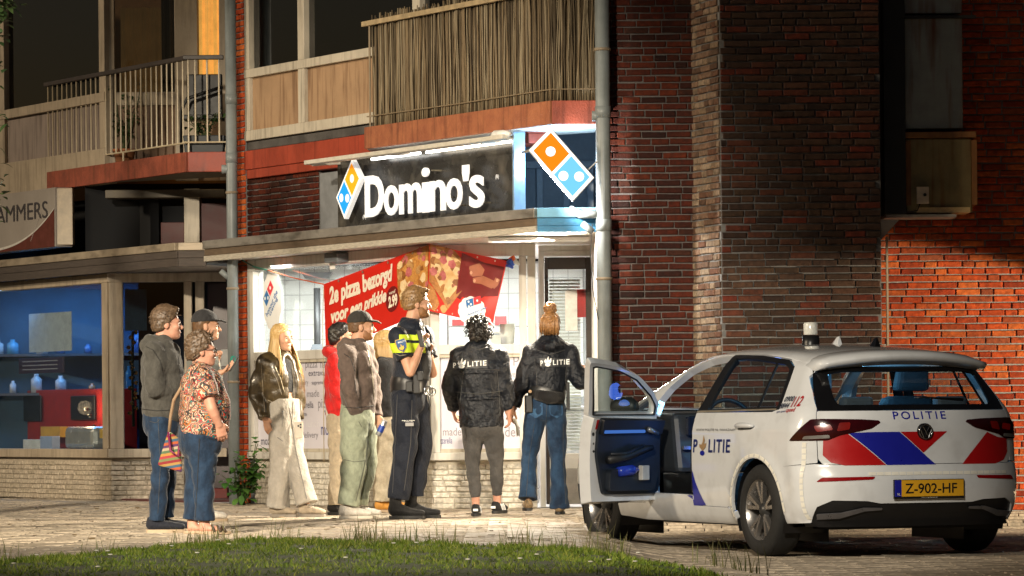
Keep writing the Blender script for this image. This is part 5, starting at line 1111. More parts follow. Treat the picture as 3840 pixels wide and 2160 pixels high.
lettering('lettering', '0900', phi_map(S(-.245, 1.048), S(-.365, 1.052), .036), 1, 1, M('decal_dark', (.03, .035, .06), .4), car, bold=.015, shear=.12, local=True); lettering('lettering', '8844', phi_map(S(-.235, 1.002), S(-.35, 1.006), .036), 1, 1, M('decal_dark_2', (.03, .035, .06), .4), car, bold=.015, shear=.12, local=True)
lettering('lettering', '112', phi_map(S(-.378, 1.012), S(-.475, 1.018), .07), 1, 1, dred, car, bold=.02, shear=.15, local=True); lettering('lettering', 'spoed', phi_map(S(-.345, .972), S(-.455, .976), .034), 1, 1, dred, car, bold=.015, shear=.15, local=True); lettering('lettering', 'geen spoed', phi_map(S(-.225, .972), S(-.335, .976), .018), 1, 1, dnavy, car, bold=.01, local=True)
# reflective tape squares
tape = M('reflective_tape', (.82, .80, .72), .3, var=.1)
for i in range(20): panel('tape_square', rp([(.43 - i * .055, .552), (.43 - i * .055 - .050, .552), (.43 - i * .055 - .050, .574), (.43 - i * .055, .574)]), tape, mode='phi', off=.003, rim=0, r=0)
for i in range(13): z = .262 + i * .040; panel('tape_square', [S(-.555 + .0 * i, z), S(-.578, z), S(-.578, z + .034), S(-.555, z + .034)], tape, mode='phi', off=.003, rim=0, r=0)
for i in range(17):
    a = R(-8 + i * 11.2); b_ = R(-8 + i * 11.2 + 9.5); panel('tape_square', [S(r_ * math.cos(t), .316 + r_ * math.sin(t)) for r_, t in ((.362, a), (.362, b_), (.385, b_), (.385, a))], tape, mode='phi', off=.003, rim=0, r=0)
# number plate
pl = srf_rear(0, .46); px_ = pl[0] - .012
def plate_box(y0, y1, z0, z1, x, t, m, name, parent): return MB().box((x - t, y0, z0), (x, y1, z1)).build(name, m, parent, bevel=.003, local=True)
holder = plate_box(-.268, .268, .393, .523, px_, .012, black_trim, 'plate_holder', car)
plate_box(-.262, .262, .408, .518, px_ - .0125, .003, M('plate_yellow', (.72, .38, .02), .35, var=.08), 'number_plate', holder); plate_box(.212, .2625, .4075, .5185, px_ - .0126, .004, dblue, 'plate_band', holder)
lettering('plate_lettering', 'Z-902-HF', lambda x, y, z: (px_ - .017, .185 - x * .395, .428 + y * .068), 1, 1, black_trim, holder, bold=.012, local=True); lettering('plate_lettering', 'NL', lambda x, y, z: (px_ - .018, .245 - x * .022, .417 + y * .016), 1, 1, tape, holder, local=True); lettering('plate_lettering', 'www.politie.nl', lambda x, y, z: (px_ - .0125, .06 - x * .12, .396 + y * .008), 1, 1, tape, holder, local=True)
# round emblem
ec = srf_rear(0, .842); mb = MB(); mb.lathe([(0, ec[0] - .022), (.050, ec[0] - .022), (.056, ec[0] - .014), (.057, ec[0] + .01)], (0, 0, .842), 28, 'x'); em = mb.build('round_emblem', gloss_black, car, True, local=True)
chrome = M('chrome', (.35, .35, .36), .15, metal=1); mb = MB(); mb.lathe([(.044, ec[0] - .0225), (.044, ec[0] - .027), (.052, ec[0] - .027), (.052, ec[0] - .0225)], (0, 0, .842), 28, 'x'); mb.build('emblem_ring', chrome, em, True, local=True)
ex = ec[0] - .025
for pts in ([(.024, .034), (0, -.004), (-.024, .034)], [(.042, .012), (.018, -.040), (0, -.006), (-.018, -.040), (-.042, .012)]): MB().tube([(ex, y, .842 + z) for y, z in pts], .0042, 6).build('emblem_stroke', chrome, em, local=True)
# wiper
MB().tube([(srf_rear(-.35, 1.06)[0] - .02, -.35, 1.055), (srf_rear(-.05, 1.07)[0] - .022, -.05, 1.072), (srf_rear(.0, 1.07)[0] - .02, .02, 1.07)], [.012, .006, .005], 6).build('rear_wiper', black_trim, car, True, local=True)
# wheels
rim_m = M('alloy_rim', (.42, .40, .38), .28, metal=.85, var=.1); rim_d = M('alloy_dark', (.03, .03, .03), .4)
def wheel(x, y, sg, steer=0):
    root = MB(); w = .105
    root.lathe([(.200, -w * .78), (.215, -w), (.255, -w * 1.02), (.293, -w * .93), (.310, -w * .72), (.316, -w * .3), (.316, w * .3), (.310, w * .72), (.293, w * .93), (.255, w * 1.02), (.215, w), (.200, w * .78)], (0, 0, 0), 48, 'y')
    ty = root.build('wheel', rubber, car, True, local=True); ty.location = (x, y, .316); ty.rotation_euler[2] = steer
    rb = MB(); o = w * sg
    rb.lathe([(.216, o * 1.0), (.212, o * .92), (.198, o * .82), (.190, o * .2), (.188, -o * .7)], (0, 0, 0), 48, 'y'); rb.build('rim', rim_m, ty, True, local=True)
    b2 = MB(); b2.lathe([(0, o * .15), (.15, o * .10), (.19, o * .0)], (0, 0, 0), 36, 'y'); b2.build('brake_disc', rim_d, ty, True, local=True)
    hub = MB(); hub.lathe([(0, o * .80), (.028, o * .78), (.034, o * .70), (.052, o * .62), (.06, o * .3)], (0, 0, 0), 24, 'y'); hub.build('hub', rim_d, ty, True, local=True)
    for k in range(5):
        for d in (-.17, .17):
            a0 = 2 * math.pi * k / 5 + .3; a1 = a0 + d; a2 = a0 + d * 1.15; s = MB(); n0, n1 = .034, .030
            c0, c1, c2_ = [np.array([math.cos(a) * r_, math.sin(a) * r_]) for a, r_ in ((a0 + d * .35, .045), (a1 * .6 + a2 * .4, .13), (a2, .196))]
            def cs(c, a, wd, yo, th):
                t = np.array([-math.sin(a), math.cos(a)]); p, q = c - t * wd / 2, c + t * wd / 2
                return [(p[0], yo, p[1]), (q[0], yo, q[1]), (q[0], yo - th * sg, q[1]), (p[0], yo - th * sg, p[1])]
            s1, s2, s3 = cs(c0, a0, .022, o * .70, .03), cs(c1, a1, .024, o * .80, .03), cs(c2_, a2, .032, o * .86, .03)
            s.hexa(s1, s2); s.hexa(s2, s3); s.build('spoke', rim_m, ty, local=True)
    return ty
for x, y, sg, stv in ((0, .765, 1, 0), (0, -.765, -1, 0), (2.62, .765, 1, R(2)), (2.62, -.765, -1, R(2))): wheel(x, y, sg, stv)
for cx in (0, 2.62):
    for sg in (1, -1):
        mb = MB(); n = 20
        for i in range(n + 1):
            a = R(-25 + 230 * i / n)
            for yy in (.85, .52): mb.v.append((cx + .36 * math.cos(a), sg * yy, .316 + .36 * math.sin(a)))
        mb.f = [(2 * i, 2 * i + 1, 2 * i + 3, 2 * i + 2) for i in range(n)]; mb.add([(cx - .37, sg * .52, .1), (cx + .37, sg * .52, .1), (cx + .37, sg * .52, .70), (cx - .37, sg * .52, .70)], [(0, 1, 2, 3)]); mb.build('wheel_liner', black_trim, car, local=True)
MB().box((-.60, -.62, .19), (3.3, .62, .27)).build('underbody', black_trim, car, local=True)
# inside
MB().box((-.62, -.70, .27), (1.72, .70, .34)).build('cabin_floor', interior, car, local=True); MB().box((-.66, -.60, .34), (-.20, .60, .92)).build('luggage_cover', interior, car, bevel=.02, local=True)
db = MB(); db.hexa([(1.62, -.70, .55), (2.15, -.72, .55), (2.15, .72, .55), (1.62, .70, .55)], [(1.70, -.70, .98), (2.25, -.70, 1.0), (2.25, .70, 1.0), (1.70, .70, .98)]); dash = db.build('dashboard', M('dash_plastic', (.035, .04, .045), .45), car, bevel=.04, local=True)
MB().box((1.60, .05, .82), (1.66, .62, .96)).build('instrument_panel', M('screen_dark', (.01, .015, .03), .15), dash, bevel=.01, local=True); MB().box((1.60, -.10, .72), (1.635, .66, .745)).build('dash_trim', M('dash_silver', (.35, .38, .42), .25, metal=.7), dash, local=True)
for y, z, c in ((.12, .90, (1, .35, .08)), (.20, .87, (.6, .75, 1)), (.45, .90, (.3, .5, 1)), (.30, .86, (.3, .5, 1))): MB().lathe([(0, 0), (.012, 0)], (1.597, y, z), 8, 'x').build('dial_light', glow('dial_glow', c, 1.6), dash, local=True)
sw = MB(); n = 28; pts = [(1.42 + .06 * math.sin(2 * math.pi * i / n), .38 + .185 * math.cos(2 * math.pi * i / n), .90 + .175 * math.sin(2 * math.pi * i / n)) for i in range(n + 1)]
sw.tube(pts, .017, 8, False); st_ = sw.build('steering_wheel', M('wheel_leather', (.02, .022, .026), .4), car, True, local=True); MB().tube([(1.42, .38, .90), (1.60, .38, .86)], .05, 10).build('steering_column', interior, st_, True, local=True); MB().box((1.41, .21, .885), (1.43, .55, .915)).build('wheel_spoke', interior, st_, bevel=.005, local=True)
seat_m = M('seat_fabric', (.09, .10, .11), .7, bump=.3, bscale=80)
for y in (.38, -.38):
    s = MB(); s.hexa([(.30, y - .25, .34), (.92, y - .25, .34), (.92, y + .25, .34), (.30, y + .25, .34)], [(.30, y - .25, .52), (.92, y - .24, .56), (.92, y + .24, .56), (.30, y + .25, .52)]); so = s.build('front_seat', seat_m, car, bevel=.05, local=True)
    b = MB(); b.hexa([(.30, y - .23, .50), (.46, y - .25, .52), (.46, y + .25, .52), (.30, y + .23, .50)], [(.08, y - .19, 1.08), (.22, y - .20, 1.09), (.22, y + .20, 1.09), (.08, y + .19, 1.08)]); b.build('seat_back', seat_m, so, bevel=.05, local=True)
    h = MB(); h.hexa([(.06, y - .13, 1.12), (.17, y - .13, 1.12), (.17, y + .13, 1.12), (.06, y + .13, 1.12)], [(.03, y - .11, 1.30), (.13, y - .11, 1.30), (.13, y + .11, 1.30), (.03, y + .11, 1.30)]); h.build('headrest', seat_m, so, bevel=.03, local=True)
s = MB(); s.hexa([(-.42, -.62, .45), (-.28, -.62, .45), (-.28, .62, .45), (-.42, .62, .45)], [(-.52, -.55, .96), (-.42, -.55, .97), (-.42, .55, .97), (-.52, .55, .96)]); s.build('rear_seat_back', seat_m, car, bevel=.03, local=True)
for y in (.36, -.36): MB().box((-.52, y - .12, .99), (-.43, y + .12, 1.08)).build('rear_headrest', seat_m, car, bevel=.03, local=True)
# open front door
HG = (1.745, .855, 0.)
door_p = [(.992, .342), (1.75, .345), (1.752, .80), (1.752, .962), (1.0, .982)]
dfront = [(1.752, .96), (1.715, 1.075), (1.62, 1.158), (1.40, 1.274), (1.15, 1.345), (.87, 1.376), (.815, 1.376), (1.0, .975)]
dglass = [(1.70, 1.0), (1.672, 1.06), (1.59, 1.125), (1.385, 1.235), (1.15, 1.305), (.90, 1.338), (.875, 1.33), (1.04, 1.0)]
fd = panel('front_door', door_p, white_car, shift=HG, rim=.10); 
def dpart(name, *a, **k): return panel(name, *a, parent=fd, shift=HG, **k)
dpart('door_window_frame', dfront, white_car, holes=[dglass], rim=.05, r=.01, step=.03); dpart('inner_window_frame', dfront, white_car, holes=[dglass], off=-.05, rim=0, r=.01, step=.03)
dpart('door_window', dglass, car_glass, off=-.025, rim=0)
dpart('inner_skin', door_p, white_car, off=-.10, rim=0)
dpart('window_seal', [(1.712, .99), (1.684, 1.062), (1.597, 1.133), (1.388, 1.246), (1.15, 1.316), (.89, 1.35), (.862, 1.338), (1.03, .99)], black_trim, holes=[dglass], off=-.053, rim=.006, r=.008, step=.03)
blue_trim = M('door_trim', (.013, .018, .028), .45, var=.2); trim_dark = M('door_trim_dark', (.012, .014, .018), .5)
dpart('trim_panel', [(1.10, .40), (1.70, .395), (1.735, .50), (1.735, .97), (1.06, .985), (1.045, .70)], blue_trim, off=-.125, rim=-.03, r=.03); dpart('trim_cap', [(1.07, .885), (1.73, .875), (1.735, .975), (1.06, .988)], trim_dark, off=-.148, rim=-.03, r=.015)
def door_pt(x, z, o): p = srf_side(x, z); q = p + _nrm(p) * o; return (q[0] - HG[0], q[1] - HG[1], q[2])
def dtube(name, pts, r, m, o): return MB().tube([door_pt(x, z, o) for x, z in pts], r, 10).build(name, m, fd, True, local=True)
dtube('armrest', [(1.12, .655), (1.30, .675), (1.50, .735), (1.60, .75)], [.03, .035, .03, .02], trim_dark, -.165); dtube('armrest_edge', [(1.13, .70), (1.30, .705), (1.48, .77)], [.010, .013, .008], blue_trim, -.185)
dtube('light_strip', [(1.09, .872), (1.40, .868), (1.52, .866)], .012, glow('door_led', (.10, .28, .9), .5), -.155)
dtube('door_pull', [(1.55, .915), (1.66, .90)], .018, M('pull_silver', (.4, .42, .45), .3, metal=.7), -.16)
dpart('door_pocket', [(1.12, .42), (1.62, .42), (1.66, .55), (1.40, .60), (1.14, .58)], blue_trim, off=-.17, rim=-.045, r=.03); dtube('blue_bottle', [(1.22, .565), (1.36, .575), (1.42, .58)], [.035, .04, .02], M('blue_plastic', (.02, .05, .45), .2), -.175)
MB().box(tuple(np.array(door_pt(1.47, .53, -.18)) - .03), tuple(np.array(door_pt(1.47, .53, -.18)) + np.array((.05, .01, .075)))).build('white_packet', M('packet', (.5, .5, .48), .5), fd, bevel=.006, local=True)
dpart('red_label', [(1.06, .905), (1.035, .905), (1.035, .97), (1.06, .97)], dred, off=-.102, rim=0, r=.002)
for x, z, r_ in ((1.025, .84, .014), (1.03, .78, .008), (1.035, .72, .010)): MB().lathe([(0, 0), (r_, 0)], door_pt(x, z, -.1015), 10, 'y').build('lock_hole', black_trim, fd, local=True)
mpos = srf_side(1.60, 1.02)
mb = MB(); mb.lathe([(0, -.10), (.045, -.095), (.068, -.06), (.075, 0), (.068, .06), (.05, .09), (0, .10)], (0, 0, 0), 18, 'y'); mo = mb.build('door_mirror', M('mirror_shell', (.02, .024, .024), .45), fd, True, local=True); mo.location = (1.60 - HG[0], .86 - HG[1] + .12, 1.03); mo.scale = (.75, 1.15, 1.0)
fd.location = HG; fd.rotation_euler[2] = -R(65)
# roof equipment
rz_ = lambda x: float(srf_roof(x, 0)[2])
mb = MB(); mb.lathe([(.068, 0), (.064, .02), (.060, .075), (0, .075)], (.88, 0, rz_(.88) - .004), 20); be = mb.build('beacon', black_trim, car, True, local=True)
mb = MB(); mb.lathe([(.050, .076), (.052, .15), (.046, .163), (0, .166)], (.88, 0, rz_(.88)), 20); mb.build('beacon_dome', M('beacon_clear', (.75, .75, .70), .15, var=.2, scale=60), be, True, local=True)
for x, m, s in ((-.05, gloss_black, 1.0), (.50, white_car, .9), (1.34, white_car, .8)):
    mb = MB(); z = rz_(x) - .003; f_, b_ = x + .09 * s, x - .07 * s
    mb.add([(f_, 0, z), (x, -.028 * s, z), (b_, -.024 * s, z), (b_, .024 * s, z), (x, .028 * s, z), (x - .035 * s, -.006, z + .062 * s), (b_ + .008, -.005, z + .066 * s), (b_ + .008, .005, z + .066 * s), (x - .035 * s, .006, z + .062 * s)], [(0, 1, 5), (1, 2, 6, 5), (2, 3, 7, 6), (3, 4, 8, 7), (4, 0, 8), (0, 5, 8), (5, 6, 7, 8)]); mb.build('roof_aerial', m, car, bevel=.004, local=True)
cl = R(113)
def car_pt(x, y, z): return (2.469 + x * math.cos(cl) - y * math.sin(cl), 27.58 + x * math.sin(cl) + y * math.cos(cl), -.119 + z)
light('cabin_light', 'POINT', car_pt(.55, .1, 1.25), 7, (.18, .62, 1), None, .05).data.specular_factor = 0; light('footwell_light', 'POINT', car_pt(1.35, .45, .70), .6, (.08, .22, 1), None, .05).data.specular_factor = 0; light('door_light', 'POINT', car_pt(1.48, .70, .80), .25, (.10, .28, 1), None, .04).data.specular_factor = 0; light('boot_light', 'POINT', car_pt(-.30, .2, 1.12), 4, (.22, .62, 1), None, .04)
# ================================================================== people: one distance field per body or garment, turned into a mesh
class Field:
    def __init__(s, h): s.h = h; s.ops = []; s.lo = np.full(3, 1e9); s.hi = np.full(3, -1e9)
    def _grow(s, lo, hi): s.lo = np.minimum(s.lo, lo); s.hi = np.maximum(s.hi, hi)
    def tube(s, pts, side, k=.02, flat=(False, False), fold=None, sub=False, e=2.):
        """chain of (point, a, b): half width a along side, half depth b across; flat ends make hems"""
        P = [np.array(p[0], float) for p in pts]; A = [p[1] for p in pts]; B = [p[2] for p in pts]; m = max(max(A), max(B)) + k + 3 * s.h
        lo, hi = np.min(P, 0) - m, np.max(P, 0) + m
        if not sub: s._grow(lo, hi)
        s.ops.append(('tube', P, A, B, np.array(side, float), k, flat, fold, sub, lo, hi, e)); return s
    def cap(s, a, b, ra, rb, k=.02, **kw): return s.tube([(a, ra, ra), (b, rb, rb)], (1, .13, .21), k, **kw)
    def ell(s, c, r, M3, k=.02, sub=False):
        c = np.array(c, float); m = max(r) + k + 3 * s.h
        if not sub: s._grow(c - m, c + m)
        s.ops.append(('ell', c, np.array(r, float), np.array(M3, float), k, sub, c - m, c + m)); return s
    def cut(s, p, n, k=.004): s.ops.append(('cut', np.array(p, float), np.array(n, float) / np.linalg.norm(n), k)); return s
    def wrinkle(s, amp, freq, seed, stretch=(1, 1, 1), ridge=True): s.ops.append(('wr', amp, freq, seed, stretch, ridge)); return s
    def mesh(s):
        h = s.h; lo = s.lo - 2 * h; n = np.ceil((s.hi + 2 * h - lo) / h).astype(int) + 1; D = np.full(n, .2, 'f')
        ax = [(lo[i] + h * np.arange(n[i])).astype('f') for i in range(3)]
        def win(l, u):
            a = np.clip(np.floor((l - lo) / h).astype(int), 0, n); b = np.clip(np.ceil((u - lo) / h).astype(int) + 1, 0, n)
            sl = tuple(slice(a[i], b[i]) for i in range(3)); return sl, np.stack(np.meshgrid(*[ax[i][sl[i]] for i in range(3)], indexing='ij'), -1)
        def comb(sl, d, k, sub):
            o = D[sl]
            if sub: t = np.clip(.5 - .5 * (o + d) / k, 0, 1); D[sl] = o + (-d - o) * t + k * t * (1 - t)
            else: t = np.clip(.5 + .5 * (d - o) / k, 0, 1); D[sl] = d + (o - d) * t - k * t * (1 - t)
        for op in s.ops:
            if op[0] == 'tube':
                _, P, A, B, side, k, flat, fold, sub, l, u, e = op; sl, X = win(l, u)
                if X.size == 0: continue
                best = np.full(X.shape[:3], 9., 'f'); acc = 0.; L = [np.linalg.norm(P[i + 1] - P[i]) for i in range(len(P) - 1)]; tot = sum(L)
                for i in range(len(P) - 1):
                    d = P[i + 1] - P[i]; ll = L[i] + 1e-9; d = d / ll; sv = side - d * side.dot(d); sv /= np.linalg.norm(sv) + 1e-9; wv = np.cross(d, sv)
                    R_ = X - P[i].astype('f'); t = R_ @ d.astype('f'); tc = np.clip(t / ll, 0, 1)
                    a = A[i] + (A[i + 1] - A[i]) * tc; b = B[i] + (B[i + 1] - B[i]) * tc
                    us = R_ @ sv.astype('f'); vs_ = R_ @ wv.astype('f'); ex = t - tc * ll
                    mn = np.minimum(a, b)
                    if e == 2.: q = np.sqrt((us / a) ** 2 + (vs_ / b) ** 2 + (ex / mn) ** 2)
                    else: q = (np.abs(us / a) ** e + np.abs(vs_ / b) ** e + np.abs(ex / mn) ** e) ** (1 / e)
                    dd = (q - 1) * mn
                    if fold:
                        amp, fr, ph = fold[:3]; dd = dd + amp * np.sin((acc + tc * ll) * fr + ph + 1.6 * np.sin(np.arctan2(vs_, us) * 2 + ph * 2 + (acc + tc * ll) * 9)) * (np.abs(q - 1) < .8)
                    if i == 0 and flat[0]: dd = np.maximum(dd, -t)
                    if i == len(P) - 2 and flat[1]: dd = np.maximum(dd, t - ll)
                    best = np.minimum(best, dd); acc += ll
                comb(sl, best, k, sub)
            elif op[0] == 'ell':
                _, c, r, M3, k, sub, l, u = op; sl, X = win(l, u)
                if X.size == 0: continue
                q = (X - c.astype('f')) @ M3.T.astype('f'); g = np.sqrt(((q / r) ** 2).sum(-1)); comb(sl, (g - 1) * r.min(), k, sub)
            elif op[0] == 'cut':
                _, p, nn, k = op; X = (ax[0][:, None, None] - p[0]) * nn[0] + (ax[1][None, :, None] - p[1]) * nn[1] + (ax[2][None, None, :] - p[2]) * nn[2]
                D = np.maximum(D, X.astype('f'))
            else:
                _, amp, fr, seed, stt, ridge = op; idx = np.nonzero(np.abs(D) < amp * 3 + 3 * h); rg = np.random.default_rng(seed)
                p = np.stack([ax[i][idx[i]] for i in range(3)], -1) / np.array(stt); v = 0
                for o in range(3):
                    for _ in range(3):
                        kk = rg.normal(size=3); kk /= np.linalg.norm(kk); w_ = p @ kk * fr * 2 ** o + rg.uniform(0, 6.28)
                        w_ = w_ + 1.2 * np.sin(p @ rg.normal(size=3) * fr * .6); q = np.sin(w_); v = v + ((1 - 2 * np.abs(q)) if ridge else q) / 2 ** o / 3
                D[idx] += (amp * v).astype('f')
        sg = D < 0; c = np.zeros(np.array(D.shape) - 1, 'i1')
        for i in (0, 1):
            for j in (0, 1):
                for k_ in (0, 1): c += sg[i:i + c.shape[0], j:j + c.shape[1], k_:k_ + c.shape[2]]
        act = np.nonzero((c > 0) & (c < 8)); N = len(act[0]); idm = np.full(c.shape, -1, 'i4'); idm[act] = np.arange(N)
        I = np.stack(act, 1); acc = np.zeros((N, 3)); cnt = np.zeros(N)
        cor = {(i, j, k_): D[I[:, 0] + i, I[:, 1] + j, I[:, 2] + k_] for i in (0, 1) for j in (0, 1) for k_ in (0, 1)}
        for a_ in range(3):
            for u in (0, 1):
                for w_ in (0, 1):
                    p0 = [0, 0, 0]; o_ = [q for q in range(3) if q != a_]; p0[o_[0]] = u; p0[o_[1]] = w_; p1 = list(p0); p1[a_] = 1
                    d0, d1 = cor[tuple(p0)], cor[tuple(p1)]; x = (d0 < 0) != (d1 < 0); t = np.where(x, d0 / np.where(x, d0 - d1, 1), 0)
                    q = np.array(p0, float)[None].repeat(N, 0); q[:, a_] = t; acc += q * x[:, None]; cnt += x
        V = lo + h * (I + acc / cnt[:, None]); Fs = []
        for a_ in range(3):
            o_ = [q for q in range(3) if q != a_]; s0 = [slice(None)] * 3; s1 = [slice(None)] * 3; s0[a_] = slice(0, -1); s1[a_] = slice(1, None)
            ch = sg[tuple(s0)] != sg[tuple(s1)]; E_ = np.stack(np.nonzero(ch), 1); ok = (E_[:, o_[0]] > 0) & (E_[:, o_[1]] > 0) & (E_[:, o_[0]] < c.shape[o_[0]]) & (E_[:, o_[1]] < c.shape[o_[1]]); E_ = E_[ok]
            inn = sg[tuple(E_.T)]; qs = []
            for du, dv in ((1, 1), (0, 1), (0, 0), (1, 0)):
                z = E_.copy(); z[:, o_[0]] -= du; z[:, o_[1]] -= dv; qs.append(idm[tuple(z.T)])
            q = np.stack(qs, 1); fl = inn if a_ != 1 else ~inn; q[~fl] = q[~fl][:, ::-1]; Fs.append(q[(q >= 0).all(1)])
        return V, np.concatenate(Fs)
def garment(fld, name, m, parent, smooth_it=1):
    v, f = fld.mesh(); return np_mesh(name, v, f, m, parent, True)

def V3(*a): return np.array(a, float)
class Body:
    """a figure: joints given as photograph pixels at the person's distance plus an offset towards (-) or away from (+) the camera"""
    def __init__(s, label, Y, face, head_face, **J):
        s.Y = Y; s.label = label
        s.J = {k: np.array(at(v[0], v[1], Y + (v[2] if len(v) > 2 else 0))) for k, v in J.items()}
        a = R(face); s.Fw = V3(math.sin(a), math.cos(a), 0); s.Rt = V3(math.cos(a), -math.sin(a), 0)
        a = R(head_face); s.hF = V3(math.sin(a), math.cos(a), 0); s.hR = V3(math.cos(a), -math.sin(a), 0)
    def __getattr__(s, k):
        if k in s.__dict__.get('J', {}): return s.J[k]
        raise AttributeError(k)
skin_cache = {}
def skin(name, c, c2):
    if name not in skin_cache:
        m = M(name, c, .5, col2=c2, scale=18, bump=.1, bscale=150, spec=.35); m.node_tree.nodes['Principled BSDF'].inputs['Subsurface Weight'].default_value = .0; skin_cache[name] = m
    return skin_cache[name]
def head_fld(f, b, hs=1., tilt=0., male=True):
    """skull, face and ears round the centre b.head (eye height); hs scales"""
    c = b.head; Rv, Fv = b.hR, b.hF; U = V3(0, 0, 1)
    if tilt: Fv2 = Fv * math.cos(tilt) + U * math.sin(tilt); U = U * math.cos(tilt) - Fv * math.sin(tilt); Fv = Fv2
    b.hM = np.stack([Rv, Fv, U]); b.hs = hs
    P = lambda x, y, z: c + (Rv * x + Fv * y + U * z) * hs; b.hp = P; Mx = b.hM; q = lambda *r: [v * hs for v in r]
    f.ell(P(0, -.018, .035), q(.076, .098, .086), Mx, .02).ell(P(0, .030, -.035), q(.060, .066, .085), Mx, .025)
    f.ell(P(0, .038, -.082), q(.048 if male else .042, .050, .036), Mx, .02).ell(P(0, .075, -.100), q(.022, .018, .016), Mx, .02)
    f.ell(P(0, .080, .018), q(.048, .018, .012), Mx, .012)
    for sx in (-1, 1):
        f.ell(P(sx * .036, .068, -.030), q(.024, .022, .022), Mx, .018)
        f.ell(P(sx * .030, .098, -.002), q(.015, .013, .008), Mx, .008, sub=True)
    f.tube([(P(0, .090, .004), .008 * hs, .008 * hs), (P(0, .112, -.034), .013 * hs, .012 * hs)], Rv, .008)
    f.ell(P(0, .104, -.040), q(.018, .010, .008), Mx, .006)
    f.ell(P(0, .092, -.064), q(.022, .010, .005), Mx, .006).ell(P(0, .090, -.074), q(.020, .010, .006), Mx, .006)
    for sx in (-1, 1): f.ell(P(sx * .077, -.008, -.014), q(.008, .021, .032), Mx, .006)
def face_bits(b, parent, iris, brow, lip):
    P, Mx, hs = b.hp, b.hM, b.hs
    def blob(name, c, r, m):
        f = MB(); n, k = 8, 6; vs, fs = [], []
        for i in range(k + 1):
            th = math.pi * i / k
            for j in range(n): ph = 2 * math.pi * j / n; d = V3(math.sin(th) * math.cos(ph), math.cos(th), math.sin(th) * math.sin(ph)) * np.array(r) * hs; vs.append(tuple(c + d @ Mx))
        for i in range(k):
            for j in range(n): fs.append((i * n + j, i * n + (j + 1) % n, (i + 1) * n + (j + 1) % n, (i + 1) * n + j))
        f.add(vs, fs); return f.build(name, m, parent, True)
    for sx in (-1, 1):
        e = blob('eye', P(sx * .031, .0875, -.002), (.0145, .010, .0085), mat('eye_white', (.55, .50, .46), .3)); blob('iris', P(sx * .032, .0945, -.002), (.0075, .005, .0075), mat('iris_dark', (.02, .015, .012), .2))
        blob('eyebrow', P(sx * .032, .095, .017), (.021, .007, .0055), brow)
    blob('lips', P(0, .0935, -.069), (.021, .0095, .0065), lip)
def hand_fld(f, wrist, dirv, palm_n, side, curl=.5, s=1., spread=.25, k=.008):
    """palm, four bent fingers of unequal length and a thumb off the side of the palm"""
    d = np.array(dirv, float); d /= np.linalg.norm(d); n = np.array(palm_n, float); n -= d * n.dot(d); n /= np.linalg.norm(n); w = np.cross(d, n) * side
    W = np.array(wrist); pc = W + d * .085 * s
    f.tube([(W - d * .01, .026 * s, .019 * s), (W + d * .045 * s, .040 * s, .016 * s), (pc, .041 * s, .014 * s)], w, .012)
    for i, (o, l) in enumerate(((.030, .068), (.010, .076), (-.010, .071), (-.030, .056))):
        a = pc + w * o * s; ang = curl * 1.2; l *= s; p = a; dd = d + w * o * spread * 4
        dd /= np.linalg.norm(dd)
        seg = [(p, .0095 * s, .0095 * s)]
        for j, fr in enumerate((.45, .32, .23)):
            ang_j = ang * (.5 + .6 * j); v = dd * math.cos(ang_j) + n * math.sin(ang_j); p = p + v * l * fr; seg.append((p, (.009 - .0008 * j) * s, (.009 - .0008 * j) * s))
        f.tube(seg, w, .004)
    t0 = W + d * .028 * s + w * .034 * s; t1 = t0 + (d * .55 + w * .6 + n * .45) * .036 * s; t2 = t1 + (d * .8 + w * .05 + n * .6) * .032 * s
    f.tube([(t0 - d * .012 * s, .015 * s, .014 * s), (t1, .011 * s, .011 * s), (t2, .0085 * s, .0085 * s)], w, .008)
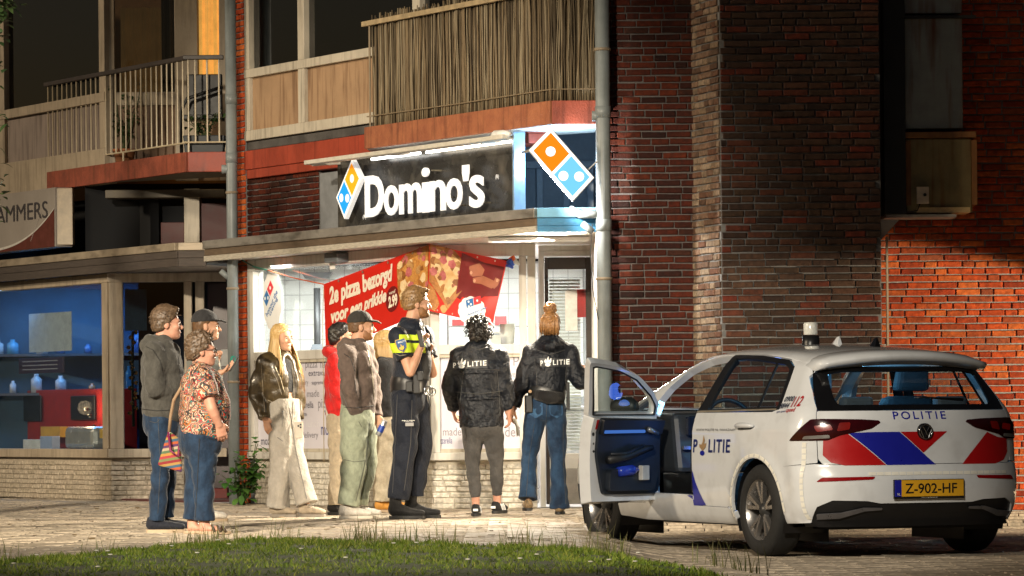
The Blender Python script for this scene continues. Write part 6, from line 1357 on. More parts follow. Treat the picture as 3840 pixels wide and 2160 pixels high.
def body(b, sk, arms='', bare=(), ankles=False, hands=True, hs=1., tilt=0., male=True, hand_l=None, hand_r=None, waist=False, feet=True):
    f = Field(.0062); head_fld(f, b, hs, tilt, male)
    nk = b.neck; f.tube([(b.hp(0, -.022, -.045), .054 * hs, .056 * hs), (nk + V3(0, 0, .005), .058 * hs, .060 * hs), (nk - V3(0, 0, .07), .09, .07)], b.Rt, .02)
    f.tube([(nk - V3(0, 0, .06), .10, .07), ((nk + b.pelvis) / 2, .10, .075), (b.pelvis, .10, .08)], b.Rt, .03)
    for s_ in 'rl':
        sh, el, wr = b.J['sh_' + s_], b.J['el_' + s_], b.J['wr_' + s_]; br_ = s_ in bare
        f.tube([(nk - V3(0, 0, .08), .05, .05), (sh, .05, .05)], b.Fw, .03)
        f.tube([(sh, .050 if br_ else .038, .052 if br_ else .038), (sh * .45 + el * .55, .047 if br_ else .034, .049 if br_ else .034), (el, .040 if br_ else .03, .040 if br_ else .03), (el * .65 + wr * .35, .040 if br_ else .03, .042 if br_ else .03), (wr, .026, .029)], b.Fw, .02)
        hp = b.J.get('hd_' + s_)
        if hands and hp is not None:
            spec = (hand_l if s_ == 'l' else hand_r) or {}
            hand_fld(f, wr, hp - wr, spec.get('n', b.Rt * (-1 if s_ == 'r' else 1)), spec.get('side', 1), spec.get('curl', .6), spec.get('s', 1.), spec.get('spread', .25))
        hip, kn, an = b.J['hip_' + s_], b.J['kn_' + s_], b.J['an_' + s_]
        f.tube([(b.pelvis, .07, .07), (hip, .06, .06), (kn, .040, .042), (kn * .6 + an * .4, .040, .044), (an, .030, .034)], b.Rt, .02)
        if ankles: f.tube([(an, .030, .034), (an - V3(0, 0, .06), .034, .036)], b.Rt, .02)
        if ankles and feet: tv = b.J['toe_' + s_]; f.tube([(an - V3(0, 0, .045), .033, .036), ((an + tv) / 2 - V3(0, 0, .025), .040, .028), (tv, .038, .020)], np.cross(tv - an, V3(0, 0, 1)), .02)
    v, fs = f.mesh(); z0 = min(b.J['an_r'][2], b.J['an_l'][2]) - .08
    loc = Vector((b.pelvis[0], b.pelvis[1], 0)); o = bpy.data.objects.new('person', None)
    me_o = np_mesh('person', v - np.array(loc), fs, sk, None, True); me_o.location = loc
    tag(me_o, b.label, 'person'); return me_o
def torso_fld(f, b, sec, k=.03, hem=True, fold=None, e=2.3):
    """sec: (fraction pelvis->neck, half width, half depth, forward shift)"""
    pts = [(b.pelvis + (b.neck - b.pelvis) * t + b.Fw * (s4[0] if s4 else 0), a, d) for t, a, d, *s4 in sec]; f.tube(pts, b.Rt, k, flat=(hem, False), fold=fold, e=e); return f
def sleeve(f, b, s_, r0, r1, r2, r3, k=.03, fold=None, end=1., cuff=True, short=None):
    sh, el, wr = b.J['sh_' + s_], b.J['el_' + s_], b.J['wr_' + s_]
    if short: e_ = sh + (el - sh) * short; f.tube([(sh, r0, r0 * 1.05), (e_, r1, r1 * 1.1)], b.Fw, k, flat=(False, True), fold=fold)
    else:
        w_ = el + (wr - el) * end; f.tube([(sh, r0, r0 * 1.05), ((sh + el) / 2, (r0 + r1) / 2, (r0 + r1) / 2), (el, r1, r1 * 1.05), ((el + w_) / 2, r2, r2), (w_, r3, r3)], b.Fw, k, flat=(False, True), fold=fold)
def trousers(b, m, parent, r, name='trousers', hem=None, seed=1, top_w=.17, top_d=.125, amp=.004, fold=(.005, 38, 0), rise=.10, bellow=None, h=.0085):
    """r: radii at hip, mid thigh, knee, calf, hem"""
    f = Field(h); f.tube([(b.pelvis + V3(0, 0, rise), top_w * .93, top_d * .93), (b.pelvis, top_w, top_d), (b.pelvis - V3(0, 0, .05), top_w * .98, top_d)], b.Rt, .03, flat=(True, False), e=2.3)
    for s_ in 'rl':
        hip, kn, an = b.J['hip_' + s_], b.J['kn_' + s_], b.J['an_' + s_]; hm = an + (an - kn) * ((hem or 0))
        rr = r if not isinstance(r, dict) else r[s_]
        f.tube([(hip + V3(0, 0, .02), rr[0], rr[0] * 1.05), (hip * .5 + kn * .5, rr[1], rr[1] * 1.05), (kn, rr[2], rr[2]), (kn * .5 + hm * .5, rr[3], rr[3]), (hm, rr[4], rr[4])], b.Rt, .012, flat=(False, True), fold=(fold[0], fold[1], fold[2] + (1.3 if s_ == 'l' else 0)) if fold else None)
    f.wrinkle(amp, 11, seed, (1, 1, 2.0)); return garment(f, name, m, parent)
def shoe(b, s_, parent, up, sole, L=.27, w=.048, high=.07, name='shoe', sole_t=.026, boot=0., z=None):
    an, toe = b.J['an_' + s_], b.J['toe_' + s_]; d = toe - an; pitch = d[2] + 0.; d = V3(d[0], d[1], 0); d /= np.linalg.norm(d) + 1e-9
    gz_ = z if z is not None else 0.; heel = V3(an[0], an[1], gz_) - d * .075; sd = np.cross(d, V3(0, 0, 1)); P = lambda x, y, zz: heel + d * x + sd * y + V3(0, 0, zz)
    f = Field(.006); s0 = sole_t
    f.tube([(P(.035, 0, s0 + high * .5), w * .80, high * .52), (P(.10, 0, s0 + high * .45), w * .86, high * .50), (P(.17, 0, s0 + .030), w * 1.0, .034), (P(L - .035, 0, s0 + .020), w * .9, .024)], sd, .02)
    f.tube([(P(.045, 0, s0 + high * .5), w * .78, .05), (P(.055, 0, s0 + high + .015 + boot), w * .74, .052)], sd, .02, flat=(False, True))
    f.cut(P(0, 0, s0 - .004), (0, 0, -1)); o = garment(f, name, up, parent)
    ms = MB(); ring = []
    for a in np.linspace(0, 2 * math.pi, 22, endpoint=False):
        x = L / 2 + L / 2 * math.cos(a) - .006; ww = w * (1.04 if x > L * .45 else .90); y = ww * np.sign(math.sin(a)) * abs(math.sin(a)) ** .7; ring.append(P(x, y, 0))
    ms.prism([tuple(p) for p in ring], (0, 0, s0)); ms.build('sole', sole, o, bevel=.004); return o
def laces(b, s_, shoe_o, m):
    an, toe = b.J['an_' + s_], b.J['toe_' + s_]; d = toe - an; d[2] = 0; d /= np.linalg.norm(d); sd = np.cross(d, V3(0, 0, 1)); h0 = V3(an[0], an[1], 0)
    mb = MB()
    for i in range(4): q = h0 + d * (.025 + i * .022) + V3(0, 0, .105 - i * .014); mb.tube([q - sd * .03, q + V3(0, 0, .006), q + sd * .03], .004, 5)
    mb.build('laces', m, shoe_o, True)
def hair_cap(b, m, parent, t=.014, front=.055, back=-.075, sidez=-.03, amp=.006, freq=60, seed=1, up=0., stretch=(1, 1, 1), name='hair', extra=None, k=.02):
    f = Field(.006); P, Mx, hs = b.hp, b.hM, b.hs
    f.ell(P(0, -.020, .038 + up * .4), [(.078 + t) * hs, (.099 + t) * hs, (.087 + t + up) * hs], Mx, k).ell(P(0, -.055, -.02), [(.066 + t) * hs, (.060 + t) * hs, (.065 + t) * hs], Mx, .02)
    if extra: extra(f, P, Mx, hs)
    R_, F_, U_ = Mx
    f.cut(P(0, front, .055), F_ * .75 - U_ * .66); f.cut(P(0, .035, sidez), F_ * .55 - U_ * .83) if sidez is not None else None
    f.cut(P(0, 0, back), -U_); f.wrinkle(amp, freq * 2.2, seed, stretch, False); return garment(f, name, m, parent)
def strands(name, parent, m, paths, r=.003, n=4):
    mb = MB()
    for p in paths: mb.tube(p, [r] * (len(p) - 1) + [r * .3], n)
    return mb.build(name, m, parent, True)
def back_text(garm, s, c, right, n, w, h, m, parent, bold=.012, spacing=1.1, name='lettering', off=.004, sk=0.):
    """lettering pressed on to a garment: c centre, right direction, n outward"""
    me = garm.data; dg = garm.matrix_world
    vs = [tuple(v.co + world_loc(garm)) for v in me.vertices]; fs = [tuple(p.vertices) for p in me.polygons]; bvh = BVHTree.FromPolygons(vs, fs)
    c, right, n = Vector(c), Vector(right).normalized(), Vector(n).normalized(); up = n.cross(right) if n.cross(right).z > 0 else -n.cross(right)
    def fn(x, y, z):
        p = c + right * (x - .5) * w + up * ((y - .5) * h + sk * (x - .5)); hit = bvh.ray_cast(p + n * .4, -n)
        return (hit[0] + n * off) if hit[0] else p
    if s is None: return fn
    return lettering(name, s, fn, 1, 1, m, parent, bold=bold, spacing=spacing)
def patch_on(garm, c, right, n, w, h, m, parent, name, poly=None, off=.003, grid=6):
    fn = back_text(garm, None, c, right, n, w, h, m, parent, off=off); mb = MB()
    if poly is None:
        mb.add([fn(i / grid, j / grid, 0) for j in range(grid + 1) for i in range(grid + 1)], [(j * (grid + 1) + i, j * (grid + 1) + i + 1, (j + 1) * (grid + 1) + i + 1, (j + 1) * (grid + 1) + i) for j in range(grid) for i in range(grid)])
    else: mb.add([fn(x, y, 0) for x, y in poly], [tuple(range(len(poly)))])
    return mb.build(name, m, parent)

def short_strands(b, m, parent, n=260, ln=.035, seed=1, low=-.02, frontz=.06, lift=.5, r=.0028, t=.012, name='hair_strands'):
    rg = random.Random(seed); P, hs = b.hp, b.hs; pa = []
    while len(pa) < n:
        th = rg.uniform(0, 6.283); z = rg.uniform(-.6, 1); q = math.sqrt(max(0, 1 - z * z)); x, y = q * math.cos(th), q * math.sin(th)
        px, py, pz = x * (.076 + t), -.018 + y * (.098 + t), .037 + z * (.086 + t)
        if (py > .02 and pz < frontz) or pz < low - .03 * (py < -.02): continue
        d = np.array([x * lift + rg.gauss(0, .25), y * lift - .1 + rg.gauss(0, .3), z * lift + rg.gauss(0, .25)]); d /= np.linalg.norm(d) + 1e-6; l = ln * rg.uniform(.6, 1.4)
        c = np.array([px, py, pz]); pa.append([P(*(c - d * .008)), P(*(c + d * l * .5)), P(*(c + d * l + np.array([0, 0, -.004])))])
    return strands(name, parent, m, pa, r)

_bv = {}
def seam(p, part, lines, m, r=.0035, off=.001, name='seam'):
    """stitched lines and edges: pixel paths dropped on to the garment the camera sees there"""
    g = next(c for c in p.children if c.name.split('.')[0] == part); k = g.name
    if k not in _bv:
        w = world_loc(g); _bv[k] = BVHTree.FromPolygons([tuple(v.co + w) for v in g.data.vertices], [tuple(q.vertices) for q in g.data.polygons])
    o = Vector((0, 0, CAMH)); mb = MB()
    for L in lines:
        pts = []
        for (a, b), (c, d) in zip(L, L[1:]):
            n = max(2, int(math.hypot(c - a, d - b) / 7))
            for i in range(n + (1 if (c, d) == L[-1] else 0)):
                dr = (at(a + (c - a) * i / n, b + (d - b) * i / n, 30) - o).normalized(); h = _bv[k].ray_cast(o, dr)
                if h[0] is not None and (not pts or (h[0] - pts[-1]).length < .12): pts.append(h[0] - dr * off)
        if len(pts) > 2: mb.tube(pts, r, 5)
    if mb.v: return mb.build(name, m, p, True)
# ------------------------------------------------------------------ cloth and hair
def cloth(n, c, rough=.85, var=.22, scale=25, bump=.5, bscale=28, **k): return M(n, c, rough, var=var, scale=scale, bump=bump, bscale=bscale, spec=.25, sheen=.1, bdist=.03, stretch=(1, 1, .7), **k)
sk_light = skin('skin_light', (.50, .27, .17), (.60, .34, .23)); sk_pink = skin('skin_pink', (.46, .22, .15), (.56, .30, .21)); lip = M('lip_colour', (.36, .11, .09), .4)
brown_hair = M('brown_hair', (.07, .035, .016), .45, col2=(.17, .09, .04), scale=60, stretch=(1, 1, .15)); blond_hair = M('blond_hair', (.40, .24, .08), .4, col2=(.62, .44, .20), scale=70, stretch=(1, 1, .08)); sandy_hair = M('sandy_hair', (.12, .062, .022), .45, col2=(.32, .19, .08), scale=60, stretch=(1, 1, .3)); black_hair = M('black_hair', (.005, .0045, .0045), .4, col2=(.022, .019, .017), scale=70); grey_hair = M('grey_brown_hair', (.035, .022, .013), .5, col2=(.15, .095, .055), scale=60); auburn = M('auburn_hair', (.16, .07, .025), .4, col2=(.42, .22, .08), scale=60)
denim = cloth('blue_denim', (.004, .011, .027), .8, scale=10, col2=(.017, .042, .088)); denim_l = cloth('mid_denim', (.005, .015, .038), .8, scale=7, col2=(.026, .066, .135)); navy = cloth('police_navy', (.008, .012, .022), .6); navy_shell = M('police_shell', (.007, .009, .014), .50, var=.3, scale=20, bump=.8, bscale=20, spec=.35, bdist=.03); hoodie_grey = cloth('charcoal_fleece', (.060, .058, .052), .9); hoodie_brown = cloth('brown_grey_fleece', (.115, .085, .072), .9); sage = cloth('sage_fleece', (.29, .32, .235), .85); oat = cloth('oat_fleece', (.28, .26, .23), .9, var=.12); khaki = cloth('khaki_twill', (.30, .25, .18), .85); red_fleece = cloth('red_fleece', (.42, .012, .012), .9); black_cloth = cloth('black_cloth', (.010, .010, .011), .8); grey_jean = cloth('grey_denim', (.035, .034, .034), .75, scale=9, col2=(.085, .08, .076)); greenish = cloth('grey_sweat', (.16, .17, .15), .9)
leather = M('brown_leather', (.030, .020, .008), .36, col2=(.075, .052, .022), scale=20, bump=.35, bscale=70, spec=.6, coat=.2)
white_sole = M('white_sole', (.55, .50, .42), .6); tan_sole = M('tan_sole', (.40, .30, .20), .7); black_sole = M('black_sole', (.012, .012, .012), .6); white_shoe = cloth('white_leather', (.58, .54, .48), .5); black_shoe = cloth('black_suede', (.014, .014, .015), .7); tan_shoe = cloth('tan_mesh', (.28, .23, .17), .7); yellow_shoe = cloth('tan_boot', (.55, .26, .05), .6); navy_shoe = cloth('navy_knit', (.012, .014, .022), .8)
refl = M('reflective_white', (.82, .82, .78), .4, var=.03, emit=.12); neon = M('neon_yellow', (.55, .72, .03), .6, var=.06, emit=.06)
st_dark = M('stitch_dark', (.012, .012, .012), .7); st_pale = M('stitch_pale', (.28, .24, .18), .6); st_mid = M('stitch_mid', (.05, .05, .05), .6); zip_m = M('zip_metal', (.45, .40, .30), .35, metal=.7)
def ZZ_(v): return V3(0, 0, v)

# ------------------------------------------------------------------ man in charcoal hoodie (left)
b = Body('man in charcoal hoodie and blue jeans standing second from nothing but the shop window on the left', 30.1, 84, 84,
         head=(628, 1213), neck=(604, 1293), pelvis=(606, 1560), sh_r=(578, 1322, -.17), el_r=(583, 1455, -.20), wr_r=(640, 1478, -.15), hd_r=(672, 1482, -.10), sh_l=(640, 1320, .17), el_l=(650, 1450, .20), wr_l=(672, 1480, .1),
         hip_r=(600, 1590, -.09), kn_r=(604, 1745, -.09), an_r=(588, 1945, -.09), toe_r=(660, 1975, -.09), hip_l=(622, 1590, .09), kn_l=(628, 1745, .10), an_l=(622, 1930, .12), toe_l=(690, 1960, .12))
b.label = 'greying man in charcoal hoodie and blue jeans, leftmost of the onlookers'
p = body(b, sk_pink, hs=.98); face_bits(b, p, 0, grey_hair, lip)
hair_cap(b, grey_hair, p, .012, .060, -.062, -.005, .003, 75, 3, .012, extra=lambda f, P, Mx, hs: f.ell(P(0, .045, .108), [.062 * hs, .045 * hs, .026 * hs], Mx, .015)); short_strands(b, grey_hair, p, 300, .018, 2, -.03, r=.0022)
f = Field(.0085); torso_fld(f, b, [(.06, .165, .145, .01), (.12, .185, .165, .015), (.4, .185, .165, .02), (.72, .195, .15, .0), (.90, .150, .115, -.01), (1.0, .085, .085, 0)], fold=(.006, 30, 1)); sleeve(f, b, 'r', .082, .072, .062, .045, fold=(.006, 42, 0)); sleeve(f, b, 'l', .08, .07, .06, .045, fold=(.006, 42, 2))
f.tube([(b.neck - b.Fw * .06 + ZZ_(-.03), .085, .06), (b.neck - b.Fw * .105 + ZZ_(-.005), .095, .055), (b.neck - b.Fw * .09 + ZZ_(.045), .080, .035)], b.Rt, .02); f.tube([(b.neck + b.Fw * .06 + b.Rt * .03 + ZZ_(-.045), .03, .03), (b.neck + b.Rt * .09 + ZZ_(0), .03, .032), (b.neck - b.Fw * .07 + b.Rt * .05 + ZZ_(.045), .03, .03)], b.Fw, .02); f.wrinkle(.005, 13, 4, (1, 1, 1.8)); g = garment(f, 'hoodie', hoodie_grey, p)
trousers(b, denim, p, (.092, .084, .068, .064, .062), hem=.04, seed=5, top_w=.165, top_d=.14)
for s_ in 'rl': shoe(b, s_, p, navy_shoe, tan_sole, .30, .052)
seam(p, 'hoodie', [[(548, 1300), (574, 1312), (600, 1352), (609, 1390)], [(535, 1535), (590, 1540), (650, 1537)], [(668, 1330), (676, 1420), (680, 1520)]], st_dark); seam(p, 'trousers', [[(561, 1580), (585, 1586), (600, 1572)], [(592, 1565), (602, 1735), (592, 1926)]], st_mid, .0022)
# ------------------------------------------------------------------ man in cap behind, with phone
b = Body('man in grey cap and sweatshirt raising a phone behind the woman in the patterned blouse', 33.3, 80, 86,
         head=(775, 1222), neck=(757, 1297), pelvis=(765, 1560), sh_r=(735, 1330, -.17), el_r=(772, 1440, -.24), wr_r=(826, 1398, -.20), hd_r=(858, 1384, -.18), sh_l=(782, 1326, .17), el_l=(806, 1420, .18), wr_l=(812, 1368, .06), hd_l=(806, 1325, .0),
         hip_r=(760, 1590, -.09), kn_r=(766, 1740, -.09), an_r=(770, 1915, -.09), toe_r=(806, 1940, -.09), hip_l=(775, 1590, .09), kn_l=(780, 1740, .1), an_l=(768, 1908, .1), toe_l=(800, 1925, .1))
p = body(b, sk_light, hs=1.0, hand_r=dict(n=(0, 0, 1), side=1, curl=.75), hand_l=dict(n=(1, -.3, 0), side=1, curl=1.0)); face_bits(b, p, 0, brown_hair, lip)
def cap_hat(b, m, parent, brim=.085, z=.04):
    f = Field(.0055); P, Mx, hs = b.hp, b.hM, b.hs; R_, F_, U_ = Mx; f.ell(P(0, -.018, .048), [.089 * hs, .110 * hs, .092 * hs], Mx, .01); f.cut(P(0, .06, z), -U_ + F_ * .05)
    f.tube([(P(0, .075, z + .008), .074 * hs, .010), (P(0, .075 + brim * .6, z + .004), .066 * hs, .008), (P(0, .075 + brim, z - .012), .04 * hs, .007)], R_, .01); f.wrinkle(.0012, 40, 3); o = garment(f, 'cap', m, parent)
    q = P(0, -.018, .142); MB().lathe([(0, .006), (.008, .004), (.009, 0)], tuple(q), 8).build('cap_button', m, o); return o
cap_hat(b, cloth('grey_cap', (.030, .030, .032)), p); hair_cap(b, brown_hair, p, .003, .05, -.06, -.01, .002, 60, 2)
f = Field(.0085); torso_fld(f, b, [(.05, .16, .12), (.12, .175, .14, .01), (.45, .178, .145, .01), (.75, .19, .135), (.92, .13, .1), (1.0, .075, .075)], fold=(.005, 30, 1)); sleeve(f, b, 'r', .078, .064, .055, .040, fold=(.005, 42, 0), end=.85); sleeve(f, b, 'l', .078, .062, .055, .040, fold=(.005, 42, 1), end=.9); f.wrinkle(.004, 13, 6, (1, 1, 1.6)); garment(f, 'sweatshirt', greenish, p)
trousers(b, denim, p, (.092, .085, .072, .065, .062), hem=.02, seed=6)
for s_ in 'rl': shoe(b, s_, p, white_shoe, tan_sole)
ph = thing('phone', 'phone held up in the hand of the man in the grey cap', 'phone', tuple(at(872, 1378, 33.05)))
c = at(878, 1366, 33.06); d = Vector((.55, 0, .83)); MB().hexa([tuple(c + d * a + Vector((.83 * e * .5, q, -.55 * e * .5))) for a, e, q in ((-.07, -.01, -.035), (-.07, .01, -.035), (-.07, .01, .035), (-.07, -.01, .035))], [tuple(c + d * a + Vector((.83 * e * .5, q, -.55 * e * .5))) for a, e, q in ((.07, -.01, -.035), (.07, .01, -.035), (.07, .01, .035), (.07, -.01, .035))]).build('case', black_metal, ph, bevel=.003)
# ------------------------------------------------------------------ woman in patterned blouse
b = Body('short haired woman in colourful patterned blouse with hand in her jeans pocket', 29.6, 78, 80,
         head=(758, 1314), neck=(752, 1386), pelvis=(752, 1625), sh_r=(758, 1418, -.16), el_r=(795, 1532, -.22), wr_r=(822, 1592, -.17), hd_r=(830, 1622, -.15), sh_l=(778, 1418, .16), el_l=(800, 1520, .2), wr_l=(815, 1590, .2),
         hip_r=(758, 1650, -.085), kn_r=(764, 1795, -.085), an_r=(766, 1955, -.085), toe_r=(822, 1985, -.085), hip_l=(745, 1650, .085), kn_l=(735, 1795, .08), an_l=(722, 1950, .08), toe_l=(758, 1982, .08))
p = body(b, sk_pink, hs=.97, bare='rl', ankles=True, male=False); face_bits(b, p, 0, grey_hair, lip)
hair_cap(b, grey_hair, p, .014, .055, -.07, -.012, .009, 80, 5, .014); P = b.hp
strands('hair_tuft', p, grey_hair, [[P(x, y, .10 + .02 * random.random()), P(x * 1.1 + random.uniform(-.01, .01), y + .02, .14 + .02 * random.random())] for x in np.linspace(-.05, .05, 8) for y in (-.07, -.04, 0., .04, .07)], .006)
gl = MB(); 
for sx in (-1, 1): gl.tube([P(sx * .031 + .022 * math.cos(a), .106, -.003 + .017 * math.sin(a)) for a in np.linspace(0, 6.28, 13)], .0022, 5); gl.tube([P(sx * .052, .104, .004), P(sx * .078, .0, .002)], .0022, 5)
gl.build('spectacles', black_metal, p, True)
def paisley():
    m, bs = base('paisley_print'); N, L = nodes(m); g = N.new('ShaderNodeNewGeometry'); n = N.new('ShaderNodeTexNoise'); n.inputs['Scale'].default_value = 14; L.new(g.outputs['Position'], n.inputs['Vector'])
    mx = N.new('ShaderNodeMix'); mx.data_type = 'VECTOR'; mx.inputs[0].default_value = .16; L.new(g.outputs['Position'], mx.inputs[4]); L.new(n.outputs['Color'], mx.inputs[5])
    v = N.new('ShaderNodeTexVoronoi'); v.inputs['Scale'].default_value = 10; L.new(mx.outputs[1], v.inputs['Vector']); w = N.new('ShaderNodeTexVoronoi'); w.feature = 'DISTANCE_TO_EDGE'; w.inputs['Scale'].default_value = 10; L.new(mx.outputs[1], w.inputs['Vector'])
    cr = N.new('ShaderNodeValToRGB'); cr.color_ramp.interpolation = 'CONSTANT'; e = cr.color_ramp.elements; cols = [(.42, .03, .015), (.55, .40, .27), (.015, .13, .13), (.45, .13, .02), (.02, .02, .02), (.58, .44, .32), (.36, .02, .02), (.02, .16, .15)]
    while len(e) < len(cols): e.new(.5)
    for i, c in enumerate(cols): e[i].position = i / len(cols); e[i].color = (*c, 1)
    sp = N.new('ShaderNodeSeparateColor'); L.new(v.outputs['Color'], sp.inputs[0])
    rg_ = N.new('ShaderNodeMath'); rg_.operation = 'MULTIPLY_ADD'; rg_.inputs[1].default_value = 2.2; L.new(v.outputs['Distance'], rg_.inputs[0]); L.new(sp.outputs[0], rg_.inputs[2]); fr = N.new('ShaderNodeMath'); fr.operation = 'FRACT'; L.new(rg_.outputs[0], fr.inputs[0]); L.new(fr.outputs[0], cr.inputs[0])
    lt = N.new('ShaderNodeMath'); lt.operation = 'LESS_THAN'; lt.inputs[1].default_value = .045; L.new(w.outputs['Distance'], lt.inputs[0])
    m2 = N.new('ShaderNodeMix'); m2.data_type = 'RGBA'; m2.inputs[7].default_value = (.03, .02, .018, 1); L.new(lt.outputs[0], m2.inputs[0]); L.new(cr.outputs[0], m2.inputs[6]); L.new(m2.outputs[2], bs.inputs['Base Color']); bs.inputs['Roughness'].default_value = .75; return m
f = Field(.0085); torso_fld(f, b, [(-.02, .20, .175, .02), (.15, .205, .185, .03), (.4, .20, .185, .035), (.7, .185, .155, .015), (.9, .135, .105), (1.0, .075, .075)], fold=(.005, 26, 1)); sleeve(f, b, 'r', .090, .082, 0, 0, short=.68, fold=(.004, 40, 0)); sleeve(f, b, 'l', .088, .08, 0, 0, short=.68); f.wrinkle(.005, 12, 8, (1, 1, 1.8)); garment(f, 'blouse', paisley(), p)
trousers(b, denim, p, (.108, .096, .078, .072, .070), hem=-.02, seed=9, top_w=.185, top_d=.16)
seam(p, 'trousers', [[(776, 1640), (800, 1650), (826, 1636)], [(748, 1645), (741, 1790), (733, 1940)]], st_dark, .003)
sandal = M('sandal_leather', (.05, .03, .02), .6)
for s_ in 'rl':
    an, toe = b.J['an_' + s_], b.J['toe_' + s_]; d = toe - an; d[2] = 0; d /= np.linalg.norm(d); sd = np.cross(d, V3(0, 0, 1)); h0 = V3(an[0], an[1], 0) - d * .06; ring = [tuple(h0 + d * (.125 + .135 * math.cos(a)) + sd * .046 * math.sin(a)) for a in np.linspace(0, 6.283, 20, endpoint=False)]
    so = MB().prism(ring, (0, 0, .024)).build('sandal', tan_sole, p, bevel=.004)
    for x in (.12, .165, .20): MB().tube([h0 + d * (x + .02) + sd * .05 + ZZ_(.02), h0 + d * x + sd * .03 + ZZ_(.075 - x * .1), h0 + d * (x - .01) - sd * .03 + ZZ_(.075 - x * .1), h0 + d * (x - .02) - sd * .05 + ZZ_(.02)], .011, 6).build('strap', sandal, so, True)
# striped bag
def stripes(n, cols, sc, rot=(0, 0, 0)):
    m, bs = base(n); N, L = nodes(m); g = N.new('ShaderNodeNewGeometry'); mp = N.new('ShaderNodeMapping'); mp.inputs['Rotation'].default_value = rot; L.new(g.outputs['Position'], mp.inputs[0]); sx = N.new('ShaderNodeSeparateXYZ'); L.new(mp.outputs[0], sx.inputs[0])
    mu = N.new('ShaderNodeMath'); mu.operation = 'MULTIPLY'; mu.inputs[1].default_value = sc; L.new(sx.outputs[2], mu.inputs[0]); fr = N.new('ShaderNodeMath'); fr.operation = 'FRACT'; L.new(mu.outputs[0], fr.inputs[0]); cr = N.new('ShaderNodeValToRGB'); cr.color_ramp.interpolation = 'CONSTANT'; e = cr.color_ramp.elements
    while len(e) < len(cols): e.new(.5)
    for i, c in enumerate(cols): e[i].position = i / len(cols); e[i].color = (*c, 1)
    L.new(fr.outputs[0], cr.inputs[0]); L.new(cr.outputs[0], bs.inputs['Base Color']); bs.inputs['Roughness'].default_value = .85; return m
bg_m = stripes('bag_weave', [(.30, .03, .04), (.36, .18, .04), (.07, .12, .06), (.34, .27, .18), (.07, .02, .08), (.34, .07, .02), (.03, .08, .14), (.30, .18, .05), (.20, .015, .02), (.14, .16, .06)], 5.2, (0, .16, 0))
bag = thing('shoulder_bag', 'rainbow striped woven shoulder bag hanging behind the woman in the patterned blouse', 'bag', tuple(at(635, 1770, 29.75)))
q0, q1, q2, q3 = [np.array(at(*q, 29.7)) for q in ((590, 1745), (682, 1772), (676, 1650), (630, 1612))]
mb = MB(); dn = V3(0, .09, 0); mb.hexa([q0, q1, q1 + dn, q0 + dn], [q3 + dn * .35, q2 + dn * .35, q2 + dn * .65, q3 + dn * .65]); mb.build('pouch', bg_m, bag, bevel=.025)
MB().tube([np.array(at(634, 1620, 29.74)), np.array(at(640, 1560, 29.72)), np.array(at(652, 1500, 29.66)), np.array(at(700, 1418, 29.50))], .012, 6).build('strap', M('bag_strap', (.30, .20, .12), .7), bag, True); MB().tube([np.array(at(632, 1622, 29.72)), np.array(at(640, 1690, 29.66)), np.array(at(668, 1712, 29.66)), np.array(at(674, 1655, 29.7))], .010, 6).build('handle', M('bag_handle', (.16, .01, .06), .6), bag, True)
# ------------------------------------------------------------------ young woman in leather jacket
b = Body('young woman with long fair hair in brown leather jacket and pale wide trousers', 34.6, 128, 132,
         head=(1058, 1268), neck=(1046, 1342), pelvis=(1066, 1552), sh_r=(1002, 1366, -.05), el_r=(966, 1466, .02), wr_r=(996, 1572, -.08), hd_r=(1004, 1603, -.10), sh_l=(1086, 1368, .08), el_l=(1112, 1462, .12), wr_l=(1112, 1572, .06), hd_l=(1112, 1604, .04),
         hip_r=(1052, 1580, -.05), kn_r=(1054, 1720, -.04), an_r=(1042, 1892, .0), toe_r=(1082, 1920, -.05), hip_l=(1082, 1580, .06), kn_l=(1102, 1715, .0), an_l=(1150, 1880, -.05), toe_l=(1206, 1915, -.12))
p = body(b, sk_light, hs=.93, male=False, waist=True); face_bits(b, p, 0, sandy_hair, lip); P = b.hp
hair_cap(b, blond_hair, p, .012, .060, -.10, -.03, .004, 60, 7, .004, (1, 1, .3))
rg = random.Random(5); pa = []
for i in range(280):
    a = rg.uniform(1.0, 2 * math.pi - 1.0) + 0; x, y = math.sin(a), math.cos(a); t = rg.uniform(0, 1); ln = rg.uniform(.30, .44); top_ = P(x * .074, -.02 + y * .09, .09 - .03 * t); m1 = P(x * .094, -.02 + y * .10, -.02); m2 = P(x * .125, -.010 + y * .15 + .012, -.15); en = P(x * .15 + rg.uniform(-.025, .025), .015 + y * .20 + .02, -.06 - ln * .8); pa.append([top_, m1, m2, en])
strands('hair_strands', p, blond_hair, pa, .0048)
f = Field(.0085); torso_fld(f, b, [(.30, .150, .12, 0), (.42, .165, .135, 0), (.62, .180, .14, 0), (.82, .185, .13, -.01), (.93, .14, .11, -.01), (1.0, .085, .085, 0)], fold=(.005, 26, 1)); sleeve(f, b, 'r', .085, .082, .072, .058, fold=(.008, 30, 0), end=.98); sleeve(f, b, 'l', .082, .080, .070, .056, fold=(.008, 30, 2), end=.98)
f.tube([(b.neck + b.Fw * .05 - b.Rt * .09 + ZZ_(-.04), .04, .018), (b.neck - b.Fw * .05 + ZZ_(-.005), .07, .025), (b.neck + b.Fw * .05 + b.Rt * .09 + ZZ_(-.04), .04, .018)], b.Fw, .02)
f.tube([(b.neck + b.Fw * .17 + ZZ_(-.02), .065, .10), (b.pelvis + (b.neck - b.pelvis) * .25 + b.Fw * .17, .055, .10)], b.Rt, .015, sub=True); f.wrinkle(.006, 14, 4, (1, 1, 1.4)); g = garment(f, 'leather_jacket', leather, p)
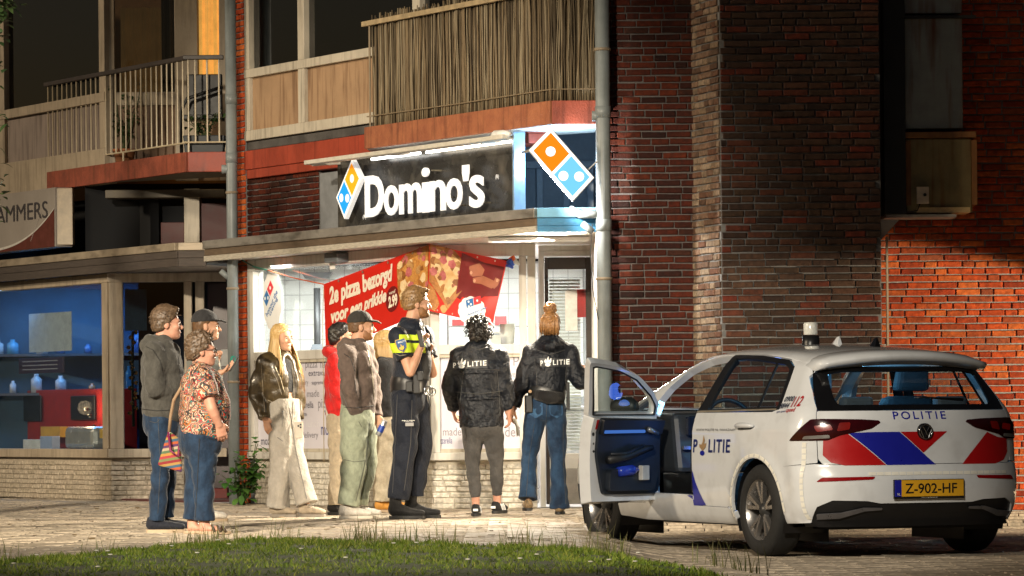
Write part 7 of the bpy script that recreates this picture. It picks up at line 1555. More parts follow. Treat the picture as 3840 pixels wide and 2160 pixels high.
f = Field(.0085); torso_fld(f, b, [(.36, .125, .10, .0), (.6, .135, .11, .0), (.84, .13, .10, 0)]); garment(f, 'black_top', black_cloth, p)
f = Field(.009); f.tube([(b.pelvis + (b.neck - b.pelvis) * .15, .118, .095), (b.pelvis + (b.neck - b.pelvis) * .42, .115, .092)], b.Rt, .02); garment(f, 'midriff', sk_light, p)
trousers(b, oat, p, (.098, .098, .090, .088, .100), hem=.05, seed=12, top_w=.15, top_d=.12, rise=.13, amp=.005, fold=(.005, 20, 0))
for s_ in 'rl': o = shoe(b, s_, p, tan_shoe, M('grey_sole_' + s_, (.22, .19, .16), .7), .27, .046); laces(b, s_, o, white_shoe)
seam(p, 'leather_jacket', [[(1018, 1385), (1040, 1425), (1056, 1480)], [(979, 1360), (985, 1440), (992, 1545)], [(972, 1582), (992, 1586), (1014, 1580)], [(1004, 1500), (1030, 1512), (1056, 1512)], [(1096, 1380), (1102, 1440), (1104, 1500)]], st_pale, .0028); seam(p, 'leather_jacket', [[(1030, 1372), (1052, 1420), (1066, 1470)]], zip_m, .004, name='zip'); seam(p, 'trousers', [[(1085, 1530), (1112, 1700), (1150, 1870)], [(1040, 1640), (1062, 1655)], [(1060, 1540), (1058, 1600)]], st_mid, .0024)
MB().tube([b.pelvis + b.Fw * .125 + b.Rt * .01 + ZZ_(.11), b.pelvis + b.Fw * .14 + b.Rt * .012 + ZZ_(.0), b.pelvis + b.Fw * .135 + b.Rt * .02 + ZZ_(-.05)], .005, 5).build('drawstring', white_shoe, p, True)
ph = thing('phone', 'pale phone hanging in the hand of the woman in the leather jacket', 'phone', tuple(at(1120, 1634, 34.5))); c = at(1121, 1612, 34.5); MB().box((c.x - .036, c.y - .005, c.z - .072), (c.x + .036, c.y + .005, c.z + .072)).build('case', M('phone_case', (.45, .40, .33), .4), ph, bevel=.006)
for dx, dz in ((.015, .045), (.015, .022), (-.004, .034)): MB().lathe([(0, 0), (.009, 0), (.009, .002)], (c.x + dx, c.y - .0065, c.z + dz), 10, 'y').build('lens', black_metal, ph)
# ------------------------------------------------------------------ person in red hoodie, mostly hidden
b = Body('person in red hoodie half hidden behind the man in green trousers', 35.3, 85, 85,
         head=(1283, 1262), neck=(1272, 1330), pelvis=(1276, 1570), sh_r=(1262, 1356, -.16), el_r=(1262, 1460, -.18), wr_r=(1285, 1545, -.14), hd_r=(1290, 1575, -.14), sh_l=(1285, 1356, .16), el_l=(1290, 1460, .18), wr_l=(1300, 1545, .16),
         hip_r=(1272, 1595, -.08), kn_r=(1270, 1730, -.08), an_r=(1262, 1890, -.08), toe_r=(1310, 1915, -.08), hip_l=(1285, 1595, .08), kn_l=(1288, 1730, .08), an_l=(1290, 1888, .08), toe_l=(1330, 1912, .08))
p = body(b, sk_light, hs=.95); face_bits(b, p, 0, brown_hair, lip); hair_cap(b, black_hair, p, .014, .05, -.08, -.02, .005, 60, 2)
f = Field(.009); torso_fld(f, b, [(.05, .16, .13), (.4, .17, .14, .01), (.75, .175, .13), (.92, .13, .1), (1.0, .075, .075)], fold=(.006, 28, 1)); sleeve(f, b, 'r', .078, .066, .058, .045, fold=(.006, 40, 0)); sleeve(f, b, 'l', .078, .066, .058, .045); f.tube([(b.neck - b.Fw * .05, .085, .06), (b.neck - b.Fw * .10 + ZZ_(.03), .085, .05)], b.Rt, .02); f.wrinkle(.005, 13, 9, (1, 1, 1.6)); garment(f, 'red_hoodie', red_fleece, p)
f = Field(.009); torso_fld(f, b, [(-.03, .155, .125), (.12, .16, .13)]); garment(f, 'shirt_tail', white_shoe, p)
trousers(b, khaki, p, (.092, .088, .080, .075, .075), hem=.02, seed=13)
for s_ in 'rl': shoe(b, s_, p, black_shoe, black_sole)
# ------------------------------------------------------------------ young man in cap and brown hoodie
b = Body('young man in dark cap, grey brown hoodie and pale green trousers holding a drinks can', 33.9, 82, 88,
         head=(1357, 1224), neck=(1338, 1302), pelvis=(1340, 1560), sh_r=(1302, 1330, -.17), el_r=(1312, 1455, -.21), wr_r=(1335, 1552, -.15), hd_r=(1348, 1590, -.12), sh_l=(1372, 1326, .17), el_l=(1395, 1450, .20), wr_l=(1412, 1562, .06), hd_l=(1436, 1596, .0),
         hip_r=(1330, 1590, -.09), kn_r=(1330, 1730, -.10), an_r=(1306, 1890, -.10), toe_r=(1372, 1925, -.10), hip_l=(1354, 1590, .09), kn_l=(1366, 1730, .08), an_l=(1340, 1885, .10), toe_l=(1405, 1920, .10))
p = body(b, sk_light, hs=.98, hand_l=dict(n=(-.3, -.9, 0), side=1, curl=.9)); face_bits(b, p, 0, brown_hair, lip); cap_hat(b, cloth('charcoal_cap', (.035, .033, .030)), p); hair_cap(b, brown_hair, p, .004, .05, -.05, -.01, .002, 70, 3)
def beard(b, m, p, t=.005):
    f = Field(.005); P, Mx, hs = b.hp, b.hM, b.hs; R_, F_, U_ = Mx; q = lambda *r: [v * hs for v in r]
    f.ell(P(0, .030, -.035), q(.060 + t * .6, .066 + t * .5, .085 + t), Mx, .02).ell(P(0, .038, -.082), q(.048 + t, .050 + t, .036 + t), Mx, .02).ell(P(0, .075, -.100), q(.022 + t, .018 + t, .016 + t), Mx, .02)
    f.ell(P(0, .098, -.069), q(.024, .022, .013), Mx, .008, sub=True); f.cut(P(0, .07, -.048), U_ * .9 + F_ * .43); f.cut(P(0, -.012, -.05), -F_); f.wrinkle(.0012, 90, 4, (1, 1, 1), False); return garment(f, 'beard', m, p)
beard(b, M('stubble_ginger', (.26, .12, .055), .6, var=.3, scale=120), p, .002)
f = Field(.0085); torso_fld(f, b, [(.10, .165, .13, 0), (.16, .175, .145, .01), (.45, .185, .15, .015), (.75, .195, .14), (.92, .14, .11), (1.0, .085, .085)], fold=(.006, 28, 1)); sleeve(f, b, 'r', .085, .074, .064, .046, fold=(.007, 36, 0)); sleeve(f, b, 'l', .082, .070, .062, .046, fold=(.007, 36, 2))
f.tube([(b.neck - b.Fw * .05 + ZZ_(-.03), .09, .06), (b.neck - b.Fw * .11 + ZZ_(.0), .095, .06), (b.neck - b.Fw * .10 + ZZ_(.05), .075, .035)], b.Rt, .02); f.tube([(b.neck + b.Fw * .075 + b.Rt * .03 + ZZ_(-.05), .03, .03), (b.neck + b.Rt * .09 + ZZ_(-.01), .032, .032), (b.neck - b.Fw * .07 + b.Rt * .06 + ZZ_(.04), .03, .03)], b.Fw, .02); f.wrinkle(.006, 13, 14, (1, 1, 1.7)); g = garment(f, 'hoodie', hoodie_brown, p)
f = Field(.0085); torso_fld(f, b, [(.03, .168, .135, 0), (.12, .165, .132, 0)]); garment(f, 'hem_band', black_cloth, p)
f = Field(.0085); f.tube([(b.neck + b.Fw * .085 + ZZ_(-.05), .05, .03), (b.pelvis + (b.neck - b.pelvis) * .45 + b.Fw * .15, .045, .02)], b.Rt, .02); garment(f, 'black_tee', black_cloth, p)
trousers(b, sage, p, (.115, .115, .105, .10, .082), hem=.02, seed=15, top_w=.17, top_d=.145, amp=.007, fold=(.007, 24, 0))
for s_ in 'rl': o = shoe(b, s_, p, white_shoe, white_sole, .29, .050); laces(b, s_, o, white_shoe)
seam(p, 'hoodie', [[(1289, 1326), (1314, 1342), (1331, 1392)], [(1331, 1425), (1336, 1475)], [(1270, 1525), (1330, 1530), (1400, 1522)]], st_dark, .003); seam(p, 'hoodie', [[(1378, 1312), (1396, 1400), (1404, 1505)]], zip_m, .0035, name='zip'); seam(p, 'trousers', [[(1386, 1585), (1374, 1713), (1334, 1880)], [(1292, 1724), (1330, 1732), (1366, 1728)], [(1345, 1580), (1356, 1600)]], st_mid, .0024)
cn = thing('drinks_can', 'slim blue and silver drinks can in the hand of the man in green trousers', 'can', tuple(at(1430, 1620, 33.86))); c = np.array(at(1431, 1604, 33.86)); d = V3(.42, 0, .9); d /= np.linalg.norm(d)
MB().tube([c - d * .075, c - d * .068, c + d * .062, c + d * .072], [.022, .026, .026, .021], 16).build('can_body', M('can_silver', (.55, .55, .56), .3, metal=.7), cn, True); MB().tube([c - d * .04, c + d * .02], .0263, 16, False).build('can_print', M('can_blue', (.02, .06, .35), .35), cn, True)
# ------------------------------------------------------------------ woman behind, fair hair, black jacket
b = Body('fair haired woman in black jacket half hidden behind the tall policeman', 36.1, 95, 95,
         head=(1452, 1290), neck=(1448, 1352), pelvis=(1450, 1570), sh_r=(1440, 1378, -.15), el_r=(1436, 1478, -.17), wr_r=(1450, 1560, -.15), hd_r=(1455, 1590, -.15), sh_l=(1458, 1378, .15), el_l=(1465, 1478, .17), wr_l=(1470, 1560, .15),
         hip_r=(1446, 1590, -.08), kn_r=(1444, 1725, -.08), an_r=(1438, 1872, -.08), toe_r=(1482, 1898, -.08), hip_l=(1458, 1590, .08), kn_l=(1462, 1725, .08), an_l=(1468, 1870, .08), toe_l=(1505, 1893, .08))
p = body(b, sk_light, hs=.93, male=False); face_bits(b, p, 0, sandy_hair, lip); hair_cap(b, blond_hair, p, .014, .055, -.10, -.03, .004, 60, 3); P = b.hp; rg = random.Random(6)
strands('hair_strands', p, blond_hair, [[P(x * .075, -.03 + y * .09, .05), P(x * .095, -.02 + y * .1, -.06), P(x * .1, y * .11, -.2), P(x * .10 + rg.uniform(-.02, .02), y * .12 + .03, -.36 + rg.uniform(-.03, .03))] for a in np.linspace(.5, 5.7, 60) for x, y in ((math.sin(a), math.cos(a)),)], .009)
f = Field(.009); torso_fld(f, b, [(.05, .16, .12), (.4, .165, .13, .01), (.75, .17, .12), (.92, .13, .1), (1.0, .075, .075)], fold=(.005, 28, 1)); sleeve(f, b, 'r', .078, .066, .058, .045, fold=(.006, 40, 0)); sleeve(f, b, 'l', .078, .066, .058, .045); f.wrinkle(.005, 13, 19, (1, 1, 1.6)); garment(f, 'black_jacket', cloth('faded_black', (.022, .022, .023)), p)
trousers(b, cloth('beige_twill', (.42, .37, .28)), p, (.105, .10, .092, .09, .098), hem=.05, seed=16)
for s_ in 'rl': shoe(b, s_, p, yellow_shoe, tan_sole)
# ------------------------------------------------------------------ tall policeman
b = Body('tall fair haired policeman in dark uniform with yellow chest stripes and loaded belt', 33.65, 80, 84,
         head=(1565, 1138), neck=(1541, 1222), pelvis=(1530, 1478), sh_r=(1494, 1262, -.20), el_r=(1538, 1396, -.27), wr_r=(1580, 1296, -.22), hd_r=(1586, 1258, -.17), sh_l=(1588, 1256, .19), el_l=(1622, 1400, .16), wr_l=(1606, 1318, -.02), hd_l=(1590, 1282, -.06),
         hip_r=(1518, 1505, -.10), kn_r=(1520, 1668, -.10), an_r=(1494, 1868, -.10), toe_r=(1560, 1915, -.10), hip_l=(1552, 1505, .10), kn_l=(1576, 1668, .08), an_l=(1552, 1855, .10), toe_l=(1616, 1900, .10))
p = body(b, sk_light, hs=1.0, bare='rl', hand_r=dict(n=(.6, .5, .2), side=1, curl=1.05), hand_l=dict(n=(-.2, -.9, .1), side=1, curl=1.0)); face_bits(b, p, 0, sandy_hair, lip)
hair_cap(b, sandy_hair, p, .010, .062, -.055, .0, .003, 70, 11, .016, extra=lambda f, P, Mx, hs: f.ell(P(0, .050, .110), [.060 * hs, .048 * hs, .024 * hs], Mx, .015)); short_strands(b, sandy_hair, p, 300, .02, 5, -.02, r=.0022); beard(b, M('beard_sandy', (.24, .115, .045), .6, var=.3, scale=120), p, .004)
f = Field(.008); torso_fld(f, b, [(.04, .165, .135, 0), (.2, .170, .145, .01), (.45, .185, .15, .02), (.75, .205, .145, .005), (.91, .15, .115), (1.0, .075, .075)], fold=(.004, 28, 1)); sleeve(f, b, 'r', .085, .076, 0, 0, short=.62, fold=(.003, 36, 0)); sleeve(f, b, 'l', .085, .076, 0, 0, short=.62)
f.tube([(b.neck + b.Fw * .06 + ZZ_(-.02), .03, .035), (b.neck + b.Rt * .07 + ZZ_(.015), .03, .04), (b.neck - b.Fw * .06 + ZZ_(.03), .03, .04)], b.Fw, .015); f.wrinkle(.004, 14, 24, (1, 1, 1.6)); g = garment(f, 'polo_shirt', navy, p)
# yellow bands laid on the shirt, round the chest and the sleeve
vv = np.array([v.co[:] for v in g.data.vertices]) + np.array(world_loc(g)); nn_ = np.array([v.normal[:] for v in g.data.vertices]); ff_ = [tuple(q.vertices) for q in g.data.polygons]
def band(name, z0, z1, keep, m, off=.004):
    k = [f_ for f_ in ff_ if z0 <= vv[list(f_)][:, 2].mean() <= z1 and keep(vv[list(f_)].mean(0))]; use = sorted({i for f_ in k for i in f_}); mp = {i: n for n, i in enumerate(use)}
    if k: np_mesh(name, vv[use] + nn_[use] * off, np.array([[mp[i] for i in f_] for f_ in k]), m, p)
za, zb3 = at(1500, 1330, 33.6).z, at(1500, 1288, 33.6).z; zc3, zd3 = at(1500, 1278, 33.6).z, at(1500, 1258, 33.6).z; xm = at(1595, 1300, 33.6).x
band('yellow_band', za + .012, zb3, lambda q: q[0] < xm, neon); band('yellow_band', zc3, zd3, lambda q: q[0] < xm and q[0] > at(1500, 1300, 33.6).x, neon)
# armoured vest, patch, radio, watch
vest = M('vest_black', (.010, .011, .013), .6, bump=.3, bscale=80); f = Field(.008); torso_fld(f, b, [(.22, .165, .155, .015), (.45, .182, .162, .022), (.66, .170, .155, .016)], e=2.6); f.cut(b.pelvis + b.Rt * .02, -b.Fw * .2 - b.Rt * 0 + V3(0, 0, 0) - b.Fw * .8); f.cut(b.pelvis + b.Fw * .015, -b.Fw); garment(f, 'vest', vest, p)
sh = b.J['sh_r']; el = b.J['el_r']; pc_ = sh + (el - sh) * .30; nv = V3(0, -1, .1)
shield = [(.5, 0), (.12, .3), (0, .75), (.1, 1), (.9, 1), (1, .75), (.88, .3)]; rt = V3(.96, 0, .28)
patch_on(g, pc_, rt, nv, .10, .125, M('patch_gold', (.5, .32, .06), .5), p, 'shoulder_patch', shield, .010); patch_on(g, pc_, rt, nv, .088, .112, M('patch_blue', (.03, .09, .24), .5), p, 'patch_field', shield, .012); back_text(g, 'POLITIE', pc_ + V3(.004, 0, .036), rt, nv, .068, .014, refl, p, off=.014); patch_on(g, pc_ + V3(0, 0, -.012), rt, nv, .05, .06, M('patch_flame', (.62, .40, .05), .5), p, 'patch_flame', [(.5, 0), (.1, .3), (.1, .6), (.35, .5), (.5, 1), (.65, .6), (.9, .7), (.9, .3)], .014)
patch_on(g, sh + V3(.0, 0, .07), V3(.8, -.5, 0), V3(0, -.35, 1), .05, .03, M('epaulette', (.45, .28, .06), .5), p, 'epaulette', None, .004, 2)
rp_ = np.array(at(1584, 1252, 33.28)); MB().hexa([rp_ + V3(-.02, -.02, -.11), rp_ + V3(.02, -.02, -.11), rp_ + V3(.02, .02, -.11), rp_ + V3(-.02, .02, -.11)], [rp_ + V3(-.05, -.02, .03), rp_ + V3(-.01, -.02, .03), rp_ + V3(-.01, .02, .03), rp_ + V3(-.05, .02, .03)]).build('radio_microphone', black_metal, p, bevel=.006); MB().tube([np.array(at(1587, 1245, 33.4)), np.array(at(1586, 1205, 33.4))], .005, 6).build('radio_aerial', black_metal, p)
wr = b.J['wr_l']; hd = b.J['hd_l']; d = (hd - wr) / np.linalg.norm(hd - wr); MB().tube([wr - d * .03, wr - d * .005], .036, 14).build('watch_strap', black_metal, p, True)
trousers(b, cloth('police_trouser', (.006, .009, .018), .7, scale=12), p, (.112, .108, .095, .092, .088), hem=.02, seed=25, top_w=.17, top_d=.14, amp=.006, fold=(.006, 24, 0), rise=.08)
tz0 = b.pelvis + (b.neck - b.pelvis) * .04; f = Field(.008); torso_fld(f, b, [(.02, .178, .15), (.14, .178, .152)], e=2.3); bl = garment(f, 'duty_belt', M('belt_black', (.008, .008, .009), .4), p)
def bx(name, c, d3, m, parent, bev=.008, rz=0):
    mb = MB(); x, y, z = [q / 2 for q in d3]; cs, sn = math.cos(rz), math.sin(rz); pts = [(c[0] + (a * cs - e_ * sn), c[1] + (a * sn + e_ * cs), c[2] + g_) for g_ in (-z, z) for a, e_ in ((-x, -y), (x, -y), (x, y), (-x, y))]; mb.hexa(pts[:4], pts[4:]); return mb.build(name, m, parent, bevel=bev)
bx('holster', at(1562, 1440, 33.40), (.055, .06, .16), black_metal, bl); bx('pistol_grip', at(1575, 1410, 33.38), (.05, .035, .08), black_metal, bl); bx('belt_pouch', at(1535, 1450, 33.42), (.06, .05, .09), black_metal, bl)
cc = np.array(at(1607, 1466, 33.42)); MB().tube([cc + V3(.035 * math.cos(a), -.02, .035 * math.sin(a)) for a in np.linspace(0, 6.28, 15)], .007, 6).build('handcuffs', chrome, bl, True); MB().tube([cc + V3(.03 + .03 * math.cos(a), -.05, -.005 + .03 * math.sin(a)) for a in np.linspace(0, 6.28, 13)], .006, 6).build('handcuffs', chrome, bl, True); MB().tube([cc + V3(0, 0, -.02), cc + V3(.01, -.01, -.12), cc + V3(.0, 0, -.16)], .008, 6).build('key_cord', black_metal, bl, True)
f = Field(.008); hp_, kn_ = b.J['hip_r'], b.J['kn_r']; q = hp_ + (kn_ - hp_) * .55; f.tube([(hp_ + (kn_ - hp_) * .40, .118, .118), (hp_ + (kn_ - hp_) * .55, .114, .114)], b.Rt, .01, flat=(True, True)); pk = garment(f, 'leg_pocket', navy, p)
back_text(pk, '**POLITIE**', hp_ + (kn_ - hp_) * .45 + V3(.02, 0, 0), V3(1, 0, 0), V3(.1, -1, 0), .11, .014, refl, p); bx('pocket_phone', hp_ + (kn_ - hp_) * .53 + V3(.04, -.118, 0), (.07, .012, .03), M('phone_grey', (.3, .3, .3), .3), pk, .003)
for s_ in 'rl': o = shoe(b, s_, p, black_shoe, black_sole, .31, .056, .10, 'boot', .03, .10); laces(b, s_, o, black_sole)
seam(p, 'trousers', [[(1490, 1480), (1482, 1655), (1472, 1850)], [(1545, 1500), (1540, 1660), (1515, 1840)]], st_mid, .003); seam(p, 'polo_shirt', [[(1482, 1326), (1500, 1334), (1524, 1330)]], st_pale, .003)
# ------------------------------------------------------------------ officer with curly hair, from behind
b = Body('curly dark haired officer in police rain jacket and grey jeans seen from behind', 34.35, 2, 4,
         head=(1797, 1258), neck=(1796, 1306, -.01), pelvis=(1806, 1575), sh_l=(1726, 1340), el_l=(1688, 1450, -.02), wr_l=(1702, 1538, .14), hd_l=(1706, 1560, .20), sh_r=(1864, 1336), el_r=(1895, 1450, -.04), wr_r=(1906, 1545, -.02), hd_r=(1912, 1586, .0),
         hip_l=(1774, 1612, 0), kn_l=(1772, 1735, 0), an_l=(1784, 1868, 0), toe_l=(1786, 1885, .14), hip_r=(1844, 1612, 0), kn_r=(1862, 1735, .02), an_r=(1864, 1860, .06), toe_r=(1884, 1870, .16))
p = body(b, sk_pink, hs=.95, ankles=True, feet=False, male=False, hand_r=dict(n=(-1, .2, 0), side=1, curl=.7)); face_bits(b, p, 0, black_hair, lip)
hair_cap(b, black_hair, p, .016, .07, -.05, None, .012, 55, 8, .012); P = b.hp; rg = random.Random(9); pa = []
for i in range(230):
    th = rg.uniform(0, 6.28); ph_ = rg.uniform(-.5, 1.5); x, y, z = math.cos(ph_) * math.cos(th), math.cos(ph_) * math.sin(th), math.sin(ph_); r0 = .10 + rg.uniform(0, .03); c0 = P(x * .096 * r0 / .1, -.018 + y * .115 * r0 / .1, .05 + z * .105 * r0 / .1); ax_ = np.array([rg.gauss(0, 1) for _ in range(3)]); ax_ /= np.linalg.norm(ax_); u_ = np.cross(ax_, V3(.3, .5, .8)); u_ /= np.linalg.norm(u_); w_ = np.cross(ax_, u_); rr_ = rg.uniform(.010, .017); pa.append([c0 + (u_ * math.cos(t) + w_ * math.sin(t)) * rr_ + ax_ * t * .003 for t in np.linspace(0, rg.uniform(5, 9), 10)])
strands('hair_curls', p, black_hair, pa, .0036)
f = Field(.008); torso_fld(f, b, [(-.09, .185, .14, 0), (.1, .185, .145, 0), (.4, .185, .14, 0), (.7, .200, .135, 0), (.88, .165, .115, 0), (1.0, .085, .085, 0)], fold=(.003, 24, 1)); sleeve(f, b, 'l', .086, .072, .062, .048, fold=(.005, 30, 0), end=.95); sleeve(f, b, 'r', .086, .070, .060, .046, fold=(.005, 30, 2), end=.9); f.tube([(b.neck + ZZ_(-.02), .085, .08), (b.neck + ZZ_(.035), .078, .075)], b.Rt, .015); f.tube([(b.pelvis + (b.neck - b.pelvis) * .66, .205, .148), (b.pelvis + (b.neck - b.pelvis) * .94, .135, .112)], b.Rt, .004, flat=(True, False), e=2.3); f.tube([(b.pelvis + (b.neck - b.pelvis) * .285, .192, .150), (b.pelvis + (b.neck - b.pelvis) * .315, .192, .150)], b.Rt, .004, flat=(True, True), e=2.3); f.wrinkle(.007, 21, 33, (1, 1, 1.2)); g = garment(f, 'police_jacket', navy_shell, p)
def police_back(g, p, px, py, w, h, sk=0.):
    c0 = np.array(at(px, py, 34.2)); fx = w / .25
    patch_on(g, c0, (1, 0, 0), (0, -1, 0), w * 1.06, h * 1.7, M('back_panel', (.03, .032, .036), .5), p, 'back_panel', None, .005, 8)
    back_text(g, 'P', c0 + V3(-w * .46, 0, -sk * .46), (1, 0, 0), (0, -1, 0), w * .085, h, refl, p, .02, off=.011); back_text(g, 'LITIE', c0 + V3(w * .215, 0, sk * .2), (1, 0, 0), (0, -1, 0), w * .57, h, refl, p, .015, 1.12, off=.011, sk=sk * .5)
    fn = back_text(g, None, c0 + V3(-w * .25, 0, h * .12 - sk * .25), (1, 0, 0), (0, -1, 0), w * .26, h * 1.5, refl, p, off=.011)
    for pts in ([(.16, .36), (.02, .62), (.22, .98), (.24, .70), (.42, .48)], [(.40, .42), (.30, .72), (.60, 1.30), (.60, .85), (.68, .50)], [(.64, .42), (.62, .68), (.96, 1.08), (.98, .66), (.86, .36)], [(.50 + .36 * math.cos(a), .18 + .24 * math.sin(a)) for a in np.linspace(0, 5.6, 12)]): MB().add([fn(x, y, 0) for x, y in pts], [tuple(range(len(pts)))]).build('flame_emblem', refl, p)
police_back(g, p, 1762, 1365, .285, .044, .02)
seam(p, 'police_jacket', [[(1716, 1352), (1790, 1384), (1873, 1388)], [(1708, 1470), (1790, 1478), (1886, 1466)], [(1738, 1392), (1728, 1480), (1722, 1570)], [(1864, 1392), (1872, 1480), (1876, 1562)], [(1765, 1300), (1796, 1312), (1826, 1302)]], st_mid, .004)
f = Field(.008); f.tube([(b.pelvis + (b.neck - b.pelvis) * -.06, .19, .145), (b.pelvis + (b.neck - b.pelvis) * -.10, .185, .14)], b.Rt, .01, flat=(True, True)); garment(f, 'jacket_hem', navy_shell, p)
trousers(b, grey_jean, p, (.094, .082, .060, .056, .045), hem=-.03, seed=35, top_w=.180, top_d=.135, amp=.004, fold=(.004, 40, 0), rise=.02)
for s_ in 'lr':
    o = shoe(b, s_, p, black_shoe, black_sole, .25, .043, .055, z=.0 if s_ == 'l' else .02); an, toe = b.J['an_' + s_], b.J['toe_' + s_]; d = toe - an; d[2] = 0; d /= np.linalg.norm(d); sd = np.cross(d, V3(0, 0, 1)); h0 = V3(an[0], an[1], .02 if s_ == 'r' else 0)
    for k_ in range(3): MB().tube([h0 + d * (.015 + k_ * .028) + sd * .046 + ZZ_(.03), h0 + d * (.0 + k_ * .028) + sd * .044 + ZZ_(.062), h0 + d * (-.008 + k_ * .028) + sd * .036 + ZZ_(.085)], .005, 5).build('stripe', refl, o)
    MB().box(tuple(h0 - d * .083 + V3(-.02, -.002, .045)), tuple(h0 - d * .083 + V3(.02, .004, .065))).build('heel_tab', refl, o)
# ------------------------------------------------------------------ officer with hair bun
b = Body('officer with fair hair bun in police hooded jacket, blue jeans and belt seen from behind', 34.7, 4, 8,
         head=(2066, 1222), neck=(2064, 1288), pelvis=(2048, 1512), sh_l=(1998, 1322), el_l=(1952, 1440, -.04), wr_l=(1926, 1530, -.02), hd_l=(1916, 1566, 0), sh_r=(2130, 1322), el_r=(2176, 1430, -.06), wr_r=(2192, 1400, .16), hd_r=(2196, 1390, .24),
         hip_l=(2010, 1548), kn_l=(1984, 1715, .04), an_l=(1980, 1862, -.06), toe_l=(1976, 1900, .06), hip_r=(2084, 1548), kn_r=(2092, 1722, -.02), an_r=(2098, 1895, 0), toe_r=(2102, 1925, .14))
p = body(b, sk_light, hs=.96, male=False, hand_l=dict(n=(.9, .2, 0), side=1, curl=.8)); face_bits(b, p, 0, auburn, lip); P = b.hp
hair_cap(b, auburn, p, .010, .06, -.085, None, .005, 60, 12, .0, (1, 1, .35)); rg = random.Random(3); bunc = P(0, -.03, .155); pa = []
for i in range(120):
    ax_ = np.array([rg.gauss(0, 1), rg.gauss(0, 1), rg.gauss(0, .6)]); ax_ /= np.linalg.norm(ax_); u_ = np.cross(ax_, V3(.3, .5, .8)); u_ /= np.linalg.norm(u_); w_ = np.cross(ax_, u_); r_ = rg.uniform(.030, .060); pa.append([bunc + (u_ * math.cos(t) + w_ * math.sin(t)) * r_ * (1 + .06 * math.sin(5 * t)) for t in np.linspace(0, rg.uniform(3, 5.5), 9)])
for i in range(60):
    x = rg.uniform(-.085, .085); pa.append([P(x, -.10 - rg.uniform(0, .02), -.06 - rg.uniform(0, .03)), P(x * 1.02, -.125, -.01), P(x * .9, -.115, .06), P(x * .4, -.07, .115)])
strands('hair_bun', p, auburn, pa, .0045)
f = Field(.008); torso_fld(f, b, [(.05, .150, .115), (.2, .158, .125), (.45, .165, .125), (.72, .190, .125), (.90, .150, .105), (1.0, .085, .08)], fold=(.004, 26, 1)); sleeve(f, b, 'l', .080, .066, .056, .045, fold=(.006, 34, 0), end=.92); sleeve(f, b, 'r', .080, .066, .058, .045, fold=(.006, 34, 2)); f.tube([(b.neck - b.Fw * .03 + ZZ_(-.06) - b.Rt * .10, .04, .05), (b.neck - b.Fw * .085 + ZZ_(-.02), .09, .05), (b.neck - b.Fw * .03 + ZZ_(-.06) + b.Rt * .10, .04, .05)], b.Fw, .025); f.tube([(b.neck - b.Fw * .06 + ZZ_(-.01), .10, .05), (b.neck - b.Fw * .04 + ZZ_(.035), .085, .05)], b.Rt, .025); f.wrinkle(.005, 13, 43, (1, 1, 1.4)); g = garment(f, 'hooded_jacket', navy_shell, p)
police_back(g, p, 2083, 1357, .25, .044, .012)
trousers(b, denim_l, p, (.092, .084, .064, .066, .084), hem=.06, seed=45, top_w=.158, top_d=.125, amp=.004, fold=(.004, 34, 0), rise=.07); jm = [c_ for c_ in p.children if c_.name.startswith('trousers')][0]
for sx in (-1, 1): patch_on(jm, np.array(at(2048 + sx * 38, 1540, 34.6)), (1, 0, sx * .05), (0, -1, .1), .115, .13, cloth('denim_pocket', (.016, .045, .11), .8, col2=(.06, .15, .28)), p, 'back_pocket', [(0, 1), (0, .25), (.5, 0), (1, .25), (1, 1)], .006)
f = Field(.008); torso_fld(f, b, [(.06, .163, .132), (.17, .166, .134)]); bl = garment(f, 'duty_belt', MAT.setdefault('bb', M('belt_black_2', (.010, .010, .010), .4)), p)
MB().tube([np.array(at(2010, 1480, 34.58)), np.array(at(2055, 1490, 34.53)), np.array(at(2110, 1492, 34.58))], [.045, .058, .05], 10).build('waist_pouch', black_cloth, bl, True); bx('holster', at(1982, 1515, 34.62), (.07, .06, .15), black_metal, bl); bx('baton', at(2130, 1485, 34.62), (.03, .03, .24), black_metal, bl); MB().lathe([(0, -.004), (.014, -.003), (.015, 0)], at(1988, 1468, 34.56), 12, 'y').build('brass_stud', gold, bl)
for s_ in 'rl': shoe(b, s_, p, cloth('leopard_trainer_' + s_, (.30, .20, .10), .6, scale=60, col2=(.04, .03, .02)), black_sole, .25, .044, .05, z=.0 if s_ == 'r' else .035)
seam(p, 'hooded_jacket', [[(2004, 1345), (2012, 1400), (2014, 1456)], [(2128, 1345), (2122, 1400), (2122, 1462)], [(2010, 1310), (2064, 1330), (2118, 1312)]], st_mid, .0035); seam(p, 'trousers', [[(2051, 1515), (2047, 1595)], [(2004, 1590), (1984, 1720), (1972, 1880)], [(2112, 1590), (2112, 1720), (2122, 1890)]], st_mid, .002)
pp_ = thing('folded_papers', 'folded papers hanging in the hand of the officer with the hair bun', 'papers', tuple(at(1934, 1630, 34.68)))
for k_, (x0, x1, dy) in enumerate(((1928, 1938, 0), (1932, 1941, .012), (1924, 1934, -.012))):
    a_, b_, c_ = at(x0 - 2, 1568, 34.68 + dy), at(x1, 1600, 34.68 + dy), at(x1 + 3, 1634, 34.68 + dy); MB().add([a_ + Vector((0, -.05, 0)), a_ + Vector((.012, .05, 0)), b_ + Vector((.012, .05, 0)), b_ + Vector((0, -.05, 0)), c_ + Vector((.012, .05, 0)), c_ + Vector((0, -.05, 0))], [(0, 1, 2, 3), (3, 2, 4, 5)]).build('sheet', M('paper_%d' % k_, (.70, .66, .56), .7), pp_)
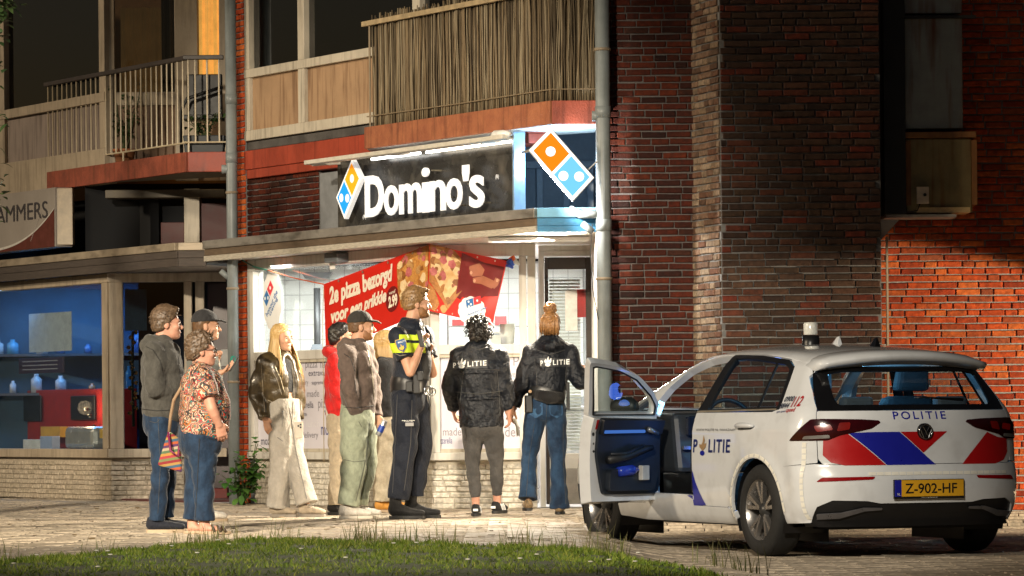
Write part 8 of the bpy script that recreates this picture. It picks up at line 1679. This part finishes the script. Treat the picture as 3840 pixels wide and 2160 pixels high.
# ================================================================== plants and small things
leaf_g = grass_mat('leaf_green', [(.012, .045, .008), (.03, .10, .015), (.06, .16, .025), (.10, .20, .04)]); leaf_d = grass_mat('leaf_dark', [(.008, .02, .006), (.02, .045, .012), (.04, .07, .02)]); stem_m = M('stem_green', (.06, .08, .03), .7); twig = M('twig', (.06, .04, .025), .8)
def leaf_mesh(name, cs, sizes, ups, seed, m, parent, fold=.25):
    rg = np.random.default_rng(seed); v, f = [], []
    for i, (c, s_) in enumerate(zip(cs, sizes)):
        d = rg.normal(size=3); d[2] *= .5; d[1] -= .5; d /= np.linalg.norm(d); u = np.cross(d, V3(0, 0, 1)); u /= np.linalg.norm(u) + 1e-9; n_ = np.cross(u, d); k = len(v)
        for a, w_ in ((0, 0), (.25, .34), (.55, .40), (.8, .22), (1.05, 0)):
            p = np.array(c) + d * a * s_ - V3(0, 0, a * a * s_ * .25)
            if w_ == 0: v.append(p)
            else: v += [p + u * w_ * s_ + n_ * fold * w_ * s_, p - u * w_ * s_ + n_ * fold * w_ * s_]
        f += [(k, k + 1, k + 2), (k + 1, k + 3, k + 4), (k + 1, k + 4, k + 2), (k + 3, k + 5, k + 6), (k + 3, k + 6, k + 4), (k + 5, k + 7, k + 6)]
    return np_mesh(name, np.array(v), np.array(f), m, parent, False)
def bush(name, label, cat, c, w, d, h, n, size, m, seed, stems=9, pot=None, bias=.8):
    t = thing(name, label, cat, tuple(c)); rg = np.random.default_rng(seed); c = np.array(c); mb = MB(); tips = []
    for i in range(stems):
        a = rg.uniform(0, 6.28); r_ = rg.uniform(.2, 1); tip = c + V3(math.cos(a) * w * r_, math.sin(a) * d * r_, h * rg.uniform(.45, 1)); mid = (c + tip) / 2 + V3(rg.normal() * .03, rg.normal() * .03, h * .1); mb.tube([c + V3(rg.normal() * .02, rg.normal() * .02, 0), mid, tip], [.007, .005, .003], 5); tips.append((c, mid, tip))
    mb.build('stems', stem_m, t, True); cs = []
    for i in range(n):
        a, b_, t_ = tips[rg.integers(stems)]; u = rg.uniform(.25, 1.02); p = a * (1 - u) ** 2 + 2 * b_ * u * (1 - u) + t_ * u * u; cs.append(p + rg.normal(size=3) * V3(w, d, h * .4) * .13)
    leaf_mesh('leaves', cs, rg.uniform(.6, 1.3, n) * size, None, seed + 1, m, t); return t
pt = np.array(at(905, 1888, 39.6)); pt[2] = 0
bush('wall_plant', 'leafy green self-sown plant at the foot of the brick pier', 'plant', pt, .30, .16, .62, 240, .075, leaf_g, 4, 16)
# balcony plants
terra = M('terracotta', (.36, .14, .06), .8, bump=.3); darkpot = M('dark_pot', (.02, .025, .03), .5)
def pot(label, c, r, h, m, pl_label, w, ph_, n, size, lm, seed):
    o = MB().lathe([(0, 0), (r * .72, 0), (r * .95, h * .85), (r * 1.06, h * .86), (r * 1.06, h), (r * .9, h), (r * .85, h * .8), (0, h * .8)], tuple(c), 20).build('plant_pot', m, None, True); top(o, label, 'pot')
    bush('potted_plant', pl_label, 'plant', (c[0], c[1], c[2] + h * .8), w, w * .6, ph_, n, size, lm, seed, 10)
bz = z21 + .0
def onb(px, o, P=LB2): t = P.t(px, 560); return P.p(t, z21, o)
c = onb(395, -.22); pot('terracotta pot behind the left balcony railing', c, .12, .16, terra, 'twiggy bush growing in the terracotta pot on the balcony', .26, .75, 160, .05, leaf_d, 21)
c = onb(330, -.20); pot('small dark pot with pale flowers on the left balcony', c, .07, .12, darkpot, 'small pale flowered plant beside the terracotta pot', .10, .30, 60, .035, grass_mat('pale_flower', [(.05, .08, .03), (.3, .28, .22), (.4, .38, .3)]), 22)
c = FB2.p(FB2.t(770, 560), z21, -.25); o = MB().hexa([(c.x - .22, c.y - .1, z21), (c.x + .17, c.y - .1, z21), (c.x + .17, c.y + .1, z21), (c.x - .22, c.y + .1, z21)], [(c.x - .24, c.y - .12, z21 + .18), (c.x + .19, c.y - .12, z21 + .18), (c.x + .19, c.y + .12, z21 + .18), (c.x - .24, c.y + .12, z21 + .18)]).build('planter_box', darkpot, None, bevel=.01); top(o, 'dark planter box in the right corner of the left balcony', 'planter')
bush('potted_plant', 'dark leafy plant filling the planter box on the balcony corner', 'plant', (c.x - .03, c.y, z21 + .16), .24, .1, .32, 160, .045, leaf_d, 23, 14)
ch = thing('garden_chair', 'dark garden chair with curved arm behind the balcony planter', 'chair', (c.x, c.y + .25, z21))
MB().tube([(c.x - .28, c.y + .2, z21), (c.x - .28, c.y + .2, z21 + .45), (c.x - .22, c.y + .2, z21 + .58), (c.x + .15, c.y + .2, z21 + .70)], .018, 8).build('arm_frame', black_metal, ch, True); MB().box((c.x - .26, c.y + .12, z21 + .36), (c.x + .15, c.y + .45, z21 + .41)).build('seat', black_metal, ch, bevel=.01); MB().box((c.x - .24, c.y + .42, z21 + .4), (c.x + .13, c.y + .46, z21 + .85)).build('backrest', black_metal, ch, bevel=.01)
# tree branch at the top left
tr = thing('tree', 'dark leafy tree branches hanging in at the top left corner', 'tree', (-5.6, 30.5, 0)); MB().tube([(-5.7, 30.5, 0), (-5.65, 30.5, 2.4), (-5.5, 30.4, 4.6), (-5.2, 30.3, 5.8)], [.16, .13, .10, .05], 12).build('trunk', twig, tr, True)
rg = np.random.default_rng(3); cs = []; mb = MB()
for bx_, by_, bz_, n in ((-3.84, 30.4, 4.05, 90), (-3.92, 30.3, 3.62, 40), (-3.90, 30.4, 2.62, 22), (-3.93, 30.3, 3.1, 16), (-4.2, 30.4, 4.4, 160), (-4.4, 30.4, 3.4, 120), (-4.35, 30.4, 2.7, 70)):
    mb.tube([(-5.5, 30.4, bz_ + .5), ((bx_ - 5.5) / 2, by_, bz_ + .32), (bx_, by_, bz_)], [.03, .016, .005], 6)
    cs += [np.array((bx_, by_, bz_)) + rg.normal(size=3) * V3(.05, .12, .12) for _ in range(n)]
mb.build('limbs', twig, tr, True); leaf_mesh('crown', cs, rg.uniform(.05, .10, len(cs)), None, 9, leaf_d, tr)
# kitchen things seen through the glass
cup = thing('cup_stack', 'tall stack of white paper cups inside the right shop window', 'cups', F1.p(F1.t(1905, 1290), zt1, -.3)); cupm = M('paper_cup', (.78, .77, .70), .5)
q = F1.p(F1.t(1902, 1290), 0, -.30)
for z0_, z1_, r0, r1 in ((1.26, 1.50, .055, .068), (1.50, 1.515, .075, .075), (1.515, 1.72, .062, .076)): MB().lathe([(0, z0_), (r0, z0_), (r1, z1_), (0, z1_)], (q.x, q.y, 0), 20).build('cup', cupm, cup, True)
steel = M('brushed_steel', (.45, .45, .45), .3, metal=.8, var=.1)
ct = thing('kitchen_counter', 'steel kitchen counter behind the shop window', 'counter', (-1.2, 40.6, 0)); MB().box((-2.9, 40.9, .0), (.8, 41.5, .92)).build('cabinet', steel, ct, bevel=.01); MB().box((-2.95, 40.85, .92), (.82, 41.52, .96)).build('worktop', steel, ct, bevel=.006)
ov = thing('pizza_oven', 'dark steel oven with flue seen through the slanting shop window', 'oven', (-1.55, 41.2, .96)); MB().box((-1.95, 41.0, 1.0), (-1.5, 41.45, 1.36)).build('oven_body', M('oven_dark', (.06, .065, .07), .35, metal=.5), ov, bevel=.01); MB().tube([(-2.0, 41.25, 1.35), (-2.0, 41.25, 2.2)], .035, 10).build('flue', M('flue_grey', (.10, .11, .12), .4, metal=.4), ov, True); MB().hexa([(-2.14, 41.12, 1.36), (-1.86, 41.12, 1.36), (-1.86, 41.4, 1.36), (-2.14, 41.4, 1.36)], [(-2.05, 41.2, 1.62), (-1.95, 41.2, 1.62), (-1.95, 41.3, 1.62), (-2.05, 41.3, 1.62)]).build('hood', M('hood_grey', (.10, .12, .15), .4), ov)
MB().hexa([(-2.12, 41.18, 2.3), (-1.88, 41.18, 2.3), (-1.88, 41.36, 2.3), (-2.12, 41.36, 2.3)], [(-2.16, 41.15, 2.36), (-1.84, 41.15, 2.36), (-1.84, 41.4, 2.36), (-2.16, 41.4, 2.36)]).build('vent_cap', M('vent_grey', (.10, .11, .12), .4), ov)
sh_ = thing('wire_rack', 'wire rack with red and white boxes behind the right shop window', 'rack', (-.2, 39.4, 0)); pr_ = M('red_box', (.45, .05, .05), .5); pw2 = M('white_box', (.7, .68, .64), .6)
for z in (1.10, 1.42, 1.74):
    MB().box((-.62, 39.2, z), (.25, 39.6, z + .012)).build('shelf', steel, sh_)
    for k_ in range(6):
        if (k_ * 7 + int(z * 10)) % 5: MB().box((-.58 + k_ * .14, 39.25, z + .014), (-.58 + k_ * .14 + .115, 39.5, z + .014 + .06 + .03 * ((k_ * 3) % 4))).build('box', pr_ if (k_ + int(z * 7)) % 3 == 0 else pw2, sh_, bevel=.003)
for x in (-.62, .25): MB().tube([(x, 39.2, 0), (x, 39.2, 2.0)], .012, 6).build('upright', steel, sh_)
nt = thing('wall_notice', 'small blue and white hand washing notice inside the right shop window', 'notice', F1.p(F1.t(1858, 1270), zt1 + .05, -.06)); MB().pbox(F1, F1.t(1838, 1270), F1.t(1878, 1270), F1.z(1858, 1290), F1.z(1858, 1245), -.062, -.06).build('sheet', print_white, nt); plane_text('lettering', 'JE HANDEN', F1, 1840, 1257, 1876, 1250, -.058, logo_blue, nt)
cm = thing('security_camera', 'grey taped light fitting under the canopy over the slanting window', 'light fitting', L1.p(L1.t(1290, 960), 2.33, .05)); MB().pbox(L1, L1.t(1270, 960), L1.t(1318, 960), L1.z(1290, 985), L1.z(1290, 950), .03, .16).build('housing', M('fitting_grey', (.14, .15, .16), .5), cm, bevel=.008); MB().pbox(L1, L1.t(1255, 1000), L1.t(1275, 1000), L1.z(1265, 1010), L1.z(1265, 968), .05, .055).build('tape', print_white, cm)
# porch flooring and an assumed light fitting under the canopy, itself unseen
pl_ = thing('porch_lamp', 'slim white lamp fitting under the canopy beside the shop door', 'lamp', (.25, 35.75, 2.42)); MB().box((-.2, 35.62, 2.415), (.7, 35.88, 2.452)).build('fitting', print_white, pl_, bevel=.006)  # added to go with the assumed porch light; no fitting is seen
# ------------------------------------------------------------------ goods in the neighbour's window
LI = L2.shifted(-.35)
def goods(name, label, cat, px0, py0, px1, py1, depth, m, bev=.01, P=LI):
    t0_, t1_ = P.t(px0, 1400), P.t(px1, 1400); o = MB().pbox(P, t0_, t1_, P.z(px0, py1), P.z(px0, py0), -depth, 0).build(name, m, None, bevel=bev); return top(o, label, cat)
zf0 = LI.z(200, 1690)
goods('hanging_banner', 'pale blue grey cloth banner hanging in the left shop window', 'banner', 110, 1178, 268, 1322, .01, M('pale_banner', (.42, .48, .55), .8), 0, L2.shifted(-.30)); goods('info_board', 'dark purple board with pale lines in the left shop window', 'board', 70, 1345, 236, 1402, .02, M('purple_board', (.035, .02, .05), .4), .004, L2.shifted(-.25))
for k_ in range(3): goods('board_line', 'pale printed line on the dark purple window board, line %s' % ('top middle bottom'.split()[k_]), 'print', 84, 1355 + k_ * 15, 215, 1359 + k_ * 15, .003, M('pale_line_%d' % k_, (.3, .3, .36), .5), 0, L2.shifted(-.245))
goods('red_counter', 'red display counter low in the left shop window', 'counter', -120, 1470, 390, 1690, .4, M('counter_red', (.32, .02, .02), .4), .01, L2.shifted(-.7)); goods('black_arch_panel', 'black oval panel on the red counter in the left window', 'panel', 45, 1485, 150, 1580, .02, M('panel_black', (.01, .01, .012), .3), .03, L2.shifted(-.66)); goods('dark_niche', 'dark niche at the right of the red counter', 'niche', 262, 1485, 352, 1575, .02, M('niche_black', (.012, .01, .012), .4), .02, L2.shifted(-.66))  # red block added in place of a red car's reflection in the glass
goods('white_box', 'small white box on the sill of the left shop window', 'box', 84, 1648, 146, 1684, .12, M('box_white', (.7, .68, .66), .5), .004); goods('blue_box', 'small pale blue box beside the white box on the window sill', 'box', 148, 1636, 192, 1684, .10, M('box_blue', (.35, .42, .6), .5), .004); goods('yellow_box', 'yellow carton behind the boxes in the left shop window', 'box', 150, 1600, 222, 1640, .1, M('box_yellow', (.6, .32, .05), .5), .004, L2.shifted(-.5)); goods('yellow_tin', 'yellow tin at the right end of the left shop window', 'tin', 371, 1608, 402, 1644, .1, M('tin_yellow', (.6, .36, .05), .5), .004)
o = MB().lathe([(0, 0), (.03, 0), (.032, .16), (.012, .19), (.012, .23), (0, .23)], tuple(L2.p(L2.t(308, 1440), L2.z(308, 1452), -.55)), 14).build('blue_bottle', M('bottle_blue', (.05, .25, .6), .1, emit=.25), None, True); top(o, 'glowing blue bottle on the red counter', 'bottle')  # the red counter is the added block in place of a reflected car
for k_, (x, y) in enumerate(((182, 1535), (195, 1560), (232, 1640), (262, 1668), (212, 1600))):
    o = MB().lathe([(0, -.02), (.018, -.012), (.02, 0), (.015, .014), (0, .02)], tuple(L2.p(L2.t(x, y), L2.z(x, y), -.45)), 10).build('glass_bauble', M('bauble_%d' % k_, (.6, .5, .3), .1, metal=.9), None, True); top(o, ('upper brass bauble in front of the red counter', 'lower brass bauble in front of the red counter', 'brass bauble right of the yellow carton', 'brass bauble lowest on the window sill', 'brass bauble just above the yellow carton')[k_], 'bauble', 'baubles in the left shop window')  # the red counter is the added block in place of a reflected car
gv_ = goods('silver_sculpture', 'large silver rounded ornament at the right of the left window', 'ornament', 235, 1600, 345, 1685, .25, M('ornament_silver', (.6, .58, .55), .25, metal=.6), .06)
# flower garland in the narrow window
fg = thing('flower_garland', 'orange flower garland hanging in the narrow window behind the greying man', 'garland', F2.p(F2.t(490, 1400), 1.2, -.3)); rg = random.Random(2); fm = M('orange_petal', (.62, .20, .03), .6, var=.3); gm = M('garland_green', (.03, .05, .02), .7)
MB().tube([F2.p(F2.t(490, 1300), F2.z(490, 1240), -.25), F2.p(F2.t(488, 1400), F2.z(490, 1400), -.25), F2.p(F2.t(492, 1500), F2.z(490, 1600), -.25)], .015, 6).build('stalk', gm, fg, True)
for y in range(1245, 1560, 19):
    x = 488 + rg.uniform(-14, 16); c = F2.p(F2.t(x, y), F2.z(x, y), -.22)
    for k_ in range(6): a = 6.28 * k_ / 6; MB().tube([c, c + Vector((.022 * math.cos(a), -.012, .022 * math.sin(a)))], [.012, .008], 5).build('petal', fm if rg.random() < .7 else gm, fg, True)
goods('door_notice', 'white paper notice in the recessed door of the left shop', 'notice', 830, 1310, 858, 1372, .004, M('notice_paper', (.5, .5, .48), .7), 0, F2.shifted(-.40)); goods('grey_curtain', 'blue grey curtain behind the narrow left shop window', 'curtain', 470, 1085, 552, 1240, .02, M('blue_curtain', (.10, .16, .20), .8), 0, F2.shifted(-.8))

for k_ in range(2): tag(MB().box((-7.2, 46.0, 1.15 + .45 * k_), (-3.2, 46.28, 1.18 + .45 * k_)).build('wall_shelf', M('shelf_dark_%d' % k_, (.05, .05, .06), .5)), ('lower', 'upper')[k_] + ' dark shelf on the back wall of the left shop', 'shelf', 'shelves in the left shop')
rg = random.Random(31); jm = [M('jar_%d' % i, c, .2, emit=e) for i, (c, e) in enumerate((((.1, .3, .5), .1), ((.5, .5, .55), .05), ((.05, .12, .3), .1), ((.5, .2, .1), .05)))]
ORD = 'first second third fourth fifth sixth seventh'.split()
for k_ in range(14):
    x, z = -5.98 + (k_ % 7) * .27 + rg.uniform(-.06, .06), 1.182 + .45 * (k_ // 7); r, h = rg.uniform(.035, .075), rg.uniform(.10, .28)
    o = MB().lathe([(0, 0), (r, 0), (r, h * .7), (r * .45, h * .85), (r * .45, h), (0, h)], (x, 46.14, z), 12).build('jar', jm[rg.randrange(4)], None, True); top(o, ORD[k_ % 7] + ' jar from the left on the ' + ('lower', 'upper')[k_ // 7] + ' back shelf of the blue lit shop', 'jar', 'jars on the left shop shelves')
# fallen leaves and scraps on the paving
mb = MB()
for k_ in range(120):
    px, py = rg.uniform(0, 2400), rg.uniform(1905, 2030); q = ground(px, py); a = rg.uniform(0, 6.28); s_ = rg.uniform(.012, .04)
    if q.y < float(edge(q.x)): continue
    mb.add([(q.x + s_ * math.cos(a + b), q.y + s_ * 1.4 * math.sin(a + b), .008 + .008 * (b > 2) + float(gz(q.x, q.y))) for b in (0, 1.2, 2.6, 3.9, 5.2)], [(0, 1, 2, 3, 4)])
tag(mb.build('fallen_leaves', M('dry_leaf', (.14, .09, .03), .8, var=.5, scale=5)), 'scattered dry leaf scraps on the paving', 'leaves', kind='stuff')
